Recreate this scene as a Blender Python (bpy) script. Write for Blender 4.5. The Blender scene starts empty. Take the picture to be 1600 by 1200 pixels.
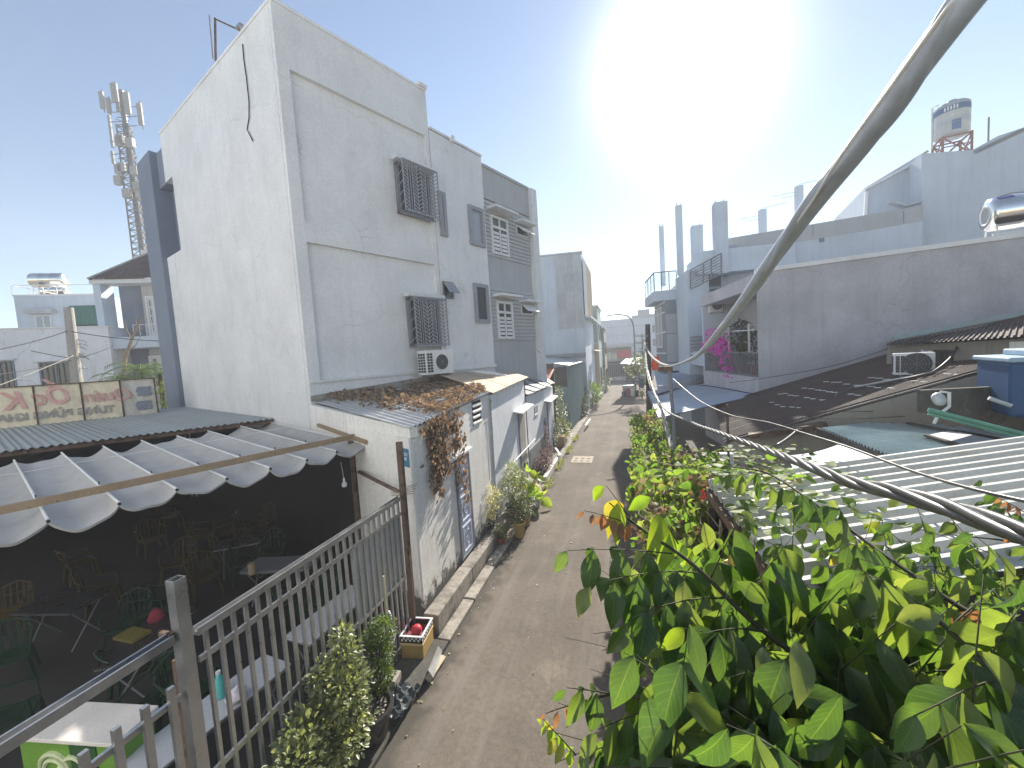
import bpy, math, random
import numpy as np
from mathutils import Vector, Matrix
random.seed(7); rng = np.random.default_rng(7)
SC = bpy.context.scene
COL = SC.collection
# ------------------------------------------------------------------ camera
F_PX, EYE = 620.0, 4.4
def unit(v): v = np.array(v, float); return v/np.linalg.norm(v)
UPC = -unit((1365-800, 600-9330, -F_PX))
FWD = unit((982-800, 600-544.5, -F_PX)); FWD = unit(FWD-UPC*FWD.dot(UPC))
M3 = np.array([np.cross(FWD, UPC), FWD, UPC])          # camera -> world
CAM = np.array([0, 0, EYE])
cd = bpy.data.cameras.new('camera'); cam = bpy.data.objects.new('camera', cd); COL.objects.link(cam)
cd.sensor_fit = 'HORIZONTAL'; cd.sensor_width = 36; cd.lens = F_PX/1600*36
cd.clip_start = 0.02; cd.clip_end = 1000
cam.matrix_world = Matrix(((M3[0][0], M3[0][1], M3[0][2], 0), (M3[1][0], M3[1][1], M3[1][2], 0), (M3[2][0], M3[2][1], M3[2][2], EYE), (0, 0, 0, 1)))
SC.camera = cam
# ------------------------------------------------------------------ light
SUN_EL, SUN_AZ = 31.2, 8.0
SKY, SUN, EXPO, HAZE = 0.076, 5.0, 1.22, 0.0024
w = bpy.data.worlds.new('World'); SC.world = w; w.use_nodes = True
nt = w.node_tree; bg = nt.nodes['Background']
sky = nt.nodes.new('ShaderNodeTexSky'); sky.sky_type = 'NISHITA'; sky.sun_disc = False
sky.sun_elevation = math.radians(SUN_EL); sky.sun_rotation = math.radians(SUN_AZ)
sky.air_density = 1.0; sky.dust_density = 0.08; sky.ozone_density = 1.2; sky.altitude = 10
SDIR = (math.sin(math.radians(SUN_AZ))*math.cos(math.radians(SUN_EL)), math.cos(math.radians(SUN_AZ))*math.cos(math.radians(SUN_EL)), math.sin(math.radians(SUN_EL)))
tc_ = nt.nodes.new('ShaderNodeTexCoord'); dp_ = nt.nodes.new('ShaderNodeVectorMath'); dp_.operation = 'DOT_PRODUCT'; dp_.inputs[1].default_value = SDIR; nt.links.new(tc_.outputs['Generated'], dp_.inputs[0])
mx_ = nt.nodes.new('ShaderNodeMath'); mx_.operation = 'MAXIMUM'; mx_.inputs[1].default_value = 0.0; nt.links.new(dp_.outputs['Value'], mx_.inputs[0])
hz_ = nt.nodes.new('ShaderNodeVectorMath'); hz_.operation = 'MULTIPLY'; hz_.inputs[1].default_value = (1.03, 1.0, .97); nt.links.new(sky.outputs[0], hz_.inputs[0]); acc = hz_.outputs[0]
for n_, amp in ((30, .5), (150, 14.0)):       # the bright aureole round the sun in hazy air
    pw = nt.nodes.new('ShaderNodeMath'); pw.operation = 'POWER'; pw.inputs[1].default_value = n_; nt.links.new(mx_.outputs[0], pw.inputs[0])
    vm = nt.nodes.new('ShaderNodeVectorMath'); vm.operation = 'SCALE'; vm.inputs[0].default_value = (1.0, .97, .9); nt.links.new(pw.outputs[0], vm.inputs['Scale'])
    v2 = nt.nodes.new('ShaderNodeVectorMath'); v2.operation = 'SCALE'; v2.inputs['Scale'].default_value = amp; nt.links.new(vm.outputs[0], v2.inputs[0])
    ad_ = nt.nodes.new('ShaderNodeVectorMath'); ad_.operation = 'ADD'; nt.links.new(acc, ad_.inputs[0]); nt.links.new(v2.outputs[0], ad_.inputs[1]); acc = ad_.outputs[0]
nt.links.new(acc, bg.inputs['Color']); bg.inputs['Strength'].default_value = SKY
sl = bpy.data.lights.new('sun', 'SUN'); so = bpy.data.objects.new('sun', sl); COL.objects.link(so)
sl.energy = SUN; sl.angle = math.radians(0.6); sl.color = (1, 0.93, 0.82)
sd = Vector((math.sin(math.radians(SUN_AZ))*math.cos(math.radians(SUN_EL)), math.cos(math.radians(SUN_AZ))*math.cos(math.radians(SUN_EL)), math.sin(math.radians(SUN_EL))))
so.rotation_euler = sd.to_track_quat('Z', 'Y').to_euler(); so.location = (0, 0, 40)
SC.view_settings.view_transform = 'Standard'; SC.view_settings.look = 'None'
SC.view_settings.exposure = EXPO; SC.view_settings.gamma = 1; SC.view_settings.use_curve_mapping = False
SC.cycles.max_bounces = 8; SC.cycles.diffuse_bounces = 4; SC.cycles.glossy_bounces = 3; SC.cycles.transmission_bounces = 6; SC.cycles.volume_bounces = 1
SC.cycles.sample_clamp_indirect = 6
# ------------------------------------------------------------------ placing helpers (metres; read off with the camera above)
def ray(u, v): return M3 @ unit((u-800, 600-v, -F_PX))
def Zp(u, v, z): r = ray(u, v); return CAM+r*(z-EYE)/r[2]
def Xp(u, v, x): r = ray(u, v); return CAM+r*x/r[0]
def Yp(u, v, y): r = ray(u, v); return CAM+r*y/r[1]
def Rp(u, v, d): return CAM+ray(u, v)*d
def Dp(u, v, d): return CAM+M3 @ np.array([(u-800)/F_PX*d, (600-v)/F_PX*d, -d])
def Pp(u, v, p, n):
    r = ray(u, v); n = np.array(n, float); return CAM+r*((np.array(p, float)-CAM).dot(n)/r.dot(n))
def DIR(a): a = math.radians(a); return np.array([math.sin(a), math.cos(a), 0.0])
ZV = np.array([0, 0, 1.0])
class Frame:
    """a vertical facade: s metres along it, z up, o metres out of it"""
    def __init__(s, o, az, sign=1): s.o = np.array([o[0], o[1], 0.0]); s.d = DIR(az); s.n = DIR(az+90)*sign
    k = 1.0
    def P(f, s, z, o=0.0):
        p = f.o+f.d*s+f.n*o+ZV*z
        if f.k != 1.0: p = CAM+(p-CAM)*f.k; p[2] = max(p[2], -.02)     # a block first measured at too small a size: enlarge it
        return p
    def HZ(f, z): return EYE+(z-EYE)*f.k
    def px(f, u, v, o=0.0):
        p = Pp(u, v, f.o+f.n*o, f.n); return float((p-f.o).dot(f.d)), float(p[2])
# ------------------------------------------------------------------ mesh builder
class MB:
    def __init__(s): s.v = []; s.f = []; s.uv = None
    def add(s, vs, fs):
        k = len(s.v); s.v += [tuple(map(float, p)) for p in vs]; s.f += [tuple(i+k for i in f) for f in fs]; return s
    def par(s, o, a, b, c):
        o, a, b, c = (np.array(q, float) for q in (o, a, b, c))
        if np.cross(a, b).dot(c) < 0: a, b = b, a
        return s.add([o, o+a, o+a+b, o+b, o+c, o+a+c, o+a+b+c, o+b+c], [(3, 2, 1, 0), (4, 5, 6, 7), (0, 1, 5, 4), (1, 2, 6, 5), (2, 3, 7, 6), (3, 0, 4, 7)])
    def box(s, x0, x1, y0, y1, z0, z1): return s.par((x0, y0, z0), (x1-x0, 0, 0), (0, y1-y0, 0), (0, 0, z1-z0))
    def fb(s, fr, s0, s1, z0, z1, o0, o1): p = fr.P(s0, z0, o0); return s.par(p, fr.P(s1, z0, o0)-p, fr.P(s0, z1, o0)-p, fr.P(s0, z0, o1)-p)
    def prism(s, pts, vec):
        n = len(pts); pts = [np.array(p, float) for p in pts]; vec = np.array(vec, float)
        return s.add(pts+[p+vec for p in pts], [tuple(range(n-1, -1, -1)), tuple(range(n, 2*n))]+[(i, (i+1) % n, n+(i+1) % n, n+i) for i in range(n)])
    def tube(s, pts, r, n=6, cap=True):
        pts = [np.array(p, float) for p in pts]; m = len(pts); rs = r if hasattr(r, '__len__') else [r]*m
        vs = []; ref = None
        for i, p in enumerate(pts):
            t = unit(pts[min(i+1, m-1)]-pts[max(i-1, 0)])
            if ref is None: ref = np.cross(t, (0, 0, 1.0) if abs(t[2]) < .9 else (1.0, 0, 0))
            a = ref-t*ref.dot(t); a = unit(a) if np.linalg.norm(a) > 1e-6 else unit(np.cross(t, (1, 0.3, 0))); ref = a; b = np.cross(t, a)
            vs += [p+(a*math.cos(k*2*math.pi/n)+b*math.sin(k*2*math.pi/n))*rs[i] for k in range(n)]
        fs = [(i*n+k, i*n+(k+1) % n, (i+1)*n+(k+1) % n, (i+1)*n+k) for i in range(m-1) for k in range(n)]
        if cap: fs += [tuple(range(n-1, -1, -1)), tuple(range((m-1)*n, m*n))]
        return s.add(vs, fs)
    def bar(s, p, q, w, h=None, up=ZV):
        """a rectangular bar from p to q"""
        p, q = np.array(p, float), np.array(q, float); h = h or w; t = unit(q-p)
        a = np.cross(t, up); a = unit(a) if np.linalg.norm(a) > 1e-4 else np.array([1.0, 0, 0]); b = np.cross(a, t)
        return s.par(p-a*w/2-b*h/2, a*w, b*h, q-p)
    def grid(s, rows):
        n = len(rows[0]); m = len(rows)
        return s.add([p for r in rows for p in r], [(i*n+j, i*n+j+1, (i+1)*n+j+1, (i+1)*n+j) for i in range(m-1) for j in range(n-1)])
    def lathe(s, c, prof, n=16, axis=(0, 0, 1), cap=True):
        ax = unit(axis); a = unit(np.cross(ax, (0, 0, 1.0) if abs(ax[2]) < .9 else (1.0, 0, 0))); b = np.cross(ax, a); c = np.array(c, float); m = len(prof)
        vs = [c+ax*h+(a*math.cos(k*2*math.pi/n)+b*math.sin(k*2*math.pi/n))*r for r, h in prof for k in range(n)]
        fs = [(i*n+k, i*n+(k+1) % n, (i+1)*n+(k+1) % n, (i+1)*n+k) for i in range(m-1) for k in range(n)]
        if cap: fs += [tuple(range(n-1, -1, -1)), tuple(range((m-1)*n, m*n))]
        return s.add(vs, fs)
    def mesh(s, name, m=None, smooth=False):
        me = bpy.data.meshes.new(name); me.from_pydata(s.v, [], s.f)
        if m: me.materials.append(m)
        if smooth: me.polygons.foreach_set('use_smooth', [True]*len(me.polygons))
        if s.uv: at = me.attributes.new('leafuv', 'FLOAT_VECTOR', 'POINT'); at.data.foreach_set('vector', np.array(s.uv, float).ravel())
        me.update(); return me
    def build(s, name, m, parent=None, smooth=False, bevel=0, label=None):
        off = wloc(parent)
        if parent is not None: s.v = [(x-off[0], y-off[1], z-off[2]) for x, y, z in s.v]
        o = bpy.data.objects.new(name, s.mesh(name, m, smooth)); COL.objects.link(o)
        if parent is not None: o.parent = parent
        if bevel:
            b = o.modifiers.new('bevel', 'BEVEL'); b.width = bevel; b.segments = 2; b.limit_method = 'ANGLE'
        if label: o['label'] = label
        return o
def wloc(p):
    t = np.zeros(3)
    while p is not None: t = t+np.array(p.location); p = p.parent
    return t
def thing(name, label, cat, loc=(0, 0, 0), group=None):
    o = bpy.data.objects.new(name, None); COL.objects.link(o); o.location = tuple(map(float, loc)); o.empty_display_size = .1
    return tag(o, label, cat, group)
def tag(o, label, cat, group=None, kind=None):
    if label: o['label'] = label
    if cat: o['category'] = cat
    if group: o['group'] = group
    if kind: o['kind'] = kind
    return o
def struct(mb, name, m, smooth=False): o = mb.build(name, m, smooth=smooth); o['kind'] = 'structure'; return o
KIDS = {}
def copy_tree(o, parent=None):
    c = o.copy(); COL.objects.link(c)
    if parent is not None: c.parent = parent
    for ch in list(o.children): copy_tree(ch, c)
    return c
def put(o, loc, rz=0, label=None):
    o.location = tuple(map(float, loc)); o.rotation_euler = (0, 0, rz)
    if label: o['label'] = label
    return o
def inst(name, me, parent, loc, rot, scale=1.0):
    """one more object sharing the mesh data me, placed in the world by location and 3x3 rotation"""
    o = bpy.data.objects.new(name, me); COL.objects.link(o)
    mm = Matrix([list(r) for r in rot]).to_4x4(); s = Matrix.Diagonal((scale, scale, scale, 1)) if not hasattr(scale, '__len__') else Matrix.Diagonal((*scale, 1))
    off = wloc(parent)
    o.matrix_basis = Matrix.Translation(Vector(loc)-Vector(off)) @ mm @ s
    if parent is not None: o.parent = parent
    return o
# ------------------------------------------------------------------ materials
def srgb(r, g, b): return tuple(((c/255+.055)/1.055)**2.4 if c > 10 else c/255/12.92 for c in (r, g, b))
def N(nt, t, **kw):
    n = nt.nodes.new(t)
    for k, v in kw.items():
        if k in ('loc',): continue
        if hasattr(n, k): setattr(n, k, v)
        else: n.inputs[k.replace('_', ' ')].default_value = v
    return n
def L(nt, a, b): nt.links.new(a, b)
def pos(nt, sc=(1, 1, 1), obj=False):
    if obj: src = N(nt, 'ShaderNodeTexCoord').outputs['Object']
    else: src = N(nt, 'ShaderNodeNewGeometry').outputs['Position']
    m = N(nt, 'ShaderNodeMapping'); m.inputs['Scale'].default_value = sc; L(nt, src, m.inputs['Vector']); return m.outputs[0]
def noise(nt, scale, sc=(1, 1, 1), detail=5, rough=.6, obj=False):
    n = N(nt, 'ShaderNodeTexNoise'); n.inputs['Scale'].default_value = scale; n.inputs['Detail'].default_value = detail; n.inputs['Roughness'].default_value = rough
    L(nt, pos(nt, sc, obj), n.inputs['Vector']); return n.outputs['Fac']
def ramp(nt, fac, stops):
    r = N(nt, 'ShaderNodeValToRGB'); e = r.color_ramp.elements
    while len(e) < len(stops): e.new(.5)
    for k, (p, c) in enumerate(stops): e[k].position = p; e[k].color = (*c, 1) if hasattr(c, '__len__') else (c, c, c, 1)
    L(nt, fac, r.inputs[0]); return r.outputs[0]
def mixc(nt, fac, a, b, mode='MIX'):
    m = N(nt, 'ShaderNodeMix'); m.data_type = 'RGBA'; m.blend_type = mode
    for s, i in ((fac, 0), (a, 6), (b, 7)):
        if hasattr(s, 'links'): L(nt, s, m.inputs[i])
        elif i == 0: m.inputs[0].default_value = s
        else: m.inputs[i].default_value = (*s, 1)
    return m.outputs[2]
def mat(name, c, rough=.8, var=.18, scale=1.5, metal=0.0, stain=None, streak=None, bump=.15, bscale=60, spec=.3, fine=.08, rust=None, obj=False, low=None, crack=0.0):
    """painted / plastered / metal surface: base colour with large and fine variation, blotchy stains, runs of dirt down walls"""
    m = bpy.data.materials.new(name); m.use_nodes = True; nt = m.node_tree; b = nt.nodes['Principled BSDF']
    c = tuple(c)
    n1 = noise(nt, scale, detail=6, obj=obj)
    col = mixc(nt, 1.0, c, ramp(nt, n1, [(.3, 1-var), (.7, 1+var*.6)]), 'MULTIPLY')
    n2 = noise(nt, bscale*.6, detail=3, obj=obj)
    col = mixc(nt, 1.0, col, ramp(nt, n2, [(.3, 1-fine), (.7, 1+fine)]), 'MULTIPLY')
    oi = N(nt, 'ShaderNodeObjectInfo'); col = mixc(nt, 1.0, col, ramp(nt, oi.outputs['Random'], [(0, .93), (1, 1.05)]), 'MULTIPLY')
    if crack:   # hairline cracks and old patch edges
        cv = N(nt, 'ShaderNodeTexVoronoi'); cv.feature = 'DISTANCE_TO_EDGE'; cv.inputs['Scale'].default_value = .42
        pp = pos(nt, (1, 1, .8), obj); cn = N(nt, 'ShaderNodeTexNoise'); cn.inputs['Scale'].default_value = 1.6; cn.inputs['Detail'].default_value = 7; L(nt, pp, cn.inputs['Vector'])
        L(nt, mixc(nt, .5, pp, cn.outputs['Color'], 'ADD'), cv.inputs['Vector'])
        mk = N(nt, 'ShaderNodeMath', operation='MULTIPLY'); L(nt, ramp(nt, cv.outputs['Distance'], [(0, 1.0), (.007, 0.0)]), mk.inputs[0]); L(nt, ramp(nt, noise(nt, .8, detail=3, obj=obj), [(.48, 0.0), (.6, crack)]), mk.inputs[1])
        col = mixc(nt, mk.outputs[0], col, (.2, .2, .2))
    if streak:
        n3 = noise(nt, streak[2] if len(streak) > 2 else 2.5, (3, 3, .22), 6, .65, obj)
        col = mixc(nt, ramp(nt, n3, [(.5, 0.0), (.78, streak[1])]), col, streak[0])
    if stain:
        n4 = noise(nt, stain[2], detail=8, rough=.68, obj=obj)
        col = mixc(nt, ramp(nt, n4, [(stain[3] if len(stain) > 3 else .55, 0.0), (.75, stain[1])]), col, stain[0])
    if low:   # splash dirt and mould rising from the foot of a wall, with a torn edge
        sp = N(nt, 'ShaderNodeSeparateXYZ'); L(nt, pos(nt), sp.inputs[0])
        mr = N(nt, 'ShaderNodeMapRange'); L(nt, sp.outputs[2], mr.inputs[0]); mr.inputs[1].default_value = low[1]; mr.inputs[2].default_value = low[2]; mr.inputs[3].default_value = .3; mr.inputs[4].default_value = -.35
        ad = N(nt, 'ShaderNodeMath', operation='ADD'); L(nt, mr.outputs[0], ad.inputs[0]); L(nt, noise(nt, 7, (1, 1, .8), 8, .75), ad.inputs[1])
        col = mixc(nt, ramp(nt, ad.outputs[0], [(.52, 0.0), (.66, low[3])]), col, low[0])
    if rust:
        n5 = noise(nt, rust[1], detail=8, rough=.7, obj=obj)
        rf = ramp(nt, n5, [(rust[2], 0.0), (rust[2]+.08, 1.0)])
        col = mixc(nt, rf, col, rust[0])
        inv = N(nt, 'ShaderNodeMath', operation='MULTIPLY_ADD'); L(nt, rf, inv.inputs[0]); inv.inputs[1].default_value = -metal; inv.inputs[2].default_value = metal
        L(nt, inv.outputs[0], b.inputs['Metallic'])
    else: b.inputs['Metallic'].default_value = metal
    L(nt, col, b.inputs['Base Color'])
    rr = ramp(nt, n1, [(.2, max(rough-.12, .02)), (.8, min(rough+.1, 1))]); L(nt, rr, b.inputs['Roughness'])
    b.inputs['Specular IOR Level'].default_value = spec
    if bump:
        bp = N(nt, 'ShaderNodeBump'); bp.inputs['Strength'].default_value = bump; bp.inputs['Distance'].default_value = .01
        ad = N(nt, 'ShaderNodeMath', operation='MULTIPLY_ADD'); L(nt, noise(nt, bscale, detail=4, obj=obj), ad.inputs[0]); ad.inputs[1].default_value = .5; L(nt, noise(nt, bscale*.12, detail=3, obj=obj), ad.inputs[2])
        L(nt, ad.outputs[0], bp.inputs['Height']); L(nt, bp.outputs[0], b.inputs['Normal'])
    return m
def leafmat(name, cols, trans=.45, rough=.42, tint=(1.0, 1.0, .45), spec=.45, veins=False):
    """leaf: a colour per leaf, glossy face, light coming through"""
    m = bpy.data.materials.new(name); m.use_nodes = True; nt = m.node_tree; b = nt.nodes['Principled BSDF']; out = nt.nodes['Material Output']
    g = N(nt, 'ShaderNodeNewGeometry'); oi = N(nt, 'ShaderNodeObjectInfo')
    ad = N(nt, 'ShaderNodeMath', operation='ADD'); L(nt, g.outputs['Random Per Island'], ad.inputs[0]); L(nt, oi.outputs['Random'], ad.inputs[1])
    fr = N(nt, 'ShaderNodeMath', operation='FRACT'); L(nt, ad.outputs[0], fr.inputs[0])
    col = ramp(nt, fr.outputs[0], [(i/max(len(cols)-1, 1), c) for i, c in enumerate(cols)])
    col = mixc(nt, 1.0, col, ramp(nt, noise(nt, 22, detail=4), [(.3, .78), (.7, 1.15)]), 'MULTIPLY')
    if veins:    # pale midrib and side veins, following each leaf's own length and width
        at = N(nt, 'ShaderNodeAttribute', attribute_name='leafuv'); sx = N(nt, 'ShaderNodeSeparateXYZ'); L(nt, at.outputs['Vector'], sx.inputs[0])
        w_ = N(nt, 'ShaderNodeMath', operation='ABSOLUTE'); L(nt, sx.outputs[1], w_.inputs[0])
        ph = N(nt, 'ShaderNodeMath', operation='MULTIPLY_ADD'); L(nt, w_.outputs[0], ph.inputs[0]); ph.inputs[1].default_value = -14; mm_ = N(nt, 'ShaderNodeMath', operation='MULTIPLY'); L(nt, sx.outputs[0], mm_.inputs[0]); mm_.inputs[1].default_value = 52; L(nt, mm_.outputs[0], ph.inputs[2])
        sn = N(nt, 'ShaderNodeMath', operation='SINE'); L(nt, ph.outputs[0], sn.inputs[0])
        side = ramp(nt, sn.outputs[0], [(.8, 0.0), (1.0, .2)]); mid = ramp(nt, w_.outputs[0], [(.0, .6), (.07, 0.0)])
        vn = N(nt, 'ShaderNodeMath', operation='MAXIMUM'); L(nt, side, vn.inputs[0]); L(nt, mid, vn.inputs[1])
        col = mixc(nt, vn.outputs[0], col, (.11, .16, .05))
        bp = N(nt, 'ShaderNodeBump'); bp.inputs['Strength'].default_value = .35; bp.inputs['Distance'].default_value = .004
        ad2 = N(nt, 'ShaderNodeMath', operation='SUBTRACT'); L(nt, noise(nt, 60, detail=2), ad2.inputs[0]); L(nt, vn.outputs[0], ad2.inputs[1]); L(nt, ad2.outputs[0], bp.inputs['Height']); L(nt, bp.outputs[0], b.inputs['Normal'])
    L(nt, col, b.inputs['Base Color']); b.inputs['Roughness'].default_value = rough; b.inputs['Specular IOR Level'].default_value = spec
    t = N(nt, 'ShaderNodeBsdfTranslucent'); L(nt, mixc(nt, 1.0, col, tuple(q*3.4 for q in tint), 'MULTIPLY'), t.inputs['Color'])
    mx = N(nt, 'ShaderNodeMixShader'); mx.inputs[0].default_value = trans; L(nt, b.outputs[0], mx.inputs[1]); L(nt, t.outputs[0], mx.inputs[2]); L(nt, mx.outputs[0], out.inputs['Surface'])
    return m
def glassmat(name, c=(.05, .06, .07), rough=.12):
    m = bpy.data.materials.new(name); m.use_nodes = True; b = m.node_tree.nodes['Principled BSDF']
    b.inputs['Base Color'].default_value = (*c, 1); b.inputs['Roughness'].default_value = rough; b.inputs['Specular IOR Level'].default_value = .6
    return m
G_ = dict
DIRT = (.10, .095, .085); MOULD = (.035, .035, .03)
M = {}
M['plaster'] = mat('weathered_white_plaster', (.74, .74, .74), .9, .1, .7, streak=((.45, .45, .44), .22, 1.6), stain=((.5, .5, .5), .4, .9, .54), bump=.25, bscale=35, crack=.22)
M['plaster2'] = mat('chalky_white_plaster', (.76, .77, .78), .9, .1, .9, streak=((.45, .45, .44), .3, 2.2), stain=((.38, .38, .37), .55, 1.6, .58), bump=.25, bscale=35, crack=.8)
M['grey_plaster'] = mat('pale_grey_paint', (.44, .45, .46), .85, .1, 1.0, streak=((.28, .28, .28), .35, 2), bump=.15)
M['violet_plaster'] = mat('violet_grey_render', (.5, .49, .52), .92, .24, .6, streak=((.33, .33, .36), .6, 1.4), stain=((.38, .38, .4), .4, 1.6, .58), bump=.3, bscale=30, crack=.35)
M['blue_plaster'] = mat('pale_blue_paint', (.55, .61, .68), .85, .1, .6, streak=((.34, .37, .4), .4, 1.6), bump=.12)
M['slate_paint'] = mat('slate_blue_paint', (.2, .23, .29), .8, .12, 1.2, bump=.12)
M['white_wall'] = mat('flaking_whitewash', (.84, .82, .77), .92, .08, 1.3, streak=((.42, .39, .34), .5, 3.0), stain=((.3, .28, .25), .75, 3.5, .62), bump=.5, bscale=26, low=(MOULD, .25, 1.05, .9))
M['white_wall_b'] = mat('pale_blue_whitewash', (.8, .81, .83), .92, .08, 1.3, streak=((.48, .47, .45), .4, 3.0), bump=.35, bscale=30, low=(DIRT, .1, .9, .6))
M['trim'] = mat('off_white_trim', (.72, .72, .72), .7, .08, 2, bump=.08)
M['white_metal'] = mat('white_powder_coat', (.75, .75, .74), .45, .08, 4, bump=.03, stain=((.45, .42, .38), .4, 5, .6))
M['grey_metal'] = mat('grey_painted_steel', (.2, .21, .23), .5, .12, 4, bump=.05)
M['steel'] = mat('brushed_steel_tube', (.47, .475, .48), .34, .12, 5, metal=.85, bump=.04, bscale=80, stain=((.3, .27, .22), .6, 9, .6))
M['inox'] = mat('polished_steel', (.78, .77, .74), .16, .05, 3, metal=1.0, bump=.02)
M['galv'] = mat('galvanised_sheet', (.5, .52, .53), .5, .14, 2.5, metal=.35, streak=((.33, .33, .32), .4, 3), bump=.06, stain=((.28, .26, .24), .5, 3, .6))
M['white_sheet'] = mat('white_roof_sheet', (.47, .48, .46), .7, .1, 2.0, stain=((.3, .26, .2), .6, 2.6, .57), streak=((.36, .33, .28), .4, 2), bump=.06)
M['teal_sheet'] = mat('faded_teal_sheet', (.36, .44, .44), .6, .16, 1.5, stain=((.42, .4, .36), .7, 1.6, .5), bump=.08)
M['blue_sheet'] = mat('light_blue_roof_sheet', (.42, .48, .56), .6, .1, 1.0, stain=((.3, .31, .33), .5, 2, .58), bump=.06)
M['grey_sheet'] = mat('grey_green_roof_sheet', (.3, .33, .33), .6, .14, 1.0, streak=((.2, .21, .21), .4, 3), stain=((.42, .43, .43), .4, 2.5, .6), bump=.08)
M['brown_tile'] = mat('dark_brown_roof', (.095, .07, .064), .75, .3, 2.0, stain=((.15, .12, .11), .6, 3, .55), bump=.2)
M['red_tile'] = mat('red_tile', (.3, .11, .075), .75, .2, 3.0, stain=((.12, .08, .07), .6, 4, .55), bump=.15)
M['tan_sheet'] = mat('sun_bleached_tan_sheet', (.5, .4, .29), .7, .12, 2.0, stain=((.3, .26, .21), .5, 2, .58), bump=.08)
M['rusty_beam'] = mat('ochre_beam_with_rust', (.3, .22, .14), .7, .15, 3, rust=((.06, .035, .025), 6, .6), bump=.2)
M['rusty_post'] = mat('rust_brown_steel', (.15, .1, .075), .8, .25, 4, rust=((.07, .045, .035), 8, .5), bump=.25)
M['canvas'] = mat('grey_canvas', (.43, .425, .415), .85, .12, 1.6, stain=((.28, .28, .29), .6, 2.2, .52), bump=.15, bscale=120)
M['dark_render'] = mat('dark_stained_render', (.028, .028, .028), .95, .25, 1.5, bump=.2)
M['eatery_floor'] = mat('worn_cement_floor', (.035, .035, .037), .8, .2, 1.2, stain=((.02, .02, .02), .6, 1.7, .5), bump=.1)  # cement tone lowered to put the interior's dimness into the colour
M['concrete'] = mat('old_concrete', (.33, .3, .26), .93, .25, 2.2, streak=((.1, .09, .08), .6, 5), stain=((.05, .045, .04), .9, 4.0, .47), bump=.5, bscale=40)
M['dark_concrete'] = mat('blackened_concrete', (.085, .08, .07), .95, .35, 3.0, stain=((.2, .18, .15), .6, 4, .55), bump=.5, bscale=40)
M['beige_wall'] = mat('dingy_beige_wall', (.3, .28, .245), .92, .12, 1.2, streak=((.17, .16, .15), .6, 3), bump=.2)
M['pole_concrete'] = mat('pole_concrete', (.38, .36, .32), .9, .15, 4, bump=.25)
M['rubber'] = mat('black_cable_sheath', (.07, .07, .072), .38, .2, 8, bump=.12, bscale=90, spec=.55, stain=((.22, .2, .18), .5, 6, .55))
M['black'] = mat('black_plastic', (.02, .02, .022), .5, .1, 4, bump=.03)
M['dark_inside'] = mat('dark_interior_paint', (.05, .055, .065), .9, .15, 2, bump=.05)
M['glass'] = glassmat('dark_window_glass'); M['pale_glass'] = glassmat('pale_window_glass', (.3, .34, .38), .2)
M['fan_black'] = mat('fan_guard_grey', (.06, .06, .065), .6, .1, 5, bump=.05)
M['blue_tank'] = mat('blue_plastic_tank', (.028, .085, .2), .5, .12, 2, stain=((.08, .13, .2), .6, 2.5, .55), bump=.05)
M['tank_lid'] = mat('pale_blue_lid', (.3, .42, .52), .6, .1, 3, bump=.05)
M['teal_paint'] = mat('weathered_teal_paint', (.23, .33, .34), .65, .15, 1.5, streak=((.38, .42, .42), .6, 3), stain=((.14, .18, .18), .6, 2, .55), bump=.08)
M['green_shutter'] = mat('dark_green_sheet', (.05, .16, .14), .6, .15, 2, bump=.05)
M['door_blue'] = mat('lilac_blue_enamel', (.55, .6, .72), .5, .1, 4, stain=((.3, .29, .3), .5, 6, .6), bump=.08)
M['yellow_plastic'] = mat('yellow_plastic', (.07, .05, .01), .45, .08, 4, bump=.02, obj=True)  # yellow taken far down: the eatery's dimness is in the colour
M['green_plastic'] = mat('green_plastic', (.005, .035, .015), .42, .08, 4, bump=.02, obj=True)  # green deepened likewise for the dim interior
M['bark'] = mat('dark_bark', (.09, .065, .045), .9, .3, 12, bump=.5, bscale=50)
M['dry_stem'] = mat('dry_stem', (.3, .24, .16), .9, .25, 12, bump=.3, bscale=50)
M['terracotta'] = mat('terracotta_pot', (.3, .1, .06), .8, .2, 6, bump=.1)
M['blue_pot'] = mat('dark_blue_pot', (.03, .045, .11), .5, .15, 6, bump=.05)
M['ochre_foam'] = mat('ochre_painted_foam', (.42, .29, .1), .75, .1, 6, bump=.1, stain=((.3, .19, .05), .5, 6, .55))
M['tower_metal'] = mat('tower_galvanised', (.26, .255, .25), .6, .15, 3, bump=.05)
M['antenna_white'] = mat('antenna_panel', (.38, .375, .36), .6, .08, 3, bump=.03)
# leaves
M['leaf_near'] = leafmat('glossy_tree_leaf', [(.035, .072, .028), (.055, .098, .036), (.028, .06, .028), (.1, .14, .055), (.042, .082, .032), (.03, .066, .028), (.13, .16, .075)], .46, .34, (1.05, .98, .28), .6, veins=True)
M['leaf_young'] = leafmat('young_yellow_green_leaf', [(.14, .2, .03), (.1, .18, .03), (.2, .18, .05)], .45, .4, (1, .9, .25))
M['leaf_new'] = leafmat('reddish_new_leaf', [(.15, .085, .05), (.2, .13, .07), (.12, .075, .05)], .35, .45, (1, .7, .4))
M['leaf_vine'] = leafmat('vine_leaf', [(.12, .17, .04), (.08, .14, .03), (.15, .18, .055), (.065, .12, .03), (.22, .22, .09), (.1, .15, .035), (.09, .13, .04), (.17, .14, .07)], .45, .6, (.8, .9, .4), .3)
M['leaf_dry'] = leafmat('dry_curled_leaf', [(.19, .135, .1), (.26, .19, .135), (.13, .095, .075), (.32, .255, .19), (.17, .12, .09)], .15, .8, (1, .8, .55), .15)
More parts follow.
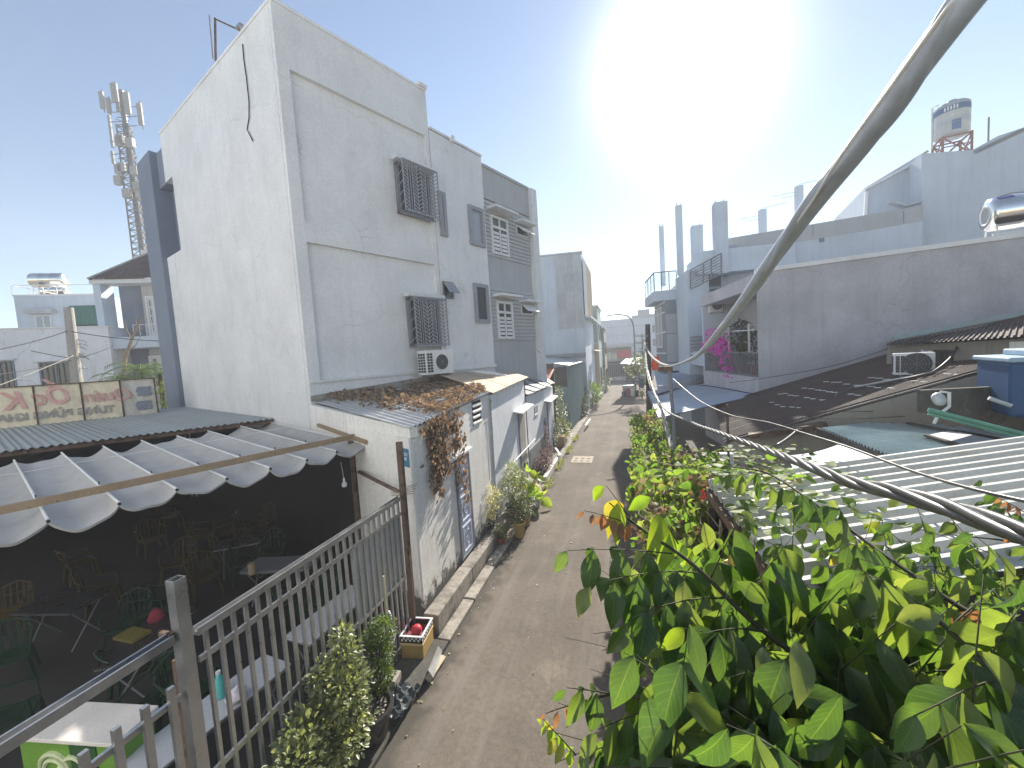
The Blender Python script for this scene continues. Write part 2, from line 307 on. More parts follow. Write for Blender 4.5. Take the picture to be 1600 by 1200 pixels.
M['leaf_pale'] = leafmat('bleached_leaf', [(.42, .4, .27), (.34, .34, .2), (.46, .43, .33)], .35, .7, (1, .95, .6), .2)
M['leaf_bush'] = leafmat('small_waxy_leaf', [(.12, .15, .07), (.19, .22, .11), (.09, .12, .055), (.32, .34, .2), (.15, .18, .08)], .28, .36, (1, .95, .45), .5)
M['leaf_fine'] = leafmat('fine_bright_leaf', [(.07, .12, .03), (.1, .15, .04), (.05, .09, .025)], .35, .5, (1, .95, .35))
M['leaf_taro'] = leafmat('broad_pale_leaf', [(.13, .21, .055), (.18, .25, .06), (.1, .17, .05), (.26, .3, .07)], .5, .5, (1, .95, .3))
M['leaf_dark'] = leafmat('dark_leaf', [(.04, .065, .025), (.06, .085, .03), (.07, .07, .04), (.05, .08, .028)], .3, .5, (1, .9, .5))
M['leaf_purple'] = leafmat('dusty_purple_leaf', [(.07, .045, .05), (.11, .08, .085), (.2, .15, .15), (.05, .04, .04)], .25, .6, (1, .8, .7))
M['petal'] = leafmat('magenta_bract', [(.5, .07, .38), (.6, .13, .46), (.42, .05, .33)], .4, .6, (1, .5, .9))
M['petal_red'] = leafmat('red_petal', [(.5, .04, .04), (.6, .1, .06)], .4, .6, (1, .4, .4))
M['palm'] = leafmat('palm_leaf', [(.06, .11, .04), (.09, .14, .05), (.05, .085, .03)], .3, .45, (1, .95, .4))
# ================================================================== GROUND
gm = mat('ground_dust', (.2, .18, .16), .95, .2, .3, bump=.2)
struct(MB().grid([[(x, y, -.03) for x in (-110, 70)] for y in (-30, 150)]), 'ground', gm)
def roadmat():
    m = bpy.data.materials.new('worn_alley_concrete'); m.use_nodes = True; nt = m.node_tree; b = nt.nodes['Principled BSDF']
    base = ramp(nt, noise(nt, .55, detail=6, rough=.6), [(.25, (.095, .09, .083)), (.5, (.13, .122, .112)), (.75, (.175, .164, .15))])
    worn = ramp(nt, noise(nt, 1.3, (1.0, .55, 1), 9, .72), [(.54, 0.0), (.72, .75)])
    base = mixc(nt, worn, base, (.235, .22, .195))
    dark = ramp(nt, noise(nt, .9, (1, .7, 1), 7, .7), [(.56, 0.0), (.74, .6)])
    base = mixc(nt, dark, base, (.07, .066, .061))
    sp = noise(nt, 85, detail=2, rough=.5); base = mixc(nt, 1.0, base, ramp(nt, sp, [(.3, .84), (.5, 1.0), (.72, 1.18)]), 'MULTIPLY')
    v = N(nt, 'ShaderNodeTexVoronoi'); v.inputs['Scale'].default_value = 130; L(nt, pos(nt), v.inputs['Vector'])
    base = mixc(nt, ramp(nt, v.outputs['Distance'], [(.08, .55), (.2, 0.0)]), base, (.33, .31, .28))
    base = mixc(nt, 1.0, base, ramp(nt, noise(nt, 14, detail=6, rough=.75), [(.3, .8), (.5, 1.0), (.72, 1.22)]), 'MULTIPLY'); base = mixc(nt, 1.0, base, (1.08, .99, .9), 'MULTIPLY')
    trk = noise(nt, 1.0, (2.6, .09, 1), 5, .6); base = mixc(nt, ramp(nt, trk, [(.52, 0.0), (.7, .45)]), base, (.215, .2, .18))      # worn wheel tracks along the lane
    sp2 = N(nt, 'ShaderNodeSeparateXYZ'); L(nt, pos(nt), sp2.inputs[0]); mr = N(nt, 'ShaderNodeMapRange'); L(nt, sp2.outputs[0], mr.inputs[0]); mr.inputs[1].default_value = -2.9; mr.inputs[2].default_value = -2.3; mr.inputs[3].default_value = .35; mr.inputs[4].default_value = -.2
    ed = N(nt, 'ShaderNodeMath', operation='ADD'); L(nt, mr.outputs[0], ed.inputs[0]); L(nt, noise(nt, 3.5, detail=8, rough=.7), ed.inputs[1]); base = mixc(nt, ramp(nt, ed.outputs[0], [(.55, 0.0), (.72, .75)]), base, (.06, .055, .048))
    # hairline cracks
    c = N(nt, 'ShaderNodeTexVoronoi'); c.feature = 'DISTANCE_TO_EDGE'; c.inputs['Scale'].default_value = .55
    pp = pos(nt, (1, .6, 1)); nn = N(nt, 'ShaderNodeTexNoise'); nn.inputs['Scale'].default_value = 2.2; nn.inputs['Detail'].default_value = 6; L(nt, pp, nn.inputs['Vector'])
    L(nt, mixc(nt, .22, pp, nn.outputs['Color'], 'ADD'), c.inputs['Vector'])
    base = mixc(nt, ramp(nt, c.outputs['Distance'], [(.0, .4), (.004, 0.0)]), base, (.08, .073, .066))
    L(nt, base, b.inputs['Base Color']); b.inputs['Roughness'].default_value = .92; b.inputs['Specular IOR Level'].default_value = .2
    bp = N(nt, 'ShaderNodeBump'); bp.inputs['Strength'].default_value = .55; bp.inputs['Distance'].default_value = .006
    L(nt, sp, bp.inputs['Height']); L(nt, bp.outputs[0], b.inputs['Normal']); return m
M['road'] = roadmat()
rd = MB()
# the alley, running away from the camera and bending a little to the right, then the cross street
lft = [(-2.86, -6), (-2.86, 8), (-2.82, 16), (-2.72, 26), (-2.5, 38), (-2.3, 46)]; rgt = [(.98, -6), (.98, 8), (1.0, 16), (1.15, 26), (1.5, 38), (2.2, 46)]
rd.grid([[(a[0]+(b[0]-a[0])*k/4, a[1]+(b[1]-a[1])*k/4, 0) for k in range(5)] for a, b in zip(lft, rgt)])
rd.grid([[(x, 46, 0) for x in (-30, -2.3, 2.2, 40)], [(x, 58, 0) for x in (-30, -2.3, 2.2, 40)]])
struct(rd, 'road', M['road'])
# drain channel and raised plinth under the left-hand wall, broken into cast lengths
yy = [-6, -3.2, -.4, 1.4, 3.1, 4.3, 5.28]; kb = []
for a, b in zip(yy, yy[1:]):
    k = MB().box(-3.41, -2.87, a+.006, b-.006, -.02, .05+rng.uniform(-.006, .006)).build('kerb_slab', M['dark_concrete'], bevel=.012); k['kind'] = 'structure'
yy = [5.3, 6.35, 7.5, 8.8, 10.2, 11.6, 13, 14.6, 16.2, 18, 20, 22, 24, 27, 30, 34, 38]
for a, b in zip(yy, yy[1:]):
    k = MB().box(-3.1+.02, -2.87+.004*(a-5), a+.008, b-.008, -.02, .055+rng.uniform(-.008, .008)).build('kerb_slab', M['concrete'], bevel=.015); k['kind'] = 'structure'
yy = [5.42, 6.9, 8.35, 10.4, 12.75]
for a, b in zip(yy, yy[1:]):
    k = MB().box(-3.37, -3.11, a+.004, b-.004, -.02, .33+rng.uniform(-.01, .01)).build('plinth_slab', M['concrete'], bevel=.02); k['kind'] = 'structure'
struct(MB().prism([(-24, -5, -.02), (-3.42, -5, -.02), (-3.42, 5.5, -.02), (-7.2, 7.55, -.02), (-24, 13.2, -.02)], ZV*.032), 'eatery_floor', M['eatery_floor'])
struct(MB().box(-24, -3.3, -9, -2.2, 0, 12), 'unseen_shading_building', M['plaster2'])  # unseen mass, added to hold back sky light from the eatery and side wall
# ================================================================== LEFT: THE WHITE CORNER HOUSE
def rect_win(fr, root, name, s0, s1, z0, z1, fm, gm_, fw=.07, d=.05, o=0.0, mull=0):
    """a framed window: the frame is the part, pane and bars its sub-parts"""
    f = MB()
    for a in ((s0, s1, z0, z0+fw), (s0, s1, z1-fw, z1), (s0, s0+fw, z0+fw, z1-fw), (s1-fw, s1, z0+fw, z1-fw)): f.fb(fr, *a, o-.02, o+d)
    for k in range(mull): x = s0+(s1-s0)*(k+1)/(mull+1); f.fb(fr, x-fw*.35, x+fw*.35, z0+fw, z1-fw, o-.02, o+d*.8)
    fo = f.build(name, fm, root); MB().fb(fr, s0+fw*.9, s1-fw*.9, z0+fw*.9, z1-fw*.9, o-.015, o+.012).build('pane', gm_, fo); return fo
KB = 1.42
f1 = Frame((-5.1, 5.35), 22.4); g1 = Frame((-5.1, 5.35), -71.3, -1); f1.k = g1.k = KB
house1 = thing('corner_house', 'tall white three storey corner house with two barred windows and recessed wall panels', 'house', f1.P(0, 0))
TOP = 10.15; W1 = 3.03
A = f1.P(0, 0); B = f1.P(W1, 0); Cc = g1.P(6.15, 0); Dd = Cc+f1.d*W1
# core with the front set back 6 cm behind the bands
core = MB(); i0 = f1.P(.02, 0, -.07); i1 = f1.P(W1-.02, 0, -.07)
core.prism([i0, i1, i1-f1.n*4.6*KB, g1.P(4.9, 0, -.02)+f1.d*.02], ZV*f1.HZ(TOP-.25)); core.build('inner_wall', M['plaster'], house1)
bd = MB()
for s0, s1, z0, z1 in ((0, .19, 0, TOP), (2.93, W1, 0, TOP), (.19, 2.93, 9.22, TOP), (.19, 2.93, 6.5, 6.8), (.19, 2.93, 0, 4.16)): bd.fb(f1, s0, s1, z0, z1, -.1, 0)
bd.build('front_band', M['plaster'], house1)
fl = MB().fb(f1, .02, W1-.02, 4.16, 4.2, -.08, .03); fl.build('ledge', M['plaster'], house1)
lw = MB(); 
lw.fb(g1, 0.101, 5.13, 0, TOP, -.25, 0).fb(g1, 5.13, 6.17, 0, 7.38, -.25, 0).fb(g1, 5.13, 5.62, 9.05, TOP, -.25, 0)
lw.build('side_wall', M['plaster'], house1)
MB().fb(g1, 5.0, 6.3, 7.2, 9.3, -1.2, -.26).build('balcony_recess', M['slate_paint'], house1)
rp = MB().fb(f1, -.015, W1+.015, TOP, TOP+.05, -.12, .015).fb(g1, .12, 5.62, TOP, TOP+.05, -.26, .015); rp.build('parapet_coping', M['plaster'], house1)
MB().prism([f1.P(0.1, TOP-.3, -.1), f1.P(W1-.1, TOP-.3, -.1), f1.P(W1-.1, TOP-.3, -4.5), g1.P(4.8, TOP-.3, -.1)], ZV*.06).build('roof_slab', M['grey_plaster'], house1)
# slate fin standing at the street end of the side wall
s_, z_ = g1.px(250, 224, .12)
MB().fb(g1, 6.18, 7.25, 0, 9.95, -.5, .1).fb(g1, 5.64, 6.16, 9.06, 9.9, -.5, -.03).build('side_fin', M['slate_paint'], house1)
MB().fb(f1, W1-.2, W1+.02, 10.2, 10.27, -.1, .05).build('corner_stone', M['trim'], house1)
def grille(fr, root, s0, s1, z0, z1, ncol, d=.22):
    """window cage: projecting frame, verticals and chevron bars"""
    wf = MB()
    for a in ((s0, s1, z0, z0+.06), (s0, s1, z1-.06, z1), (s0, s0+.06, z0, z1), (s1-.06, s1, z0, z1)): wf.fb(fr, *a, -.06, .015)
    w_ = wf.build('window', M['grey_metal'], root); MB().fb(fr, s0+.05, s1-.05, z0+.05, z1-.05, -.055, -.03).build('pane', M['glass'], w_)
    hb = MB().fb(fr, s0-.08, s1+.04, z1+.02, z1+.09, -.02, .16); hb.build('window_hood', M['plaster'], root)
    gb = MB()
    def q(a, b, t=.022): gb.bar(a, b, t, t, up=fr.n)
    for zz in (z0, z1-.0):
        for oo in (.02, d): q(fr.P(s0, zz, oo), fr.P(s1, zz, oo), .03)
        for ss in (s0, s1): q(fr.P(ss, zz, .0), fr.P(ss, zz, d), .03)
    for ss in (s0, s1): q(fr.P(ss, z0, d), fr.P(ss, z1, d), .03)
    for j in range(9): q(fr.P(s0+(s1-s0)*j/8, z1, 0), fr.P(s0+(s1-s0)*j/8, z1, d), .016); q(fr.P(s0+(s1-s0)*j/8, z0, 0), fr.P(s0+(s1-s0)*j/8, z0, d), .016)
    for j in range(5): q(fr.P(s0, z0+(z1-z0)*(j+.5)/5, .03), fr.P(s0, z0+(z1-z0)*(j+.5)/5+.1, d), .016)
    cw = (s1-s0)/ncol
    for j in range(ncol+1): q(fr.P(s0+cw*j, z0, d), fr.P(s0+cw*j, z1, d), .02)
    for j in range(ncol):
        if j % 4 == 1: q(fr.P(s0+cw*(j+.5), z0, d), fr.P(s0+cw*(j+.5), z1, d), .018); continue
        n = 13; h = (z1-z0)/n
        for k in range(n):
            a, b = (0, 1) if j % 2 else (1, 0)
            q(fr.P(s0+cw*(j+a), z0+h*k, d), fr.P(s0+cw*(j+b), min(z0+h*(k+1.15), z1), d), .024)
    g = gb.build('window_grille', M['steel_dull'], root); return w_
M['steel_dull'] = mat('grey_painted_bars', (.3, .31, .34), .55, .1, 5, bump=.03)
grille(f1, house1, 2.1, 2.99, 7.42, 8.4, 8); grille(f1, house1, 2.12, 2.97, 4.72, 5.72, 8)
# ---------------------------------------------------------------- air conditioners (built in their own box: width, height, depth, facing -y)
def aircon(name, label, fr, s0, z0, o, wd=.8, hh=.56, dp=.28, group='outdoor air conditioner units', fan='c'):
    p0 = fr.P(s0, z0, o); r = thing(name, label, 'air conditioner', p0, group); c = MB()
    c.fb(fr, s0, s0+wd, z0, z0+hh, o, o+dp); c.build('casing', M['white_metal'], r, bevel=.012)
    fs = s0+wd*.56; cx = fr.P(fs, z0+hh*.5, o+dp)
    MB().lathe(cx, [(.225, .004), (.225, .016), (.2, .02), (.0, .02)], 24, fr.n).build('fan_opening', M['fan_black'], r)
    gd = MB()
    for k in range(5): gd_r = .05+.042*k; gd.tube([cx+fr.n*.028+(fr.d*math.cos(t*math.pi/10)+ZV*math.sin(t*math.pi/10))*gd_r for t in range(21)], .004, 4)
    for k in range(8): t = k*math.pi/4; gd.bar(cx+fr.n*.03, cx+fr.n*.03+(fr.d*math.cos(t)+ZV*math.sin(t))*.225, .006)
    gd.build('fan_guard', M['grey_metal'], r)
    lv, l2 = MB(), MB()
    for k in range(7):
        for j in range(3): lv.fb(fr, s0-.006, s0-.001, z0+.05+k*(hh-.1)/7, z0+.05+k*(hh-.1)/7+.045, o+.03+j*.08, o+.03+j*.08+.062)
    for k in range(7):
        for j in range(2): l2.fb(fr, s0+.03+j*.075, s0+.03+j*.075+.06, z0+.05+k*(hh-.1)/7, z0+.05+k*(hh-.1)/7+.045, o+dp+.001, o+dp+.006)
    for l_ in (lv, l2): lo_ = l_.build('louvre_slots', M['fan_black'], r); lo_['kind'] = 'stuff'
    for ss in (s0+.12, s0+wd-.12): MB().fb(fr, ss-.02, ss+.02, z0-.04, z0-.002, o-.14 if o > .1 else o, o+dp+.03).build('bracket', M['grey_metal'], r)
    return r
aircon('air_conditioner', 'white air conditioner unit on the white corner house under the lower barred window', f1, 2.17, 4.12, .1, .74, .5)
# hanging cable on the side wall, roof mast
pts = [g1.px(u, v) for u, v in ((381, 70), (383, 95), (387, 122), (391, 160), (391, 185), (388, 203), (393, 213), (397, 221))]
tag(MB().tube([g1.P(s, z, .02) for s, z in pts], .014, 5).build('hanging_cable', M['black']), 'black loose cable hanging down the side wall of the tall white house', 'cable')
mast = thing('roof_mast', 'bare pipe frame standing on the parapet of the tall white house', 'mast', g1.P(2.15, 10.2, -.1))
def gp(u, v, o=-.12): s, z = g1.px(u, v, o); return g1.P(s, z, o)
MB().tube([gp(337, 96), gp(336, 28)], .03, 6).build('upright', M['rusty_post'], mast)
MB().tube([gp(333, 92), gp(327, 24)], .018, 6).build('rod', M['grey_metal'], mast)
MB().tube([gp(337, 30), gp(374, 47)], .022, 6).build('arm', M['rusty_post'], mast)
MB().bar(gp(371, 46), gp(377, 38), .09, .06).build('clamp', M['grey_metal'], mast)
# ================================================================== LEFT: THE TWO HOUSES BEHIND IT
f2 = Frame((-3.86, 8.35), 20.5); f2.k = KB
h2 = thing('middle_house', 'narrow cracked white house with slate framed windows between the corner house and the grey one', 'house', f2.P(0, 0))
MB().prism([f2.P(-.2, 0), f2.P(1.5, 0), f2.P(1.5, 0, -5), f2.P(-.2, 0, -5)], ZV*f2.HZ(9.4)).build('wall', M['plaster2'], h2)
MB().fb(f2, -.2, 1.51, 9.4, 9.45, -.2, .02).build('parapet_coping', M['plaster2'], h2)
MB().fb(f2, .42, .52, 9.36, 9.5, -.05, .06).build('spout', M['trim'], h2)
for a in ((-.1, .1, 7.16, 8.12), (.86, 1.4, 7.14, 8.08), (.85, 1.38, 5.26, 6.22)): rect_win(f2, h2, 'window', *a, M['steel_dull'], M['pale_glass'] if a[2] > 7 else M['glass'], .09, .06, mull=0)
aw = rect_win(f2, h2, 'awning_window', -.16, .16, 5.78, 6.16, M['grey_metal'], M['glass'], .03, .03)
MB().par(f2.P(-.16, 6.14, .03), f2.d*.45, ZV*-.37+f2.n*.28, f2.n*.02+ZV*.01).build('sash', M['steel_dull'], aw)
h3 = thing('grey_house', 'pale grey house with white louvred windows and a projecting white end fin on the left', 'house', f2.P(1.5, 0))
MB().prism([f2.P(1.505, 0, -.05), f2.P(3.8, 0, -.05), f2.P(3.8, 0, -5), f2.P(1.505, 0, -5)], ZV*f2.HZ(9.12)).build('wall', M['grey_plaster'], h3)
MB().fb(f2, 3.55, 3.84, 0, 9.22, -.4, .1).build('end_fin', M['plaster2'], h3)
MB().fb(f2, 1.505, 3.55, 8.42, 9.18, -.06, .0).fb(f2, 1.505, 3.55, 9.18, 9.25, -.1, .03).build('parapet', M['grey_plaster'], h3)
cl = MB()
for z0, z1 in ((7.0, 8.36), (4.82, 6.2)):
    k = z0
    while k < z1-.05: cl.fb(f2, 1.52, 3.54, k+.006, k+.088, -.055, -.02); k += .1
c_ = cl.build('cladding_strip', M['grey_plaster'], h3); c_['kind'] = 'stuff'
for s0, s1, z0, z1 in ((1.72, 2.44, 7.08, 8.06), (1.74, 2.42, 4.87, 5.86)):
    w_ = rect_win(f2, h3, 'window', s0, s1, z0, z1, M['trim'], M['glass'], .06, .05, -.03, 1)
    MB().fb(f2, s0+.06, s1-.06, z1-.32, z1-.26, -.03, .02).build('transom', M['trim'], w_)
    for a, b in ((s0+.08, (s0+s1)/2-.05), ((s0+s1)/2+.05, s1-.08)):
        for k in range(5): zz = z0+.1+k*(z1-z0-.48)/5; MB().fb(f2, a, b, zz, zz+.07, -.02, .01).build('louvre', M['trim'], w_)
    MB().fb(f2, s0-.12, s1+.12, z1+.1, z1+.16, -.02, .3).build('window_hood', M['trim'], h3)
for z0, z1 in ((7.78, 8.04), (5.56, 5.84)):
    w_ = rect_win(f2, h3, 'awning_window', 2.86, 3.44, z0, z1, M['trim'], M['glass'], .035, .03, -.03)
    MB().par(f2.P(2.86, z1-.02, .01), f2.d*.82, ZV*-.28+f2.n*.31, f2.n*.017+ZV*.01).build('sash', M['trim'], w_)
    MB().fb(f2, 2.8, 3.52, z1+.06, z1+.11, -.02, .26).build('window_hood', M['trim'], h3)
# ================================================================== LEFT: ONE-STOREY LEAN-TOS ALONG THE ALLEY
WX = -3.39
def corr(rows_a, rows_b, n, amp, dirn, per=8):
    """a corrugated sheet between two edges (lists of 2 points), n waves across, waves raised along dirn"""
    a0, a1 = (np.array(q, float) for q in rows_a); b0, b1 = (np.array(q, float) for q in rows_b); out = []
    for i in range(n*per+1):
        t = i/(n*per); h = np.array(dirn)*amp*math.sin(2*math.pi*i/per); out.append([a0+(b0-a0)*t+h, a1+(b1-a1)*t+h])
    return out
def trap(rows_a, rows_b, n, amp, dirn):
    """trapezoid-ribbed sheet: flat pans and raised ribs"""
    a0, a1 = (np.array(q, float) for q in rows_a); b0, b1 = (np.array(q, float) for q in rows_b); out = []
    for i in range(n):
        for dt, h in ((0, 0), (.55, 0), (.65, 1), (.88, 1), (.98, 0)):
            t = (i+dt)/n; hh = np.array(dirn)*amp*h; out.append([a0+(b0-a0)*t+hh, a1+(b1-a1)*t+hh])
    return out
lean1 = thing('white_lean_to', 'low flaking whitewashed lean-to with panelled door under brown dead vine', 'lean-to', (WX, 5.5, 0))
K0 = f1.P(-.02, 0); ed_ = unit(np.array([WX, 5.5, 0])-K0*[1, 1, 0]); en_ = np.array([-ed_[1], ed_[0], 0])
MB().prism([(WX, 5.52, 0), (WX, 9.26, 0), (WX-.15, 9.26, 0), (WX-.15, 5.7, 0), tuple(K0*[1, 1, 0]+en_*.15), tuple(K0*[1, 1, 0]), (WX-.02, 5.5, 0)], ZV*3.2).build('wall', M['white_wall'], lean1)
MB().prism([(WX, 5.52, 3.2), K0*[1, 1, 0]+ZV*3.2, K0*[1, 1, 0]+ZV*f1.HZ(3.8), (WX, 5.52, 3.36)], en_*.14).build('end_gable', M['white_wall'], lean1)
MB().prism([(WX, 5.67, 3.2), (WX, 9.26, 3.2), (WX, 9.26, 3.48), (WX, 5.67, 3.33)], (-.15, 0, 0)).build('wall_head', M['white_wall'], lean1)
r_n0, r_n1 = f1.P(.06, 3.84, .03), np.array([WX+.06, 5.42, 3.37]); r_f0, r_f1 = f1.P(3.35, 3.98, .03), np.array([WX+.06, 9.27, 3.53])
def lerp(a, b, t): return np.array(a)+(np.array(b)-np.array(a))*t
nS = 4
for k in range(nS):
    t0, t1 = k/nS, (k+1)/nS+.012
    MB().grid(corr((lerp(r_n0, r_f0, t0), lerp(r_n1, r_f1, t0)), (lerp(r_n0, r_f0, t1), lerp(r_n1, r_f1, t1)), 7, .016, (0, 0, 1))).build('roof_sheet', M['galv'], lean1, smooth=True)
MB().prism([f1.P(.0, 3.86, .0), f1.P(.0, 3.95, .0), f1.P(3.2, 4.12, 0), f1.P(3.2, 3.98, 0)], f1.n*.06).build('flashing', M['concrete'], lean1)
dr = MB()   # panelled door with frame, 2 m
dz0, dz1, dy0, dy1 = .36, 2.36, 7.03, 7.72
for a in ((dy0, dy0+.06, dz0, dz1), (dy1-.06, dy1, dz0, dz1), (dy0, dy1, dz1, dz1+.05)): dr.box(WX-.02, WX+.035, *a)
do = dr.build('door_frame', M['grey_metal'], lean1)
d_ = MB().box(WX-.01, WX+.02, dy0+.06, dy1-.06, dz0, dz1).build('door', M['door_blue'], lean1)
for z0, z1 in ((.46, 1.0), (1.1, 1.62), (1.74, 2.26)):
    f_ = MB()
    for a in ((dy0+.13, dy1-.13, z0, z0+.03), (dy0+.13, dy1-.13, z1-.03, z1), (dy0+.13, dy0+.16, z0+.03, z1-.03), (dy1-.16, dy1-.13, z0+.03, z1-.03)): f_.box(WX+.018, WX+.034, *a)
    ring = [(0, (dy0+dy1)/2+.09*math.cos(t*math.pi/6), (z0+z1)/2+.14*math.sin(t*math.pi/6)) for t in range(13)]
    f_.tube([(WX+.024, p[1], p[2]) for p in ring], .012, 5); f_.bar((WX+.024, (dy0+dy1)/2, z0+.08), (WX+.024, (dy0+dy1)/2, z1-.08), .014); f_.bar((WX+.024, dy0+.2, (z0+z1)/2), (WX+.024, dy1-.2, (z0+z1)/2), .014)
    f_.build('door_panel', M['door_blue'], d_)
MB().tube([(WX+.03, dy0+.13, 1.25), (WX+.06, dy0+.13, 1.25), (WX+.06, dy0+.13, 1.4), (WX+.03, dy0+.13, 1.4)], .009, 6).build('handle', M['steel'], d_)
MB().box(WX-.01, WX+.07, 6.35, 7.85, 2.45, 2.5).build('lintel_ledge', M['white_wall_b'], lean1)
vw = MB().box(WX-.08, WX+.006, 8.13, 8.67, 2.9, 3.43).build('vent_window', M['dark_inside'], lean1)
for k in range(4): MB().par((WX+.0, 8.13, 2.95+k*.13), (0, .54, 0), (.03, 0, -.03), (.0, 0, .035)).build('louvre', M['white_wall'], vw)
e1 = Frame(K0, math.degrees(math.atan2(ed_[0], ed_[1])), 1); eL = float(np.linalg.norm((np.array([WX, 5.5, 0])-K0)*[1, 1, 0]))
def es(u, v): return e1.px(u, v)[0]
for s0 in (eL-.42, eL-.2):
    p_ = MB().fb(e1, s0, s0+.15, 2.72, 3.02, .005, .02).build('number_plate', mat('blue_enamel_plate', (.06, .2, .32), .5, .1, 8, bump=.02), lean1)
def text(body, name, m, origin, xdir, ydir, size, parent=None, bold=0.0, shear=0.0, align='LEFT', ext=.002):
    cu = bpy.data.curves.new(name, 'FONT'); cu.body = body; cu.size = size; cu.offset = bold; cu.extrude = ext; cu.shear = shear; cu.align_x = align; cu.materials.append(m)
    t_ = bpy.data.objects.new('t', cu); COL.objects.link(t_); me = bpy.data.meshes.new_from_object(t_.evaluated_get(bpy.context.evaluated_depsgraph_get())); me.name = name; bpy.data.objects.remove(t_)
    o = bpy.data.objects.new(name, me); COL.objects.link(o); x = Vector(xdir).normalized(); y = Vector(ydir).normalized(); z = x.cross(y)
    mm = Matrix((x, y, z)).transposed().to_4x4(); off = wloc(parent)
    o.matrix_basis = Matrix.Translation(Vector(origin)-Vector(off)) @ mm
    if parent is not None: o.parent = parent
    return o
M['white_print'] = mat('white_print', (.7, .72, .72), .6, .05, 5, bump=0); M['black_print'] = mat('black_print', (.03, .03, .03), .7, .05, 5, bump=0)
text('48\n5', 'plate_number', M['white_print'], e1.P(eL-.4, 2.9, .021), e1.d, ZV, .11, lean1, .002); text('521\n48', 'plate_number', M['white_print'], e1.P(eL-.185, 2.9, .021), e1.d, ZV, .075, lean1, .002)
text('KHOAN\nCẮT BT', 'stencil_lettering', M['black_print'], e1.P(eL-.42, 2.16, .003), e1.d, ZV, .07, lean1, .002)
MB().tube([e1.P(eL-.4+.1*math.cos(t), 2.52+.11*math.sin(t)*(1+.2*math.cos(2*t)), .004) for t in np.linspace(0, 6.3, 15)], .004, 4).build('painted_ring', M['dark_concrete'], lean1)
lean2 = thing('tan_roofed_lean_to', 'white lean-to with a sunlit tan sheet roof and a plain door past the dead vine', 'lean-to', (WX, 9.3, 0))
MB().prism([(WX+.03, 9.28, 0), (WX+.03, 12.78, 0), (WX+.03, 12.78, 3.58), (WX+.03, 9.28, 3.46)], (-.18, 0, 0)).build('wall', M['white_wall_b'], lean2)
MB().prism([(WX+.03, 12.78, 0), (WX+.03, 12.78, 3.58), (-4.4, 12.78, 3.9), (-5.2, 12.78, 4.0), (-5.2, 12.78, 0)], (0, -.12, 0)).build('end_wall', M['white_wall_b'], lean2)
q0, q1 = f2.P(-.6, 4.12, .02), np.array([WX+.14, 9.22, 3.5]); _q = f2.px(796, 581); q2, q3 = f2.P(_q[0], _q[1], .05), np.array([WX+.14, 12.9, 3.64])
for k in range(3):
    t0, t1 = k/3+.004, (k+1)/3-.004
    a0, a1, b0, b1 = lerp(q0, q2, t0), lerp(q1, q3, t0), lerp(q0, q2, t1), lerp(q1, q3, t1)
    MB().prism([a0, a1, b1, b0], (0, 0, .018+.004*(k % 2))).build('roof_sheet', M['tan_sheet'], lean2)
MB().fb(f2, -.2, 1.5, 4.15, 4.22, 0, .06).build('flashing', M['trim'], lean2)
MB().box(WX+.02, WX+.05, 11.72, 12.4, .35, 2.62).build('door', mat('sand_metal_door', (.42, .39, .34), .6, .1, 3, bump=.03), lean2)
MB().box(WX+.02, WX+.065, 11.64, 11.72, .35, 2.7).build('door_post', M['slate_paint'], lean2)
MB().par((WX+.02, 11.2, 2.72), (0, 1.5, .06), (.3, 0, -.06), (0, 0, .04)).build('door_hood', M['trim'], lean2)
lean3 = thing('blue_white_lean_to', 'pale lean-to with small square vent and grey tiled skirting, before the teal shed', 'lean-to', (WX, 12.8, 0))
MB().prism([(WX, 12.8, 0), (WX, 17.8, 0), (WX, 17.8, 2.9), (WX, 12.8, 3.0)], (-.16, 0, 0)).build('wall', M['white_wall_b'], lean3)
MB().box(WX, WX+.02, 13.0, 16.5, 0, 1.15).build('tile_skirting', mat('grey_tile_skirting', (.24, .25, .25), .6, .2, 6, bump=.1), lean3)
MB().prism([(WX-.01, 17.8, 0), (-4.5, 17.8, 0), (-4.5, 17.8, 3.3), (WX-.01, 17.8, 2.9)], (0, -.12, 0)).build('end_wall', M['white_wall_b'], lean3)
for k in range(5):
    y0, y1 = 12.75+k*1.02, 12.75+(k+1)*1.02-.01
    MB().grid(corr(((-4.75+k*.2, y0, 3.5), (WX+.12, y0, 3.08)), ((-4.75+k*.2, y1, 3.5), (WX+.12, y1, 3.05)), 6, .014, (0, 0, 1), 6)).build('roof_sheet', M['tan_sheet'] if k == 4 else M['grey_sheet'], lean3, smooth=True)
sv = MB().box(WX-.05, WX+.012, 14.0, 14.55, 2.2, 2.5).build('vent_window', M['pale_glass'], lean3); MB().box(WX, WX+.03, 13.97, 14.58, 2.15, 2.2).build('sill', M['trim'], sv)
MB().box(WX, WX+.03, 16.3, 17.3, .2, 2.4).build('door', M['door_blue'], lean3); MB().box(WX, WX+.045, 16.22, 16.3, .2, 2.44).build('door_post', M['slate_paint'], lean3)
MB().par((WX, 15.8, 2.45), (0, 1.8, .04), (.28, 0, -.05), (0, 0, .04)).build('door_hood', M['trim'], lean3)
red = thing('red_tiled_lean_to', 'small red tile roof on a dark boarded wall, beside the grey house fin', 'lean-to', (-4.3, 18, 0))
MB().box(-5.4, -3.55, 19.2, 19.35, 0, 3.9).build('boarded_wall', mat('dark_boards', (.085, .08, .075), .9, .2, 3, (0), bump=.2), red)
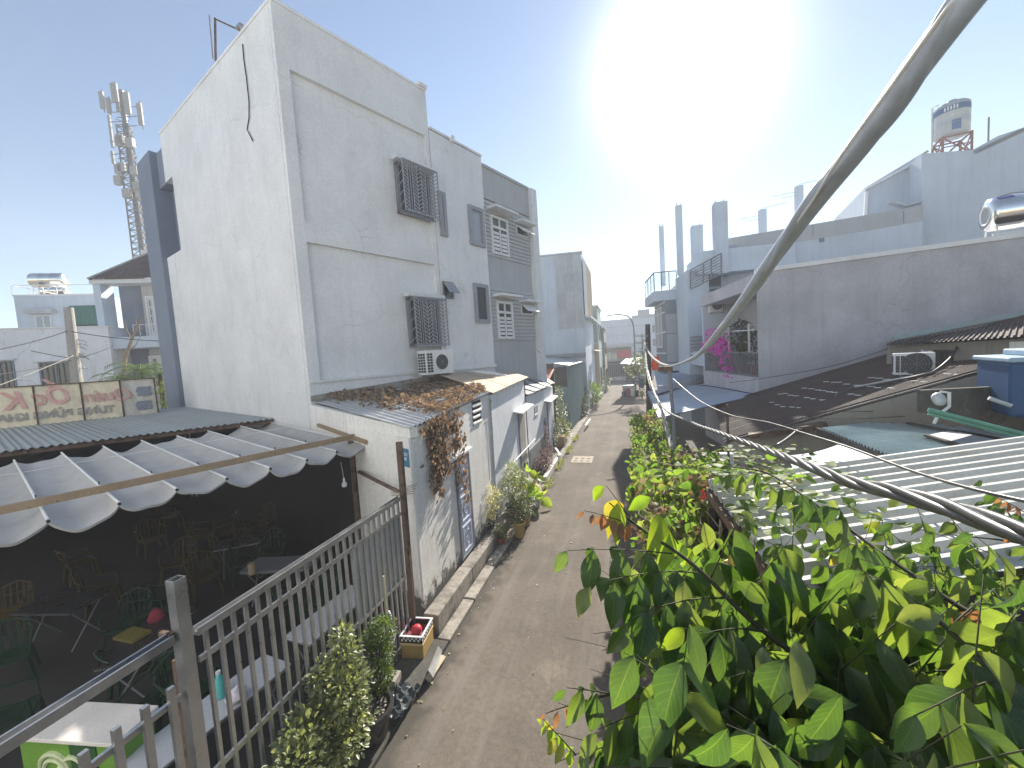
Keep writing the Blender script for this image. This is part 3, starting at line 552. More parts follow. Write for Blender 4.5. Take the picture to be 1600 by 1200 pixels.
for k in range(9):
    y0 = 18.0+k*.0; x0 = -5.0+k*.165
    MB().grid([[(x0+(.165)*j/6, 17.85+i*.33, 3.22+i*.1+.03*math.sin(math.pi*j/6)) for j in range(7)] for i in range(5)]).build('tile_row', M['red_tile'], red, smooth=True)
# ---------------------------------------------------------------- teal corrugated shed
shed = thing('teal_shed', 'weathered teal corrugated shed beside the alley with grey sheet roof', 'shed', (-3.3, 21.94, 0))
def rib_wall(mb, p, q, z0, z1, n, amp, out, per=6):
    p, q = np.array(p, float), np.array(q, float); rows = []
    for i in range(n*per+1): b = p+(q-p)*i/(n*per)+np.array(out)*amp*(.5+.5*math.sin(2*math.pi*i/per)); rows.append([b+ZV*z0, b+ZV*z1])
    return mb.grid(rows)
for k in range(4):
    a, b = 21.94+k*1.9, 21.94+(k+1)*1.9-.01; xa, xb = -3.31+.03*k*1.2, -3.31+.03*(k+1)*1.2
    rib_wall(MB(), (xa, a, 0), (xb, b, 0), .05, 3.55, 9, .03, (1, 0, 0)).build('side_sheet', M['teal_paint'], shed)
for k in range(2): rib_wall(MB(), (-4.75+k*.72, 21.92, 0), (-4.75+(k+1)*.72-.01, 21.92, 0), .05, 2.5 if k else 2.45, 5, .025, (0, -1, 0)).build('front_sheet', M['teal_paint'], shed)
MB().box(-4.75, -3.34, 21.98, 22.05, 2.45, 3.6).build('slatted_gable', mat('dark_slats', (.11, .11, .105), .9, .2, 5, bump=.2), shed)
MB().box(-4.2, -3.75, 21.86, 21.97, 2.05, 2.42).build('meter_box', M['galv'], shed)
for k in range(4): MB().prism([(-5.2, 21.6+k*2, 4.05), (-3.12, 21.6+k*2, 3.66), (-3.12, 23.58+k*2, 3.66), (-5.2, 23.58+k*2, 4.05)], (0, 0, .03)).build('roof_sheet', M['galv'], shed)
# ---------------------------------------------------------------- tall white house with corrugated cladding, further houses
fb4 = Frame((-5.95, 28.8), 82, 1)   # near face, looks at the camera
h4 = thing('tall_white_house', 'tall white house with grey corrugated cladding, far down the left side', 'house', (-3.0, 29.5, 0))
MB().prism([fb4.P(0, 0), fb4.P(3.0, 0), fb4.P(3.0, 0)+np.array([.05, 7, 0]), fb4.P(0, 0)+np.array([0, 7, 0])], ZV*11.4).build('wall', M['blue_plaster'], h4)
for zi in range(4):
    z0 = 6.1+zi*1.32
    for k in range(3): rib_wall(MB(), fb4.P(1.15+k*.6, 0, .02), fb4.P(1.15+(k+1)*.6-.01, 0, .02), z0, z0+1.3, 6, .03, fb4.n).build('cladding_sheet', M['galv'], h4)
MB().fb(fb4, -.05, 3.1, 11.4, 11.5, -7, .1).build('roof', M['galv'], h4)
for k in range(3):
    rib_wall(MB(), (-2.93, 29.4+k*2.3, 0), (-2.91, 29.4+(k+1)*2.3-.02, 0), 7.0, 11.2, 12, .03, (1, 0, 0)).build('cladding_sheet', M['tan_sheet'] if k else M['galv'], h4)
MB().box(-2.95, -2.5, 29.6, 36, 6.8, 6.95).build('side_canopy', M['galv'], h4)
MB().fb(fb4, -.2, 3.0, 4.05, 4.3, .01, .3).build('ledge', M['grey_sheet'], h4)
def far_house(name, label, x0, x1, y0, y1, h, m, wins=(), roof=None, cat='house', canopy=None):
    r = thing(name, label, cat, ((x0+x1)/2, y0, 0)); MB().box(x0, x1, y0, y1, -.02, h).build('wall', m, r)
    MB().box(x0-.1, x1+.1, y0-.1, y1, h, h+.12).build('roof', roof or M['galv'], r)
    for face, a, b, z0, z1 in wins:
        if face == 'x': MB().box(x1 if x1 < 0 else x0-.05, x1+.05 if x1 < 0 else x0, a, b, z0, z1).build('window', M['glass'], r)
        else: MB().box(a, b, y0-.05, y0, z0, z1).build('window', M['glass'], r)
    if canopy: MB().par(canopy[0], canopy[1], canopy[2], (0, 0, .05)).build('canopy', M['tan_sheet'], r)
    return r
far_house('teal_house', 'narrow pale teal house after the tall white clad house', -6, -2.55, 36.6, 41.5, 8.3, M['teal_sheet'], [('x', 37.3, 38.5, 5.3, 6.8), ('x', 39.5, 40.7, 5.3, 6.8), ('x', 37.3, 38.6, 1.2, 2.8)])
far_house('sand_house', 'low sand coloured house front in the left row far down the alley', -5.2, -2.62, 29.9+6.4, 36.5, 5.0, M['tan_sheet'], [], canopy=((-2.7, 33, 4.4), (0, 3.3, 0), (.35, 0, -.1)))
far_house('cream_house', 'cream coloured end house where the left row meets the cross street', -6, -2.35, 41.6, 45.6, 6.6, M['beige_wall'], [('x', 42.3, 43.4, 4, 5.2), ('x', 44, 45, 4, 5.2), ('x', 42.4, 44.6, .1, 2.4)])
# ================================================================== ACROSS THE CROSS STREET
far = thing('grey_shophouse', 'long hazy grey building closing the alley beyond the cross street', 'building', (-2, 80, 0))
MB().box(-5.2, 8.5, 82, 95, -.02, 10.2).build('wall', M['blue_plaster'], far); MB().box(.9, 8.6, 81.8, 95, 10.2, 10.7).build('parapet', M['grey_plaster'], far)
MB().box(2.1, 4.3, 84, 88, 10.7, 11.9).build('stair_head', M['grey_plaster'], far)
for k in range(5): MB().box(-5.2, 8.5, 81.93, 82, 1.9+k*1.7, 2.0+k*1.7).build('wall_band', M['grey_plaster'], far)
for x, z in ((4.6, 7.2), (6.2, 7.2), (4.6, 4.6), (6.4, 4.4), (2.8, 4.6)): MB().box(x, x+1.1, 81.9, 82, z, z+1.3).build('window', M['glass'], far)
shop = thing('open_shop', 'open shop with white roof edge and red banner at the far end of the alley', 'shop', (-1.5, 58, 0))
MB().box(-4.2, .4, 60, 66, -.02, 4.6).build('wall', M['grey_plaster'], shop); MB().box(-4.6, .8, 58.2, 66, 4.6, 4.95).build('roof', M['white_sheet'], shop)
MB().box(-4.1, .3, 59.9, 59.99, .05, 2.6).build('shutter', M['dark_inside'], shop)
MB().box(-1.6, .35, 58.1, 58.2, 3.1, 4.2).build('banner', mat('red_banner', (.5, .12, .12), .7, .15, 2, bump=0), shop)
for k, c in enumerate(((.6, .6, .55), (.55, .6, .2), (.6, .62, .6), (.5, .6, .3), (.62, .62, .6))): MB().box(-3.6+k*.42, -3.32+k*.42, 58.12, 58.2, 2.95+.12*(k % 2), 3.7+.1*(k % 3)).build('sign_board', mat('shop_sign', c, .7, .2, 6, bump=0), shop)
fe = thing('barred_fence', 'low barred wall in front of the open shop at the far end', 'fence', (-1.8, 57.8, 0))
MB().box(-3.7, .3, 57.6, 57.75, 0, .5).build('base_wall', M['grey_plaster'], fe)
for k in range(14): MB().box(-3.7+k*.3, -3.64+k*.3, 57.65, 57.7, .5, 2.3).build('picket', M['grey_metal'], fe)
MB().box(-3.7, .35, 57.63, 57.72, 2.3, 2.4).build('rail', M['grey_metal'], fe)
wh = far_house('small_white_house', 'small white house with one dark window right of the open shop', .85, 3.2, 58, 64, 5.2, M['blue_plaster'], [('y', 2.0, 2.4, 2.9, 3.8)])
# ================================================================== EATERY: SHEET ROOF, CANOPY, FENCE
roof = thing('eatery_roof', 'grey corrugated sheet roof over the dark eatery behind the canvas awning', 'roof', g1.P(2, 3.5))
ra, rb_ = g1.P(1.33, 3.52, .02), Zp(-20, 709, g1.HZ(3.52))          # front edge, from the house wall towards the camera
rc = g1.P(6.17, 3.64, .02); rdv = unit(rb_-ra)
Lr = np.linalg.norm(rb_-ra)
n = 12
for k in range(n):
    t0, t1 = k/n*2.2, (k+1)/n*2.2+.012
    a, b = ra+rdv*Lr*t0, ra+rdv*Lr*t1; back = rc-ra
    MB().grid(corr((a, a+back*1.0), (b, b+back), 7, .018, (0, 0, 1), 8)).build('roof_sheet', M['grey_sheet'], roof, smooth=True)
for k in range(6): p = rc+rdv*Lr*(.25+.13*k); MB().prism([p-ZV*-.03, p+rdv*.5-ZV*-.03, p+rdv*.5+unit(rc-ra)*-.35+ZV*.04, p+unit(rc-ra)*-.35+ZV*.04], (0, 0, .012)).build('patch_sheet', M['white_sheet'], roof)
MB().bar(ra-ZV*.07+unit(rc-ra)*.1, ra+rdv*Lr*2.2-ZV*.07+unit(rc-ra)*.1, .06, .09).build('eave_beam', M['rusty_post'], roof)
eb = MB()
for k in range(10): p = ra+rdv*Lr*(.1+.2*k)-ZV*.06; eb.bar(p, p+(rc-ra), .05, .08)
eb.build('purlin', M['rusty_post'], roof)
ew = thing('eatery_wall', 'dark stained wall on the street side of the eatery under the sheet roof', 'wall', rc)
bdir = unit(np.array([rdv[0], rdv[1], 0]))
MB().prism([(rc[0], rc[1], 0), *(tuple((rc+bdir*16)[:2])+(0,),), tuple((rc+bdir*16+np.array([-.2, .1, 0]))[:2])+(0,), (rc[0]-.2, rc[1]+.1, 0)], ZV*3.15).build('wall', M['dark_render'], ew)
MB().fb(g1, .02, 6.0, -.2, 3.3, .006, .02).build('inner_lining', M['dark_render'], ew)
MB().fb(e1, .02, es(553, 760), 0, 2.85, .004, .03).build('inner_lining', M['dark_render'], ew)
# ---- canvas awning on rods
aw_ = thing('canvas_awning', 'grey scalloped canvas awning on rods and an ochre rusty beam, left foreground', 'awning', (-4.8, 4, 0))
tips = [(-330, 905), (-190, 872), (-60, 845), (75, 814), (186, 787), (276, 765), (354, 748), (422, 732), (479, 719), (526, 706), (572, 694)]
tops = [(-300, 765), (-190, 745), (-80, 733), (22, 720), (96, 708), (161, 698), (221, 689), (277, 682), (325, 674), (374, 666), (415, 659)]
TI = [Zp(u, v, 2.92) for u, v in tips]; TO = [Zp(u, v, 3.05) for u, v in tops]
for k in range(len(TI)):
    rd_ = MB().tube([TO[k]+ZV*.012, TI[k]+ZV*.012], .015, 8).build('awning_rod', M['white_metal'], aw_)
    MB().tube([TI[k]+unit(TO[k]-TI[k])*.004, TI[k]-unit(TO[k]-TI[k])*.03], .017, 8).build('end_cap', M['black'], rd_)
for k in range(len(TI)-1):
    rows = []; w_ = np.linalg.norm(TI[k+1]-TI[k])
    for i in range(11):
        t = i/10; row = []
        for j in range(15):
            s = j/14; p = lerp(lerp(TO[k], TO[k+1], s), lerp(TI[k], TI[k+1], s), t)
            sag = .27*w_*(4*s*(1-s))**.8*(.85+.25*math.sin(t*2.7+k*1.7)) + .018*math.sin(9*s+t*5+k*2)*math.sin(math.pi*s)
            p = p-ZV*(sag+.012); row.append(p)
        rows.append(row)
    o = MB().grid(rows); ends = rows[-1]
    o.grid([[p-ZV*.0 for p in ends], [p-ZV*.035+unit(TO[k]-TI[k])*.02 for p in ends]])
    o.build('canvas_panel', M['canvas'], aw_, smooth=True)
b0 = Zp(557, 681, 3.03); b1 = Zp(-40, 806, 3.03); bd_ = unit(b1-b0)
MB().bar(b0, b1+bd_*.8, .05, .095).build('front_beam', M['rusty_beam'], aw_)
MB().bar(b0-bd_*.02, b0+bd_*-.16, .06, .08).build('beam_end', M['rusty_post'], aw_)
MB().bar(e1.P(.5, 3.12, .04), e1.P(es(575, 685), 2.98, .04), .05, .07).build('side_beam', M['rusty_beam'], aw_)
for tt, sg in ((.33, 0), (.8, 0)): MB().tube([lerp(TO[k], TI[k], tt)+ZV*.03 for k in range(len(TI))], .004, 5).build('awning_wire', M['white_metal'], aw_)
hk = MB()
for k in range(2, len(TI)-1): q = lerp(TO[k], TI[k], .76); hk.tube([q+ZV*.0, q+ZV*.07], .008, 6)
hk.build('rod_hook', M['rusty_post'], aw_)
bulb = thing('hanging_bulb', 'white bulb hanging on a wire below the awning corner', 'lamp', Dp(538, 757, 7.3))
pb = Dp(538, 757, 7.3); MB().tube([pb+ZV*.12, pb+np.array([-.03, 0, .42])], .004, 5).build('wire', M['white_metal'], bulb)
MB().lathe(pb, [(.0, -.045), (.042, -.04), (.047, 0), (.045, .03), (.022, .045), (.018, .12), (.008, .13)], 14).build('bulb_body', M['trim'], bulb, smooth=True)
# ---- fence: square post, top rail, pickets
FX = -3.42
fence = thing('picket_fence', 'steel picket fence with bright top rail between eatery and alley', 'fence', (FX, 3.8, 0))
y0, y1 = 2.16, 5.12
MB().box(FX-.03, FX+.03, y0, y1, 2.33, 2.36).box(FX-.03, FX-.018, y0, y1, 2.361, 2.4).box(FX+.018, FX+.03, y0, y1, 2.361, 2.39).build('top_rail', M['steel'], fence)
for z in (2.1, 1.12, .16): MB().box(FX-.012, FX+.012, y0, y1, z, z+.05).build('cross_rail', M['steel'], fence)
k = 0; y = y0+.07
pm = MB().box(-.015, .015, -.015, .015, 0, 2.22).mesh('picket', M['steel'])
while y < y1-.03:
    inst('picket', pm, fence, (FX, y, .1), np.eye(3)); y += .118
MB().box(FX-.02, FX-.012, 4.05, y1, 1.14, 2.1).build('backing_sheet', M['galv'], fence)
post = thing('fence_post', 'hollow square galvanised post at the joint of the two fence panels', 'post', (FX+.02, 2.08, 0))
ph = MB(); pz = 2.86
ph.box(FX-.04, FX+.05, 2.02, 2.026, 0, pz).box(FX-.04, FX+.05, 2.104, 2.11, 0, pz).box(FX-.04, FX-.034, 2.026, 2.104, 0, pz).box(FX+.044, FX+.05, 2.026, 2.104, 0, pz); ph.build('post_tube', M['galv_post'] if 'galv_post' in M else M['steel'], post)
MB().box(FX-.1, FX-.042, 2.03, 2.1, 0, 2.2).build('inner_tube', M['rusty_post'], post); MB().box(FX-.13, FX+.0, 1.985, 2.018, 2.42, 2.46).build('weld_plate', M['rusty_post'], post)
gate = thing('sliding_gate', 'steel gate panel with spiked pickets under a long track rail, bottom left', 'gate', (FX, .9, 0))
MB().box(FX-.05, FX+.02, -.6, 2.0, 2.38, 2.42).box(FX-.05, FX-.035, -.6, 2.0, 2.42, 2.46).box(FX+.005, FX+.02, -.6, 2.0, 2.42, 2.45).build('track_rail', M['steel'], gate)
for z in (1.93, .3): MB().box(FX-.01, FX+.02, -.6, 2.0, z, z+.045).build('cross_rail', M['steel'], gate)
y = 1.92
while y > -.6:
    MB().prism([(FX+.022, y-.022, .1), (FX+.056, y-.022, .1), (FX+.056, y+.022, .1), (FX+.022, y+.022, .1)], (0, 0, 2.0)).build('picket', M['steel'], gate); y -= .165
# rust brown corner post and stay beside the end wall
cp = thing('corner_post', 'rust brown post at the fence end against the white gable wall', 'post', (FX, 5.2, 0))
MB().bar((-3.43, 5.22, 0), (-3.42, 5.24, 3.2), .085, .06, up=np.array([0, 1, 0])).build('upright', M['rusty_post'], cp)
MB().bar((-3.52, 5.25, 2.42), tuple(e1.P(es(565, 745), 2.36, .05)), .05, .04).build('stay', M['rusty_post'], cp)
MB().bar(e1.P(es(557, 740), 0, .05), e1.P(es(557, 740), 2.95, .05), .1, .06).build('rear_upright', M['rusty_post'], cp)
wr = MB()
for k in range(5): wr.tube([(-3.58, 5.16, 2.38+.03*k), (-3.45, 5.14, 2.4+.02*k), (-3.3, 5.35+.03*k, 2.36+.03*k)], .006, 4)
wr.build('binding_wire', M['dry_stem'], cp)
# ================================================================== EATERY FURNITURE
def chair(m, name, label, cat, group):
    """moulded armchair: seat, slatted curved back, two arms, four splayed legs"""
    r = thing(name, label, cat, (0, 0, 0), group)
    st = MB(); st.grid([[(x*.42, y*.42-.0, .41-.03*math.cos(x*2.6)*math.cos(y*2.6)+.02*(y > .4)) for x in np.linspace(-.5, .5, 5)] for y in np.linspace(-.5, .5, 5)])
    st.par((-.21, -.21, .375), (.42, 0, 0), (0, .012, 0), (0, 0, .04)).par((-.21, .198, .375), (.42, 0, 0), (0, .012, 0), (0, 0, .04)).par((-.21, -.198, .375), (.012, 0, 0), (0, .396, 0), (0, 0, .04)).par((.198, -.198, .375), (.012, 0, 0), (0, .396, 0), (0, 0, .04)); st.build('seat', m, r)
    for sx in (-1, 1):
        for sy in (-1, 1): MB().bar((sx*.19, sy*.19, .4), (sx*.24, sy*.24, 0), .045, .035).build('leg', m, r)
        MB().tube([(sx*.22, -.2, .4), (sx*.25, -.19, .62), (sx*.25, .0, .66), (sx*.24, .2, .66), (sx*.2, .25, .72)], .016, 6).build('arm', m, r)
    bk = MB(); arc = lambda a, z: (.23*math.sin(a), .17+.1*math.cos(a)+(z-.4)*.16, z)
    for a in np.linspace(-1.1, 1.1, 7): bk.bar(arc(a, .42), arc(a, .82-.06*abs(a)), .028, .012, up=np.array([0, 1, 0]))
    bk.tube([arc(a, .83-.07*abs(a)) for a in np.linspace(-1.3, 1.3, 9)], .018, 6); bk.tube([arc(a, .62) for a in np.linspace(-1.2, 1.2, 9)], .012, 6); bk.build('backrest', m, r); return r
yc = chair(M['yellow_plastic'], 'yellow_chair', 'yellow plastic armchair with slatted back in the dark eatery', 'chair', 'yellow armchairs in the eatery')
gc = chair(M['green_plastic'], 'green_chair', 'green plastic armchair in the dark eatery', 'chair', 'green armchairs in the eatery')
ych = [(165, 930, 2.6), (283, 880, .4), (322, 905, 1.2), (320, 835, 2.2), (352, 830, -.6), (395, 835, 1.8), (415, 815, .2), (240, 840, 1.4), (130, 880, 2.9), (20, 965, .8), (270, 800, 2.3)]
ylab = ['yellow armchair standing alone left of the green chair and yellow tray', 'yellow armchair nearest the tall square fence post on its left', 'yellow armchair facing the long grey table, right of the square post', 'yellow armchair at the back beside the folding table', 'yellow armchair beside the one at the folding table', 'yellow armchair behind the beige canister table', 'rearmost yellow armchair against the dark side wall', 'yellow armchair in the middle of the dark floor', 'yellow armchair in shadow left of the middle', 'yellow armchair at the left picture edge', 'yellow armchair farthest back under the awning scallops']
for k, (u, v, a) in enumerate(ych): o = yc if k == 0 else copy_tree(yc); put(o, Zp(u, v+25, .012), a, ylab[k])
gch = [(205, 985, .5), (255, 955, 2.0), (215, 1060, 2.8), (20, 1040, 1.1), (25, 1140, 2.6), (250, 1120, .3), (395, 880, 1.9), (430, 865, .7), (470, 960, 2.4), (300, 1105, 1.4), (505, 945, .2)]
glab = ['green armchair behind the black table with the yellow tray', 'green armchair next to the red cloth by the square post', 'green armchair in front of the yellow tray table', 'green armchair at the left edge behind the counter', 'green armchair left of the green fronted counter', 'green armchair by the near white table', 'green armchair at the left end of the long grey table', 'green armchair behind the long grey table', 'green armchair behind the pickets at the second white table', 'green armchair between the counter and the near white table', 'green armchair at the far end of the second white table']
for k, (u, v, a) in enumerate(gch): o = gc if k == 0 else copy_tree(gc); put(o, Zp(u, v+25, .012), a, glab[k])
def table(label, cx, cy, rz, lx, ly, top, frame, h=.72, group='tables in the eatery'):
    r = thing('folding_table', label, 'table', (0, 0, 0), group)
    MB().box(-lx/2, lx/2, -ly/2, ly/2, h-.025, h).build('tabletop', top, r, bevel=.006); MB().box(-lx/2+.02, lx/2-.02, -ly/2+.02, ly/2-.02, h-.06, h-.026).build('apron', frame, r)
    for sx in (-1, 1):
        for sy in (-1, 1): MB().tube([(sx*(lx/2-.08), sy*(ly/2-.06), h-.04), (sx*(lx/2-.14), -sy*(ly/2-.06), 0.0)], .012, 6).build('leg', M['grey_metal'], r)
    return put(r, (cx, cy, .012), rz)
M['table_white'] = mat('white_tabletop', (.5, .51, .53), .4, .06, 3, bump=.02); M['table_grey'] = mat('grey_tabletop', (.22, .225, .24), .4, .06, 3, bump=.02); M['table_black'] = mat('black_tabletop', (.03, .03, .032), .3, .1, 3, bump=.02)
def tabat(label, u, v, rz, lx, ly, top): p = Zp(u, v, .73); return table(label, p[0], p[1], rz, lx, ly, top, M['steel']), p
t1, p1 = tabat('long grey table holding a beige canister in front of the dark wall', 440, 880, .25, 1.3, .55, M['table_grey'])
t2, p2 = tabat('white table behind the pickets near the fence middle', 520, 955, 1.5, 1.3, .5, M['table_white'])
t3, p3 = tabat('white table by the fence with a teal bottle and a plastic bag', 335, 1105, 1.45, 1.5, .5, M['table_white'])
t4, p4 = tabat('black table carrying a yellow tray, left of the square post', 235, 990, -1.1, 1.2, .6, M['table_black'])
t5, p5 = tabat('dark folding table with thin crossed legs at the back of the eatery', 375, 845, .6, .9, .5, M['table_black'])
t6, p6 = tabat('dark table beside the lone yellow armchair, left', 95, 940, .2, 1.1, .6, M['table_black'])
pc = Zp(394, 895, .75); tag(MB().lathe(pc-ZV*.02, [(.06, 0), (.06, .2), (.055, .21)], 14).build('canister', mat('beige_card_tube', (.4, .31, .2), .7, .1, 5, bump=.02), smooth=False), 'beige cylindrical canister on the end of the long grey table', 'canister')
pt = Zp(207, 992, .75); tag(MB().box(pt[0]-.2, pt[0]+.2, pt[1]-.12, pt[1]+.12, pt[2]-.02, pt[2]+.02).build('tray', mat('yellow_tray', (.2, .17, .035), .5, .1, 6, bump=.05)), 'yellow tray lying on the black table', 'tray')  # tray colour also darkened to stand for the dim interior
pr = Zp(244, 962, .8); rc_ = MB()
rc_.lathe(pr-ZV*.08, [(.09, 0), (.11, .06), (.07, .15), (.03, .19)], 10); tag(rc_.build('red_cloth', mat('red_cloth', (.28, .03, .05), .8, .2, 8, bump=.2), smooth=True), 'red bundled cloth on the black table beside the square post', 'cloth')
pb2 = Zp(345, 1085, .76); bt = thing('bottle', 'teal plastic bottle on the white table behind the pickets', 'bottle', pb2-ZV*.03)
MB().lathe(pb2-ZV*.03, [(.05, 0), (.055, .02), (.055, .2), (.03, .25), (.022, .28)], 14).build('bottle_body', mat('teal_bottle', (.1, .45, .42), .25, .05, 5, bump=0), bt, smooth=True); MB().lathe(pb2+ZV*.25, [(.026, 0), (.026, .03)], 12).build('bottle_cap', M['trim'], bt)
pg = Zp(370, 1092, .75); bgm = MB(); bgm.lathe(pg-ZV*.02, [(.02, 0), (.1, .03), (.11, .08), (.05, .13), (.02, .17)], 9)
bgm.v = [(x+.02*math.sin(z*60+y*30), y+.02*math.cos(x*50), z) for x, y, z in bgm.v]; tag(bgm.build('plastic_bag', mat('white_plastic_bag', (.66, .6, .64), .35, .15, 9, bump=.3), smooth=True), 'crumpled white plastic bag next to the teal bottle on the table', 'bag')
# food counter, green front with a plain swirl emblem
ca, cb, ccn = Zp(15, 1152, 1.0), Zp(178, 1163, 1.0), Zp(208, 1130, 1.0)
ct = thing('food_counter', 'food counter with white top and green printed front at bottom left', 'counter', ca*[1, 1, 0])
ex = cb-ca; ey = np.cross(ZV, unit(ex))*-1; ey = ey*np.sign(ey.dot(ccn-cb)); dy_ = .42
MB().par(ca-ZV*.04, ex, ey*dy_, ZV*.04).build('counter_top', mat('cream_counter_top', (.75, .7, .64), .5, .08, 3, bump=.05), ct, bevel=.006)
MB().par(ca+ey*.04+ex*.03-ZV*.98, ex*.94, ey*(dy_-.08), ZV*.94).build('counter_body', mat('lime_green_panel', (.16, .33, .05), .5, .08, 3, bump=.02), ct)
fo_ = ca+ey*.035+ex*.1; xh = unit(ex); em = mat('pale_print', (.6, .66, .4), .6, .05, 5, bump=0); eg = mat('dark_green_print', (.03, .1, .03), .6, .05, 5, bump=0)
sw = MB()
for r0, x0, z0 in ((.17, .3, -.35), (.12, .3, -.36), (.1, .52, -.3)): sw.tube([fo_+xh*(x0+r0*math.cos(t))+ZV*(z0+r0*math.sin(t))-ey*.004 for t in np.linspace(-.3, 3.9, 16)], [.006+.018*math.sin(math.pi*i/15) for i in range(16)], 6)
sw.tube([fo_+xh*(.36+.22*s)+ZV*(-.3-.3*s*s)-ey*.004 for s in np.linspace(0, 1, 8)], .02, 6); sw.build('emblem', em, ct)
MB().par(fo_+xh*.5-ZV*.9-ey*.004, xh*.3, ey*.003, ZV*.86).build('dark_panel', eg, ct)
# ================================================================== BEHIND THE EATERY: BANNER, HOUSES, POLE, TOWER
n0 = DIR(41)
pR = Zp(247, 642, 3.35); frb = Frame(pR, 41, 1)
def bpx(u, v, o=0): return frb.px(u, v, o)
sb = [frb.px(u, 640)[0] for u in (-120, -50, 57, 131, 193, 247)]
ban = thing('banner_sign', 'sun faded yellow banner on a pipe frame, lettering showing mirrored from behind', 'sign', pR)
M['banner'] = mat('faded_yellow_vinyl', (.68, .62, .47), .7, .12, 1.5, stain=((.55, .53, .48), .5, 1.2, .5), bump=.12, bscale=20); M['banner_grey'] = mat('worn_grey_vinyl', (.5, .49, .45), .7, .15, 1.5, stain=((.25, .26, .27), .6, 2, .5), bump=.2, bscale=20)
for k in range(len(sb)-1):
    a, b = sb[k], sb[k+1]; rows = [[frb.P(a+(b-a)*i/10, 3.27+(1.15)*j/6, .02*math.sin(i*1.3+j*.9+k)*(i % 10 > 0)) for i in range(11)] for j in range(7)]
    MB().grid(rows).build('banner_panel', M['banner'] if k < 4 else M['banner_grey'], ban, smooth=True)
for s in sb: MB().bar(frb.P(s, 2.9, .03), frb.P(s, 4.44, .03), .03).build('frame_post', M['rusty_post'], ban)
for z in (3.26, 4.43): MB().bar(frb.P(sb[0], z, .03), frb.P(sb[-1], z, .03), .03).build('frame_rail', M['rusty_post'], ban)
M['faded_red'] = mat('faded_red_print', (.56, .33, .31), .8, .15, 3, bump=0); M['faded_black'] = mat('faded_grey_print', (.3, .29, .28), .8, .15, 3, bump=0)
def mtext(body, u, v, h, m, bold, shear=0):   # reads from the street; from here it is mirrored, its start is on the right
    s, z = frb.px(u, v, .03); return text(body, 'lettering', m, frb.P(s, z, .034), -frb.d, ZV, h, ban, bold, shear)
mtext('TƯNG BỪNG KHAI', 180, 643, .29, M['faded_black'], .011); mtext('Quán', 208, 622, .48, M['faded_red'], .011, .25); mtext('Ốc', 114, 628, .65, M['faded_red'], .016, .2); mtext('K', 46, 637, .7, M['faded_red'], .018, .25)
for q in range(2): s, z = frb.px(228, 612+22*q, .03); tag(MB().grid([[frb.P(s-.22+.07*i+.03*math.sin(j*2), z-.11+.07*j, .036+.01*math.sin(i+j)) for i in range(6)] for j in range(5)]).build('printed_mark', M['slate_paint'], ban), None, None)
MB().prism([frb.P(sb[0], 2.2, -.1), frb.P(sb[3], 2.2, -.1), frb.P(sb[3], 3.2, -.1), frb.P(sb[0], 3.2, -.1)], frb.n*-.05).build('back_sheet', M['dark_render'], ban)
def seen(fr, u0, v0, u1, v1, o=0): a, z1 = fr.px(u0, v0, o); b, z0 = fr.px(u1, v1, o); return min(a, b), max(a, b), min(z0, z1), max(z0, z1)
# long white front with dark windows
fw = Frame(Dp(60, 560, 24), 52, 1)
s0, s1, z0, z1 = seen(fw, -30, 516, 180, 600)
lw_ = thing('white_front_building', 'long low white building with dark barred windows behind the banner', 'building', fw.P(s0, 0))
MB().fb(fw, s0-3, s1, 0, z1, -6, 0).build('wall', M['plaster2'], lw_); MB().fb(fw, s0-3, s1+.05, z1, z1+.08, -6, .06).build('parapet_coping', M['trim'], lw_)
for a in ((-30, 566, 28, 606), (60, 567, 117, 602)):
    q = seen(fw, *a); w_ = rect_win(fw, lw_, 'window', q[0], q[1], q[2], q[3], M['slate_paint'], M['glass'], .08, .05, 0, 1)
    for k in range(6): x = q[0]+(q[1]-q[0])*(k+.5)/6; MB().fb(fw, x-.02, x+.02, q[2], q[3], .02, .05).build('window_bar', M['fan_black'], w_)
    MB().fb(fw, q[0]-.15, q[1]+.15, q[3]+.05, q[3]+.15, 0, .25).build('window_hood', M['trim'], lw_)
q = seen(fw, 140, 562, 152, 600); MB().fb(fw, q[0], q[1], q[2], q[3], 0, .03).build('recess_panel', M['trim'], lw_)
# terrace house with shutter
ft = Frame(Dp(80, 500, 30), 58, 1); q = seen(ft, 21, 463, 166, 560)
th = thing('terrace_house', 'pale blue terrace house with a hooded window and a dark green shutter', 'house', ft.P(q[0], 0))
MB().fb(ft, q[0], q[1], 0, q[3], -7, 0).build('wall', M['blue_plaster'], th)
MB().fb(ft, q[0]-.05, q[1], q[3], q[3]+.1, -7, .06).build('parapet_coping', M['trim'], th)
p_ = seen(ft, 54, 493, 84, 522); w_ = rect_win(ft, th, 'window', *p_, M['trim'], M['pale_glass'], .08, .06, 0, 1)
p_ = seen(ft, 45, 485, 90, 490); MB().fb(ft, *p_, 0, .5).build('window_hood', M['grey_plaster'], th)
p_ = seen(ft, 108, 478, 169, 508); sh_ = MB()
rib_wall(sh_, ft.P(p_[0], 0, .02), ft.P(p_[1], 0, .02), p_[2], p_[3], 16, .04, ft.n); sh_.build('shutter', M['green_shutter'], th)
p_ = seen(ft, 108, 508, 169, 516); MB().fb(ft, *p_, 0, .12).build('shutter_base', M['dark_inside'], th)
rl = MB()
for u in (20, 48, 154): s, z = ft.px(u, 463, -.3); rl.bar(ft.P(s, z, -.3), ft.P(s, z+.75, -.3), .04)
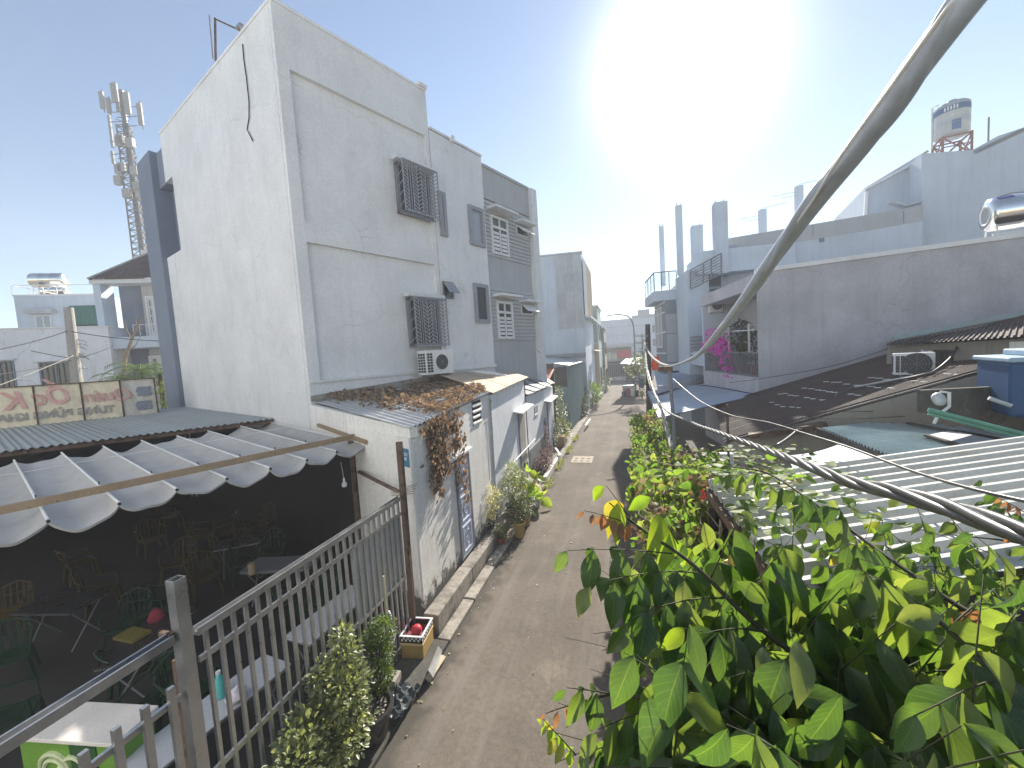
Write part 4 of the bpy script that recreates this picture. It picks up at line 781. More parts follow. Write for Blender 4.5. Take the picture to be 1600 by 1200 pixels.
a, za = ft.px(20, 446, -.3); b, zb = ft.px(156, 448, -.3); rl.bar(ft.P(a, za, -.3), ft.P(b, za, -.3), .05); rl.bar(ft.P(a, za, -.3), ft.P(a, za, -5), .05); rl.build('terrace_rail', M['white_metal'], th)
def drum(name, label, c, axis, L_, R, mt, cat='water tank', stand=.5, group=None, stand_m=None):
    r = thing(name, label, cat, c-ZV*(R+stand), group); ax = unit(axis)
    MB().lathe(c-ax*L_/2, [(R*.55, -.1), (R*.8, -.06), (R*.97, 0), (R, .03), (R, L_*.3), (R*1.02, L_*.31), (R*1.02, L_*.33), (R, L_*.34), (R, L_*.66), (R*1.02, L_*.67), (R*1.02, L_*.69), (R, L_*.7), (R, L_-.03), (R*.97, L_), (R*.8, L_+.06), (R*.55, L_+.1)], 28, ax).build('drum', mt, r, smooth=True)
    MB().lathe(c-ax*(L_/2+.1), [(R*.5, -.015), (R*.56, 0), (R*.56, .03)], 24, ax).build('end_disc', M['white_metal'], r)
    sm = MB(); sd_ = unit(np.cross(ax, ZV))
    for s in (-.36, .36):
        for t in (-1, 1): sm.bar(c+ax*L_*s+sd_*t*R*.75-ZV*R*.66, c+ax*L_*s+sd_*t*R*.85-ZV*(R+stand), .045)
        sm.bar(c+ax*L_*s-sd_*R*.8-ZV*(R*.95), c+ax*L_*s+sd_*R*.8-ZV*(R*.95), .045); sm.bar(c+ax*L_*s-sd_*R*.85-ZV*(R+stand-.02), c+ax*L_*s+sd_*R*.85-ZV*(R+stand-.02), .04)
    for t in (-1, 1): sm.bar(c-ax*L_*.4+sd_*t*R*.85-ZV*(R+stand-.02), c+ax*L_*.4+sd_*t*R*.85-ZV*(R+stand-.02), .04); sm.bar(c-ax*L_*.36+sd_*t*R*.85-ZV*(R+stand-.02), c+ax*L_*.36+sd_*t*R*.8-ZV*R*.8, .03)
    sm.build('stand', stand_m or M['white_metal'], r); return r
td = Dp(76, 438, 32); drum('steel_water_tank', 'shiny steel water tank on a stand on the pale blue terrace', td, ft.d, 2.0, .56, M['inox'], stand=.7)
td = Dp(86, 455, 35); drum('steel_water_tank', 'second steel tank half hidden behind the first on the terrace', td, ft.d, 1.7, .46, M['inox'], stand=.25)
# house with tiled hip roof
fr_ = Frame(Dp(205, 500, 26), 62, 1); q = seen(fr_, 166, 440, 262, 620)
tr = thing('tiled_roof_house', 'house with dark tiled hip roof and balcony beside the slate fin', 'house', fr_.P(q[0], 0))
pier = seen(fr_, 164, 436, 178, 620); MB().fb(fr_, pier[0], pier[1], 0, pier[3], -.6, .5).build('pier', M['blue_plaster'], tr)
MB().fb(fr_, pier[0]+1.6, q[1]+3, 0, pier[3], -5, -1.2).build('rear_wall', M['grey_plaster'], tr); MB().fb(fr_, pier[0]+.05, pier[0]+1.6, 0, pier[3], -5, -1.6).build('recess_wall', M['slate_paint'], tr)
sl_ = seen(fr_, 185, 527, 262, 541, .5); MB().fb(fr_, pier[1], q[1]+3, sl_[2], sl_[3], -1.2, .5).build('balcony_slab', M['blue_plaster'], tr)
ev = fr_.px(170, 436, .7)[1]; rg = fr_.px(215, 396, -1.6)[1]; s_a, s_b = pier[0]-.05, q[1]+3.2
MB().fb(fr_, pier[0]-.1, q[1]+3, ev-.25, ev, -.4, .6).build('eave_fascia', M['trim'], tr)
ap = fr_.P(s_a+2.2, rg, -1.6)
for k in range(26):      # tile courses of the front slope, one column each
    s0, s1 = s_a+(s_b-s_a)*k/26, s_a+(s_b-s_a)*(k+1)/26; rows = []
    for j in range(9):
        t = j/8; row = []
        for i in range(5):
            s = s0+(s1-s0)*i/4; lim = min(1, (s-s_a)/2.2); tt = min(t, lim); row.append(fr_.P(s, ev+(rg-ev)*tt+.05*math.sin(math.pi*i/4)+.02*(j % 2), .75-2.35*tt))
        rows.append(row)
    MB().grid(rows).build('tile_row', M['brown_tile_pale'] if 'brown_tile_pale' in M else M['brown_tile'], tr)
MB().prism([fr_.P(s_a, ev, .75), fr_.P(s_a, ev, -3.9), fr_.P(s_a+2.2, rg, -1.6)], fr_.d*.05).build('hip_side', M['brown_tile'], tr)
MB().bar(fr_.P(s_a, ev+.05, .75), fr_.P(s_a+2.2, rg+.06, -1.6), .16, .1).build('hip_ridge', M['pole_concrete'], tr); MB().bar(fr_.P(s_a+2.1, rg+.06, -1.6), fr_.P(s_b, rg+.06, -1.6), .16, .1).build('roof_ridge', M['pole_concrete'], tr)
MB().fb(fr_, s_a+1.2, s_b, rg-.2, rg+.45, -3.0, -2.4).build('roof_parapet', M['plaster2'], tr)
for a in ((227, 463, 250, 526), (233, 556, 262, 610)):
    p_ = seen(fr_, *a, -1.2); w_ = rect_win(fr_, tr, 'door', *p_, M['trim'], M['trim'], .1, .08, -1.18)
    for k in range(4): zz = p_[2]+.35+k*(p_[3]-p_[2]-.5)/4; MB().fb(fr_, p_[0]+.25, (p_[0]+p_[1])/2, zz, zz+(p_[3]-p_[2])/6, -1.12, -1.09).build('door_pane', M['glass'], w_)
p_ = seen(fr_, 205, 490, 262, 527, .45); rl = MB()
for k in range(9): s = p_[0]+(p_[1]+1-p_[0])*k/8; rl.bar(fr_.P(s, p_[2], .45), fr_.P(s, p_[2]+.9, .45), .025)
rl.bar(fr_.P(p_[0], p_[2]+.9, .45), fr_.P(p_[1]+1, p_[2]+.9, .45), .035); rl.build('balcony_rail', M['white_metal'], tr)
# concrete pole with wires
up_ = thing('utility_pole', 'short concrete utility pole with tangled wires in front of the long white building', 'utility pole', Dp(118, 600, 19.5)*[1, 1, 0])
pb_, pt_ = Dp(125, 640, 19.5), Dp(107, 481, 19.5); MB().tube([pb_-ZV*3, pb_, pt_], [.27,.23,.18], 16).build('pole_shaft', M['pole_concrete'], up_)
cm = MB()
for t, w_ in ((.35, .5), (.5, .4)):
    p = lerp(pt_, pb_, t); cm.bar(p-fw.d*w_*.4, p+fw.d*w_*.4, .07)
cm.build('cross_arm', M['grey_metal'], up_)
tw = MB()
for k in range(14):
    p = lerp(pt_, pb_, .3+.3*rng.random())+fw.d*.12; pts = [p]
    for j in range(5): pts.append(pts[-1]+fw.d*rng.uniform(.0, .12)-ZV*rng.uniform(-.06, .12)+fw.n*rng.uniform(-.05, .05))
    tw.tube(pts, .012, 4)
tw.build('wire_tangle', M['rubber'], up_)
def wire(label, pts, r, m=None, sag=0, name='wire', n=14, group=None):
    P = [np.array(p, float) for p in pts]; out = []
    for a, b in zip(P, P[1:]):
        for i in range(n): t = i/n; out.append(lerp(a, b, t)-ZV*sag*4*t*(1-t))
    out.append(P[-1]); return tag(MB().tube(out, r, 6).build(name, m or M['rubber'], smooth=True), label, 'cable', group)
wire('dark wire from the left picture edge to the short concrete pole', [Dp(-40, 552, 16), Dp(108, 516, 19.4)], .022, sag=.12)
wire('dark wire from the concrete pole to the slate fin, sagging', [Dp(112, 518, 19.4), Dp(262, 533, 19.6)], .022, sag=.1)
wire('pale thick wire from the banner end up to the concrete pole', [Dp(-30, 612, 15.5), Dp(116, 555, 19.4)], .018, M['pole_concrete'], .05)
wire('thin wire crossing in front of the long white building windows', [Dp(-30, 588, 16), Dp(114, 562, 19.4)], .016, sag=.1)
wire('short dark wire running right from the concrete pole to the tiled house', [Dp(120, 560, 19.4), Dp(176, 541, 23)], .02, sag=.05)
wire('short dark wire to the left of the pole with a splice', [Dp(48, 548, 19), Dp(112, 560, 19.4)], .02, sag=.02)
# telecom tower
T0 = Dp(247, 595, 36); T0[2] = 0; tl = Dp(190, 158, 36)[2]-.3
to = thing('telecom_tower', 'guyed lattice telecom tower carrying panel antennas behind the tiled house', 'tower', T0)
ld = M3[:, 0]*[1, 1, 0]; ld = unit(ld); nd = np.cross(ZV, ld)
def TW(x, z, y=0):      # the tower leans a little in the picture: keep it upright about its own axis
    return T0+ld*x+nd*y+ZV*z
leg = [(0, .6), (.55, -.35), (-.55, -.35)]; lt = MB(); br_ = MB()
tops = tl
for x, y in leg: lt.tube([TW(x*1.0, 0, y), TW(x*.9, tops*.9, y*.9)], .07, 6)
z = 6.0; k = 0
while z < tops*.9:
    for i in range(3):
        (xa, ya), (xb, yb) = leg[i], leg[(i+1) % 3]; br_.bar(TW(xa*.95, z, ya*.95), TW(xb*.95, z+.55*(1 if (k+i) % 2 == 0 else -1), yb*.95), .05); br_.bar(TW(xa*.95, z, ya*.95), TW(xb*.95, z, yb*.95), .05)
    z += .55; k += 1
lt.build('mast_leg', M['tower_metal'], to); o = br_.build('bracing', M['tower_metal'], to); o['kind'] = 'stuff'
def TX(u, v): p = Pp(u, v, T0, nd); return float((p-T0).dot(ld)), float(p[2])
# equipment column
MB().tube([TW(0, 15, .05), TW(-.05, tops, .05)], .2, 8).build('feeder_bundle', M['grey_metal'], to)
for u, v, w_, h_, y in ((165, 160, .45, 1.6, -.4), (174, 155, .4, 1.5, .5), (190, 152, .65, 1.7, -.7), (204, 165, .6, 2.0, -.4), (209, 172, .5, 2.1, .5), (181, 172, .4, 1.4, -.7)):
    x, z = TX(u, v); MB().par(TW(x-w_*.4, z-h_*.45, y), ld*w_*.8, nd*.18, ZV*h_*.9).build('panel_antenna', M['antenna_white'], to, bevel=.03)
    MB().tube([TW(x, z-h_*.6, y+.2), TW(x, z+h_*.6, y+.2)], .035, 6).build('antenna_pipe', M['tower_metal'], to)
for u, v in ((196, 222), (199, 265), (206, 305), (194, 268), (218, 270), (193, 285), (226, 305), (195, 225), (211, 227), (222, 295)):
    x, z = TX(u, v); MB().par(TW(x-.3, z-.4, -.6), ld*.6, nd*.35, ZV*.75).build('radio_unit', M['antenna_white'], to)
fr2 = MB()
for v in (165, 180, 195, 225, 245):
    xa, z = TX(172, v); xb, _ = TX(212, v); fr2.bar(TW(xa*.8, z, -.35), TW(xb*.8, z, -.35), .05); fr2.bar(TW(xa*.8, z, .35), TW(xb*.8, z, .35), .05)
o = fr2.build('antenna_frame', M['tower_metal'], to); o['kind'] = 'stuff'
for u, v0, v1 in ((178, 185, 235), (183, 240, 260)):
    x, z1 = TX(u, v0); _, z0 = TX(u, v1); MB().par(TW(x-.1, z0, -.5), ld*.2, nd*.12, ZV*(z1-z0)).build('panel_antenna', M['antenna_white'], to)
gy = MB()
for du in (232, 240, 226): xg, zg = TX(205, 270); gy.bar(TW(.1, zg, 0), TW(TX(du+8, 400)[0], TX(230, 400)[1], .6 if du > 230 else -.6), .035)
gy.build('side_strut', M['tower_metal'], to)
# ================================================================== RIGHT: VIOLET-GREY HOUSE WITH BALCONY
G0 = np.array([4.19, 15.24, 0]); gw = Frame(G0, 102.4, 1); gf = Frame(G0, -8.6, -1)
gh = thing('violet_grey_house', 'violet grey house with long blank side wall and flowered balcony', 'house', G0)
TOPG = 6.62
MB().prism([gw.P(0, 0), gw.P(14, 0), gw.P(14, 0, -5), gw.P(1.4, 0, -5.2), gw.P(1.4, 0, -.3), gw.P(.0, 0, -.28)], ZV*TOPG).build('side_wall', M['violet_plaster'], gh)
MB().fb(gw, -.05, 14, TOPG, TOPG+.13, -.45, .05).build('wall_coping', M['trim'], gh)
L0 = 5.45
MB().fb(gf, 0.0, L0, 0, 3.12, -1.5, 0).build('ground_floor', M['violet_plaster'], gh)
MB().fb(gf, .28, L0-.02, 3.1, 6.1, -1.75, -1.5).build('inner_wall', M['grey_plaster'], gh)
MB().fb(gf, L0-.12, L0, 3.12, 6.4, -1.5, 0).build('end_wall', M['blue_plaster'], gh)
MB().fb(gf, -.02, L0+.02, 6.12, 6.6, -1.75, .06).build('roof_slab', M['violet_plaster'], gh)
MB().fb(gf, .55, 1.5, 3.12, 5.3, -1.5, -1.46).build('balcony_door', M['slate_paint'], gh)
rl = MB(); rl.fb(gf, 0, L0-.12, 3.94, 3.99, -.06, -.01).fb(gf, 0, L0-.12, 3.14, 3.18, -.06, -.01); rl.build('balcony_rail', M['grey_metal'], gh)
bm = MB().box(-.011, .011, -.011, .011, 0, .78).mesh('baluster', M['grey_metal'])
k = .1
while k < L0-.15: inst('baluster', bm, gh, gf.P(k, 3.17, -.035), np.eye(3)); k += .115
for s, h in ((.75, 5.0), (2.5, 4.9)): MB().bar(gf.P(s, 3.95, -.04), gf.P(s, h, -.04), .06).build('line_post', M['white_metal'], gh)
MB().bar(gf.P(.3, 4.75, -.04), gf.P(2.9, 4.82, -.04), .04).build('clothes_bar', M['white_metal'], gh)
fe_ = Frame(gf.P(L0-.13, 0, -1.5), -98.6, -1); qa, qb = fe_.px(1106, 489), fe_.px(1131, 466)
aircon('air_conditioner', 'grey air conditioner with round fan on the balcony wall above the pink flowers', fe_, min(qa[0], qb[0]), min(qa[1], qb[1]), 0, abs(qb[0]-qa[0]), abs(qb[1]-qa[1]), .3)
# conical roof tiles etc on the coping: solar water heater
sc_, sz = gw.px(1526, 350, -.25)
hp = gw.P(sc_, TOPG+.14, -.1)
hc = Pp(1549, 329, gw.P(0, 0, -.2), gw.n); R_ = .44
ht = thing('solar_water_heater', 'shiny steel solar water heater drum lying on the violet grey wall coping, right edge', 'water heater', gw.P(sc_+.9, TOPG+.13, -.2))
hc = gw.P(sc_+.25, TOPG+.13+.62, -.3)
drd = unit(gw.d*1.0)
MB().lathe(hc, [(.26, -.08), (.38, -.06), (R_*.97, 0), (R_, .03), (R_, .45), (R_*1.015, .47), (R_, .5), (R_, 2.4)], 32, drd).build('drum', M['inox'], ht, smooth=True)
MB().lathe(hc-drd*.075, [(0, 0), (.22, 0), (.25, -.02), (.27, .01)], 24, drd).build('end_disc', M['white_metal'], ht)
lb = MB().lathe(hc+drd*.05, [(R_+.004, 0), (R_+.004, .3)], 32, drd, False); lb.f = [f for i, f in enumerate(lb.f) if np.mean([lb.v[j][2] for j in f]) > hc[2]+R_*.72]; lb.build('label_band', mat('violet_label', (.12, .12, .32), .4, .1, 6, bump=0), ht)
lb = MB().lathe(hc+drd*.78, [(R_+.004, 0), (R_+.004, 1.2)], 32, drd, False); lb.f = [f for i, f in enumerate(lb.f) if R_*.42 < np.mean([lb.v[j][2] for j in f])-hc[2] < R_*.75]; lb.build('label_band', mat('blue_label', (.06, .1, .3), .4, .1, 6, bump=0), ht)
st = MB()
for t in (0.05, 1.0, 1.9):
    for sgn in (-1, 1): st.bar(hc+drd*t+gw.n*sgn*.25-ZV*.28, hc+drd*t+gw.n*sgn*.3-ZV*.6, .03)
for sgn in (-1, 1): st.bar(hc-drd*.05+gw.n*sgn*.3-ZV*.58, hc+drd*2.4+gw.n*sgn*.3-ZV*.58, .04)
st.bar(hc+drd*.9+gw.n*.46-ZV*.3, hc+drd*.9+gw.n*.46+ZV*.05, .04); st.bar(hc+drd*.9+gw.n*.47+ZV*.05, hc+drd*2.4+gw.n*.47+ZV*.06, .04); st.build('stand', M['white_metal'], ht)
tb = MB()
for k in range(3): tb.tube([hc+gw.n*.43+drd*(1+.3*k)-ZV*(.12+.0*k), hc+gw.n*.48+drd*(2.4)-ZV*(.14+.1*k)], .03, 8)
tb.build('glass_tubes', M['tan_sheet'], ht); MB().tube([hc+ZV*R_+drd*.15, hc+ZV*(R_+.05)+drd*.4, hc+ZV*(R_+.01)+drd*.7], .015, 6).build('top_pipe', M['grey_metal'], ht)
# ================================================================== RIGHT: PALE BLUE HOUSES BEHIND
bw = Frame(Dp(1300, 400, 19.5), 100.5, 1)
def bp(u, v, o=0): s, z = bw.px(u, v, o); return bw.P(s, z, o)
bh = thing('pale_blue_house', 'pale blue house with a long stepped side wall above the violet grey house', 'house', bw.P(0, 0))
top_l, top_r = bw.px(1128, 374), bw.px(1442, 322)
sl0, sl1 = top_l[0], top_r[0]
MB().fb(bw, sl0-.1, sl1, 0, top_l[1]-.02, -8, 0).build('side_wall', M['blue_plaster'], bh)
MB().prism([bp(1128, 374, .02), bp(1442, 321, .02), bp(1443, 345, .02), bp(1128, 398, .02)], bw.n*-.6).build('parapet_band', M['grey_plaster'], bh)
for u in (1270, 1412): p = bp(u, 352 if u < 1300 else 330, .025); MB().bar(p, p-ZV*.55, .02).build('band_joint', M['slate_paint'], bh)
p = bp(1284, 375, .02); MB().par(p-bw.d*.1-ZV*.1, bw.d*.2, ZV*.2, bw.n*.02).build('vent', M['slate_paint'], bh)
# sloped gable shade wall at left (stair side), dark triangle
MB().prism([bp(1130, 384, .05), bp(1149, 383, .05), bp(1181, 411, .05), bp(1130, 434, .05)], bw.n*.05).build('stair_gable', mat('blue_grey_paint', (.3, .34, .4), .85, .1, 1, bump=.1), bh)
tall = thing('tall_blue_house', 'tall pale blue house with recessed upper wall under the water tank', 'house', bp(1500, 400, -2))
def bp2(u, v, o=-2.0): return bp(u, v, o)
s0, zt = bw.px(1440, 236, -1.5); s1, _ = bw.px(1700, 190, -1.5)
MB().prism([bp(1440, 240, -1.5), bp(1520, 234, -1.5), bp(1560, 212, -1.5), bp(1720, 160, -1.5), bp(1720, 700, -1.5), bp(1440, 700, -1.5)], bw.n*-6).build('wall', M['blue_plaster'], tall)
MB().prism([bp(1352, 293, -3), bp(1441, 240, -3), bp(1441, 420, -3), bp(1347, 420, -3)], bw.n*-6).build('recessed_wall', M['blue_plaster'], tall)
MB().bar(bp(1351, 296, -2.95), bp(1440, 249, -2.95), .25, .12).build('wall_moulding', M['trim'], tall); MB().bar(bp(1354, 300, -2.95), bp(1351, 345, -2.95), .2, .12).build('wall_moulding', M['trim'], tall)
MB().bar(bp(1372, 283, -3.2), bp(1450, 236, -3.2), .1, .1).build('roof_rail', M['tan_sheet'], tall); MB().bar(bp(1520, 240, -1.6), bp(1600, 203, -1.6), .2, .18).build('roof_edge', M['grey_plaster'], tall); MB().bar(bp(1560, 225, -2.2), bp(1640, 190, -2.2), 1.4, .08).build('roof_sheet', M['tan_sheet'], tall)
for a, b in (((1388, 316), (1418, 324)), ((1412, 324), (1440, 316))): MB().bar(bp(*a, -1.3), bp(*b, -1.3), .5, .05).build('loose_sheet', M['galv'], tall)
tag(MB().bar(bp(1544, 230, -2), bp(1545, 183, -2), .05).build('antenna_rod', M['grey_metal']), 'thin antenna rod on the roof right of the upright water tank', 'antenna')
# upright tank on a lattice stand
tc = bp(1487, 205, -3); tr_ = .62
wt = thing('water_tower_tank', 'upright steel water tank on a red braced stand against the sky, upper right', 'water tank', bp(1487, 235, -3))
ux = unit(bp(1487, 165, -3)-bp(1487, 235, -3))
hgt = float(bp(1487, 163, -3)[2]-bp(1487, 212, -3)[2]); zb = bp(1487, 213, -3)
MB().lathe(zb, [(tr_*.5, -.12), (tr_*.85, -.06), (tr_, .02), (tr_, hgt*.3), (tr_*1.02, hgt*.31), (tr_, hgt*.34), (tr_, hgt*.66), (tr_*1.02, hgt*.67), (tr_, hgt*.7), (tr_, hgt-.1), (tr_*.85, hgt), (.2, hgt+.12), (.18, hgt+.18)], 28).build('drum', M['galv_bright'] if 'galv_bright' in M else M['galv'], wt, smooth=True)
lb = MB().lathe(zb, [(tr_+.006, hgt*.68), (tr_+.006, hgt*.86)], 28, (0, 0, 1), False).build('label_band', mat('blue_grey_label', (.1, .16, .3), .5, .1, 5, bump=0), wt)
fdir = unit((CAM-zb)*[1, 1, 0]); sdir = np.cross(ZV, fdir)
MB().grid([[zb+(fdir*math.cos(a)+sdir*math.sin(a))*(tr_+.008)+ZV*z for a in np.linspace(.0, .5, 5)] for z in (.1, .55)]).build('label_panel', mat('blue_label_panel', (.14, .22, .36), .5, .1, 5, bump=0), wt)
for k in range(5): MB().par(zb+fdir*(tr_+.008)+sdir*(-.26+.1*k)-fdir*(.13*(k-2)**2*.04)+ZV*hgt*.71, sdir*.06, fdir*.012, ZV*(.2 if k % 2 else .17)).build('label_mark', M['white_print'], wt)
stm = mat('red_oxide_frame', (.3, .16, .13), .7, .2, 5, bump=.1)
sm = MB(); zg = bp(1487, 240, -3)[2]-.3
cs = [(-.5, -.5), (.5, -.5), (.5, .5), (-.5, .5)]
cp_ = [zb+bw.d*a+bw.n*b for a, b in cs]
for k in range(4):
    a, b = cp_[k], cp_[(k+1) % 4]; ga, gb = a*[1, 1, 0]+ZV*zg, b*[1, 1, 0]+ZV*zg
    sm.bar(a-ZV*.1, ga, .07); sm.bar(a-ZV*.15, b-ZV*.15, .06); sm.bar(ga, b-ZV*.15, .045); sm.bar(a-ZV*.15, gb, .045); sm.bar(lerp(a, ga, .55), lerp(b, gb, .55), .045)
sm.build('stand', stm, wt); MB().tube([zb+sdir*tr_*-1.06-ZV*.3, zb+sdir*tr_*-1.06+ZV*(hgt+.15), zb+sdir*tr_*-.7+ZV*(hgt+.2)], .04, 6).build('fill_pipe', M['white_metal'], wt)
# blue front house with columns and glass balcony: facade facing the alley
bc = Dp(1063, 520, 23)           # big pilaster corner
bf = Frame(Dp(1078, 520, 21.5), -6, -1)      # facade plane seen at a slant
def fpx(u, v, o=0): s, z = bf.px(u, v, o); return s, z
ch = thing('column_house', 'pale blue front house with bay window, glass balcony and bare rooftop columns', 'house', bf.P(0, 0))
sA, _ = fpx(1078, 500); sB, _ = fpx(1060, 500)
wid = sB-sA
MB().fb(bf, sA, sB+.05, 0, 8.35, -1, .08).build('pilaster', M['blue_plaster'], ch)
roofz = fpx(1066, 397)[1]
MB().fb(bf, sB, sB+4.2, 0, 7.6, -5, -.1).build('bay_wall', M['blue_plaster'], ch)
MB().fb(bf, sA-3.6, sA, 0, 5.1, -5, -1.0).fb(bf, sA-3.6, sA, 5.1, 6.0, -5, -1.5).build('recess_wall', mat('blue_grey_wall', (.28, .31, .36), .85, .1, 1, bump=.1), ch)
# bay: storey block projecting over the lane
bs0, bs1 = sB+.05, sB+3.4
MB().fb(bf, bs0, bs1, 3.2, 7.15, -.05, .75).build('bay_block', mat('grey_tile_cladding', (.25, .27, .3), .6, .12, 2, bump=.1), ch)
for z in (3.9, 5.2, 6.4, 7.0): MB().fb(bf, bs0-.02, bs1+.02, z, z+.09, .745, .8).build('bay_band', M['trim'], ch)
for s0 in (bs1-1.15, bs1-2.4): rect_win(bf, ch, 'window', s0, s0+1.05, 4.3, 6.9, M['trim'], M['pale_glass'], .1, .06, .75, 1)
ew_ = Frame(bf.P(bs0, 0, .0), -6+90, 1)    # bay's near end, looks at the camera
for z0, z1 in ((3.4, 5.1), (5.15, 6.3)): MB().par(bf.P(bs0, z0, .1)-bf.d*.03, bf.n*.62, ZV*(z1-z0), bf.d*.035).build('end_panel', M['grey_plaster'], ch)
MB().fb(bf, bs0-.1, bs1+.1, 2.85, 3.3, -.05, 1.0).build('bay_slab', M['blue_plaster'], ch)
MB().fb(bf, bs0, bs1+.3, 7.15, 7.75, -.05, 1.35).build('balcony_slab', M['blue_plaster'], ch)
gr = MB()
a, b, c = bf.P(bs0+.05, 7.75, 1.3), bf.P(bs1+.25, 7.75, 1.3), bf.P(bs0+.05, 7.75, 0)
for p, q in ((a, b), (a, c)):
    gr.bar(p+ZV*1.1, q+ZV*1.1, .06)
    for t in np.linspace(0, 1, 4): gr.bar(lerp(p, q, t), lerp(p, q, t)+ZV*1.1, .045)
gr.build('balcony_rail', M['grey_metal'], ch)
gm2 = bpy.data.materials.new('balcony_glass'); gm2.use_nodes = True; pbn = gm2.node_tree.nodes['Principled BSDF']; pbn.inputs['Base Color'].default_value = (.85, .9, .9, 1); pbn.inputs['Transmission Weight'].default_value = .85; pbn.inputs['Roughness'].default_value = .15; pbn.inputs['IOR'].default_value = 1.1
MB().par(a+ZV*.08, b-a, ZV*.95, bf.n*.01).build('glass_panel', gm2, ch); MB().par(a+ZV*.08, c-a, ZV*.95, bf.d*.01).build('glass_panel', gm2, ch)
MB().fb(bf, sA-.4, sB+4.0, 8.0, 8.3, -5, -.4).build('roof_slab', M['blue_plaster'], ch)
MB().fb(bf, sA-.3, sB+.6, 8.3, 9.2, -5, -.7).build('parapet', M['blue_plaster'], ch)
for u, v, d, w_, hb in ((1033, 354, 27, .3, 4), (1060, 322, 23.2, .34, 4), (1088, 354, 23.5, .6, 3), (1124, 318, 20.5, .62, 3.6)):
    p = Dp(u, v, d); k_ = MB().box(p[0]-w_/2, p[0]+w_/2, p[1]-w_/2, p[1]+w_/2, p[2]-hb, p[2]); k_.build('roof_column', M['blue_plaster'], ch)
    rb2 = MB()
    for dx in (-.3, .3): rb2.bar(p+np.array([dx*w_, 0, 0]), p+np.array([dx*w_, 0, .18]), .025)
    rb2.build('rebar', M['rusty_post'], ch)
for u, v, d, w_ in ((1191, 328, 24, .36), (1248, 291, 24, .36)):
    p = Dp(u, v, d); r = thing('roof_column', 'bare concrete column stub with antenna, %s' % ('left of the thick hanging cable, lower one' if u < 1200 else 'crossed by the thick hanging cable, taller one'), 'column', p-ZV*3.5, 'column stubs on the pale blue roof')
    MB().box(p[0]-w_/2, p[0]+w_/2, p[1]-w_/2, p[1]+w_/2, p[2]-3.5, p[2]).build('column_shaft', M['blue_plaster'], r); an = MB()
    for dz, l in ((-.3, 1.3), (-.5, .9)): an.bar(p+ZV*dz-bw.d*l, p+ZV*dz, .02)
    an.bar(p+ZV*.1, p+ZV*.15+bw.d*1.3, .02); an.build('aerial', M['grey_metal'], r)
# slatted stair rails between the two houses
sr = MB()
pA, pB, pC, pD = Dp(1079, 422, 21), Dp(1127, 396, 18.5), Dp(1079, 452, 21), Dp(1127, 428, 18.5)
for k in range(8): sr.bar(lerp(pC, pA, k/7), lerp(pD, pB, k/7), .03 if 0 < k < 7 else .05)
for t in (0, .45, .7, 1): sr.bar(lerp(pC, pD, t), lerp(pA, pB, t), .06)
sr.build('slatted_rail', M['grey_metal'], ch)
sr = MB(); pA, pB, pC, pD = Dp(1079, 527, 21.3), Dp(1097, 526, 21), Dp(1079, 555, 21.3), Dp(1097, 553, 21)
for k in range(6): sr.bar(lerp(pC, pA, k/5), lerp(pD, pB, k/5), .08)
sr.build('balcony_slats', M['grey_metal'], ch)
MB().fb(bf, sA-2.6, sA, 3.3, 4.0, -.5, 0).build('balcony_wall', M['blue_plaster'], ch)
MB().fb(bf, sB+.5, sB+3.3, 0, 2.85, -.09, -.05).build('shutter', M['tan_sheet'], ch)
# ================================================================== RIGHT: LOW METAL ROOFS
def slope_roof(name, label, pts, mt, n, amp, sheets, cat='roof', fascia=None, rib=True):
    """pts: eave-near, eave-far, ridge-near, ridge-far; ribs run eave to ridge"""
    r = thing(name, label, cat, np.mean(pts, axis=0)); en, ef, rn, rf = (np.array(p, float) for p in pts)
    nn = unit(np.cross(ef-en, rn-en)); nn = nn*np.sign(nn[2])
    for k in range(sheets):
        t0, t1 = k/sheets, (k+1)/sheets+.01
        f_ = trap if rib else corr
        MB().grid(f_((lerp(en, ef, t0), lerp(rn, rf, t0)), (lerp(en, ef, t1), lerp(rn, rf, t1)), n, amp, nn)).build('roof_sheet', mt, r)
    return r, nn
# light blue awning roofs in front of the houses
pts = [Zp(1030, 652, 2.25), Zp(1012, 612, 2.35), Pp(1186, 616, G0, gf.n), Pp(1100, 600, G0, gf.n)]
RB1, nn = slope_roof('blue_awning_roof', 'wide light blue sheet roof below the flowered balcony', pts, M['blue_sheet'], 6, .018, 4)
MB().bar(pts[0]-ZV*.05, pts[1]-ZV*.05, .04, .1).build('eave_beam', M['grey_metal'], RB1)
MB().bar(pts[0]+(pts[2]-pts[0])*.05-ZV*.02, pts[2]-ZV*.02+gf.n*.05, .05, .03).build('verge_trim', M['slate_paint'], RB1)
pts2 = [Zp(1027, 604, 2.75), Zp(1022, 583, 2.6), Dp(1099, 588, 20.5), Dp(1078, 577, 25)]
RB2, nn2 = slope_roof('upper_awning_roof', 'upper light blue sheet roof with white fascia behind the leaning steel post', pts2, M['blue_sheet'], 6, .02, 4)
MB().prism([pts2[0], pts2[2], pts2[2]-ZV*.28, pts2[0]-ZV*.28], np.array([.0, .05, 0])).build('fascia', M['trim'], RB2)
MB().prism([pts2[0]-ZV*.3, pts2[2]-ZV*.3, pts2[2]-ZV*.7, pts2[0]-ZV*.7], np.array([.0, .05, 0])).build('under_wall', M['dark_concrete'], RB2)
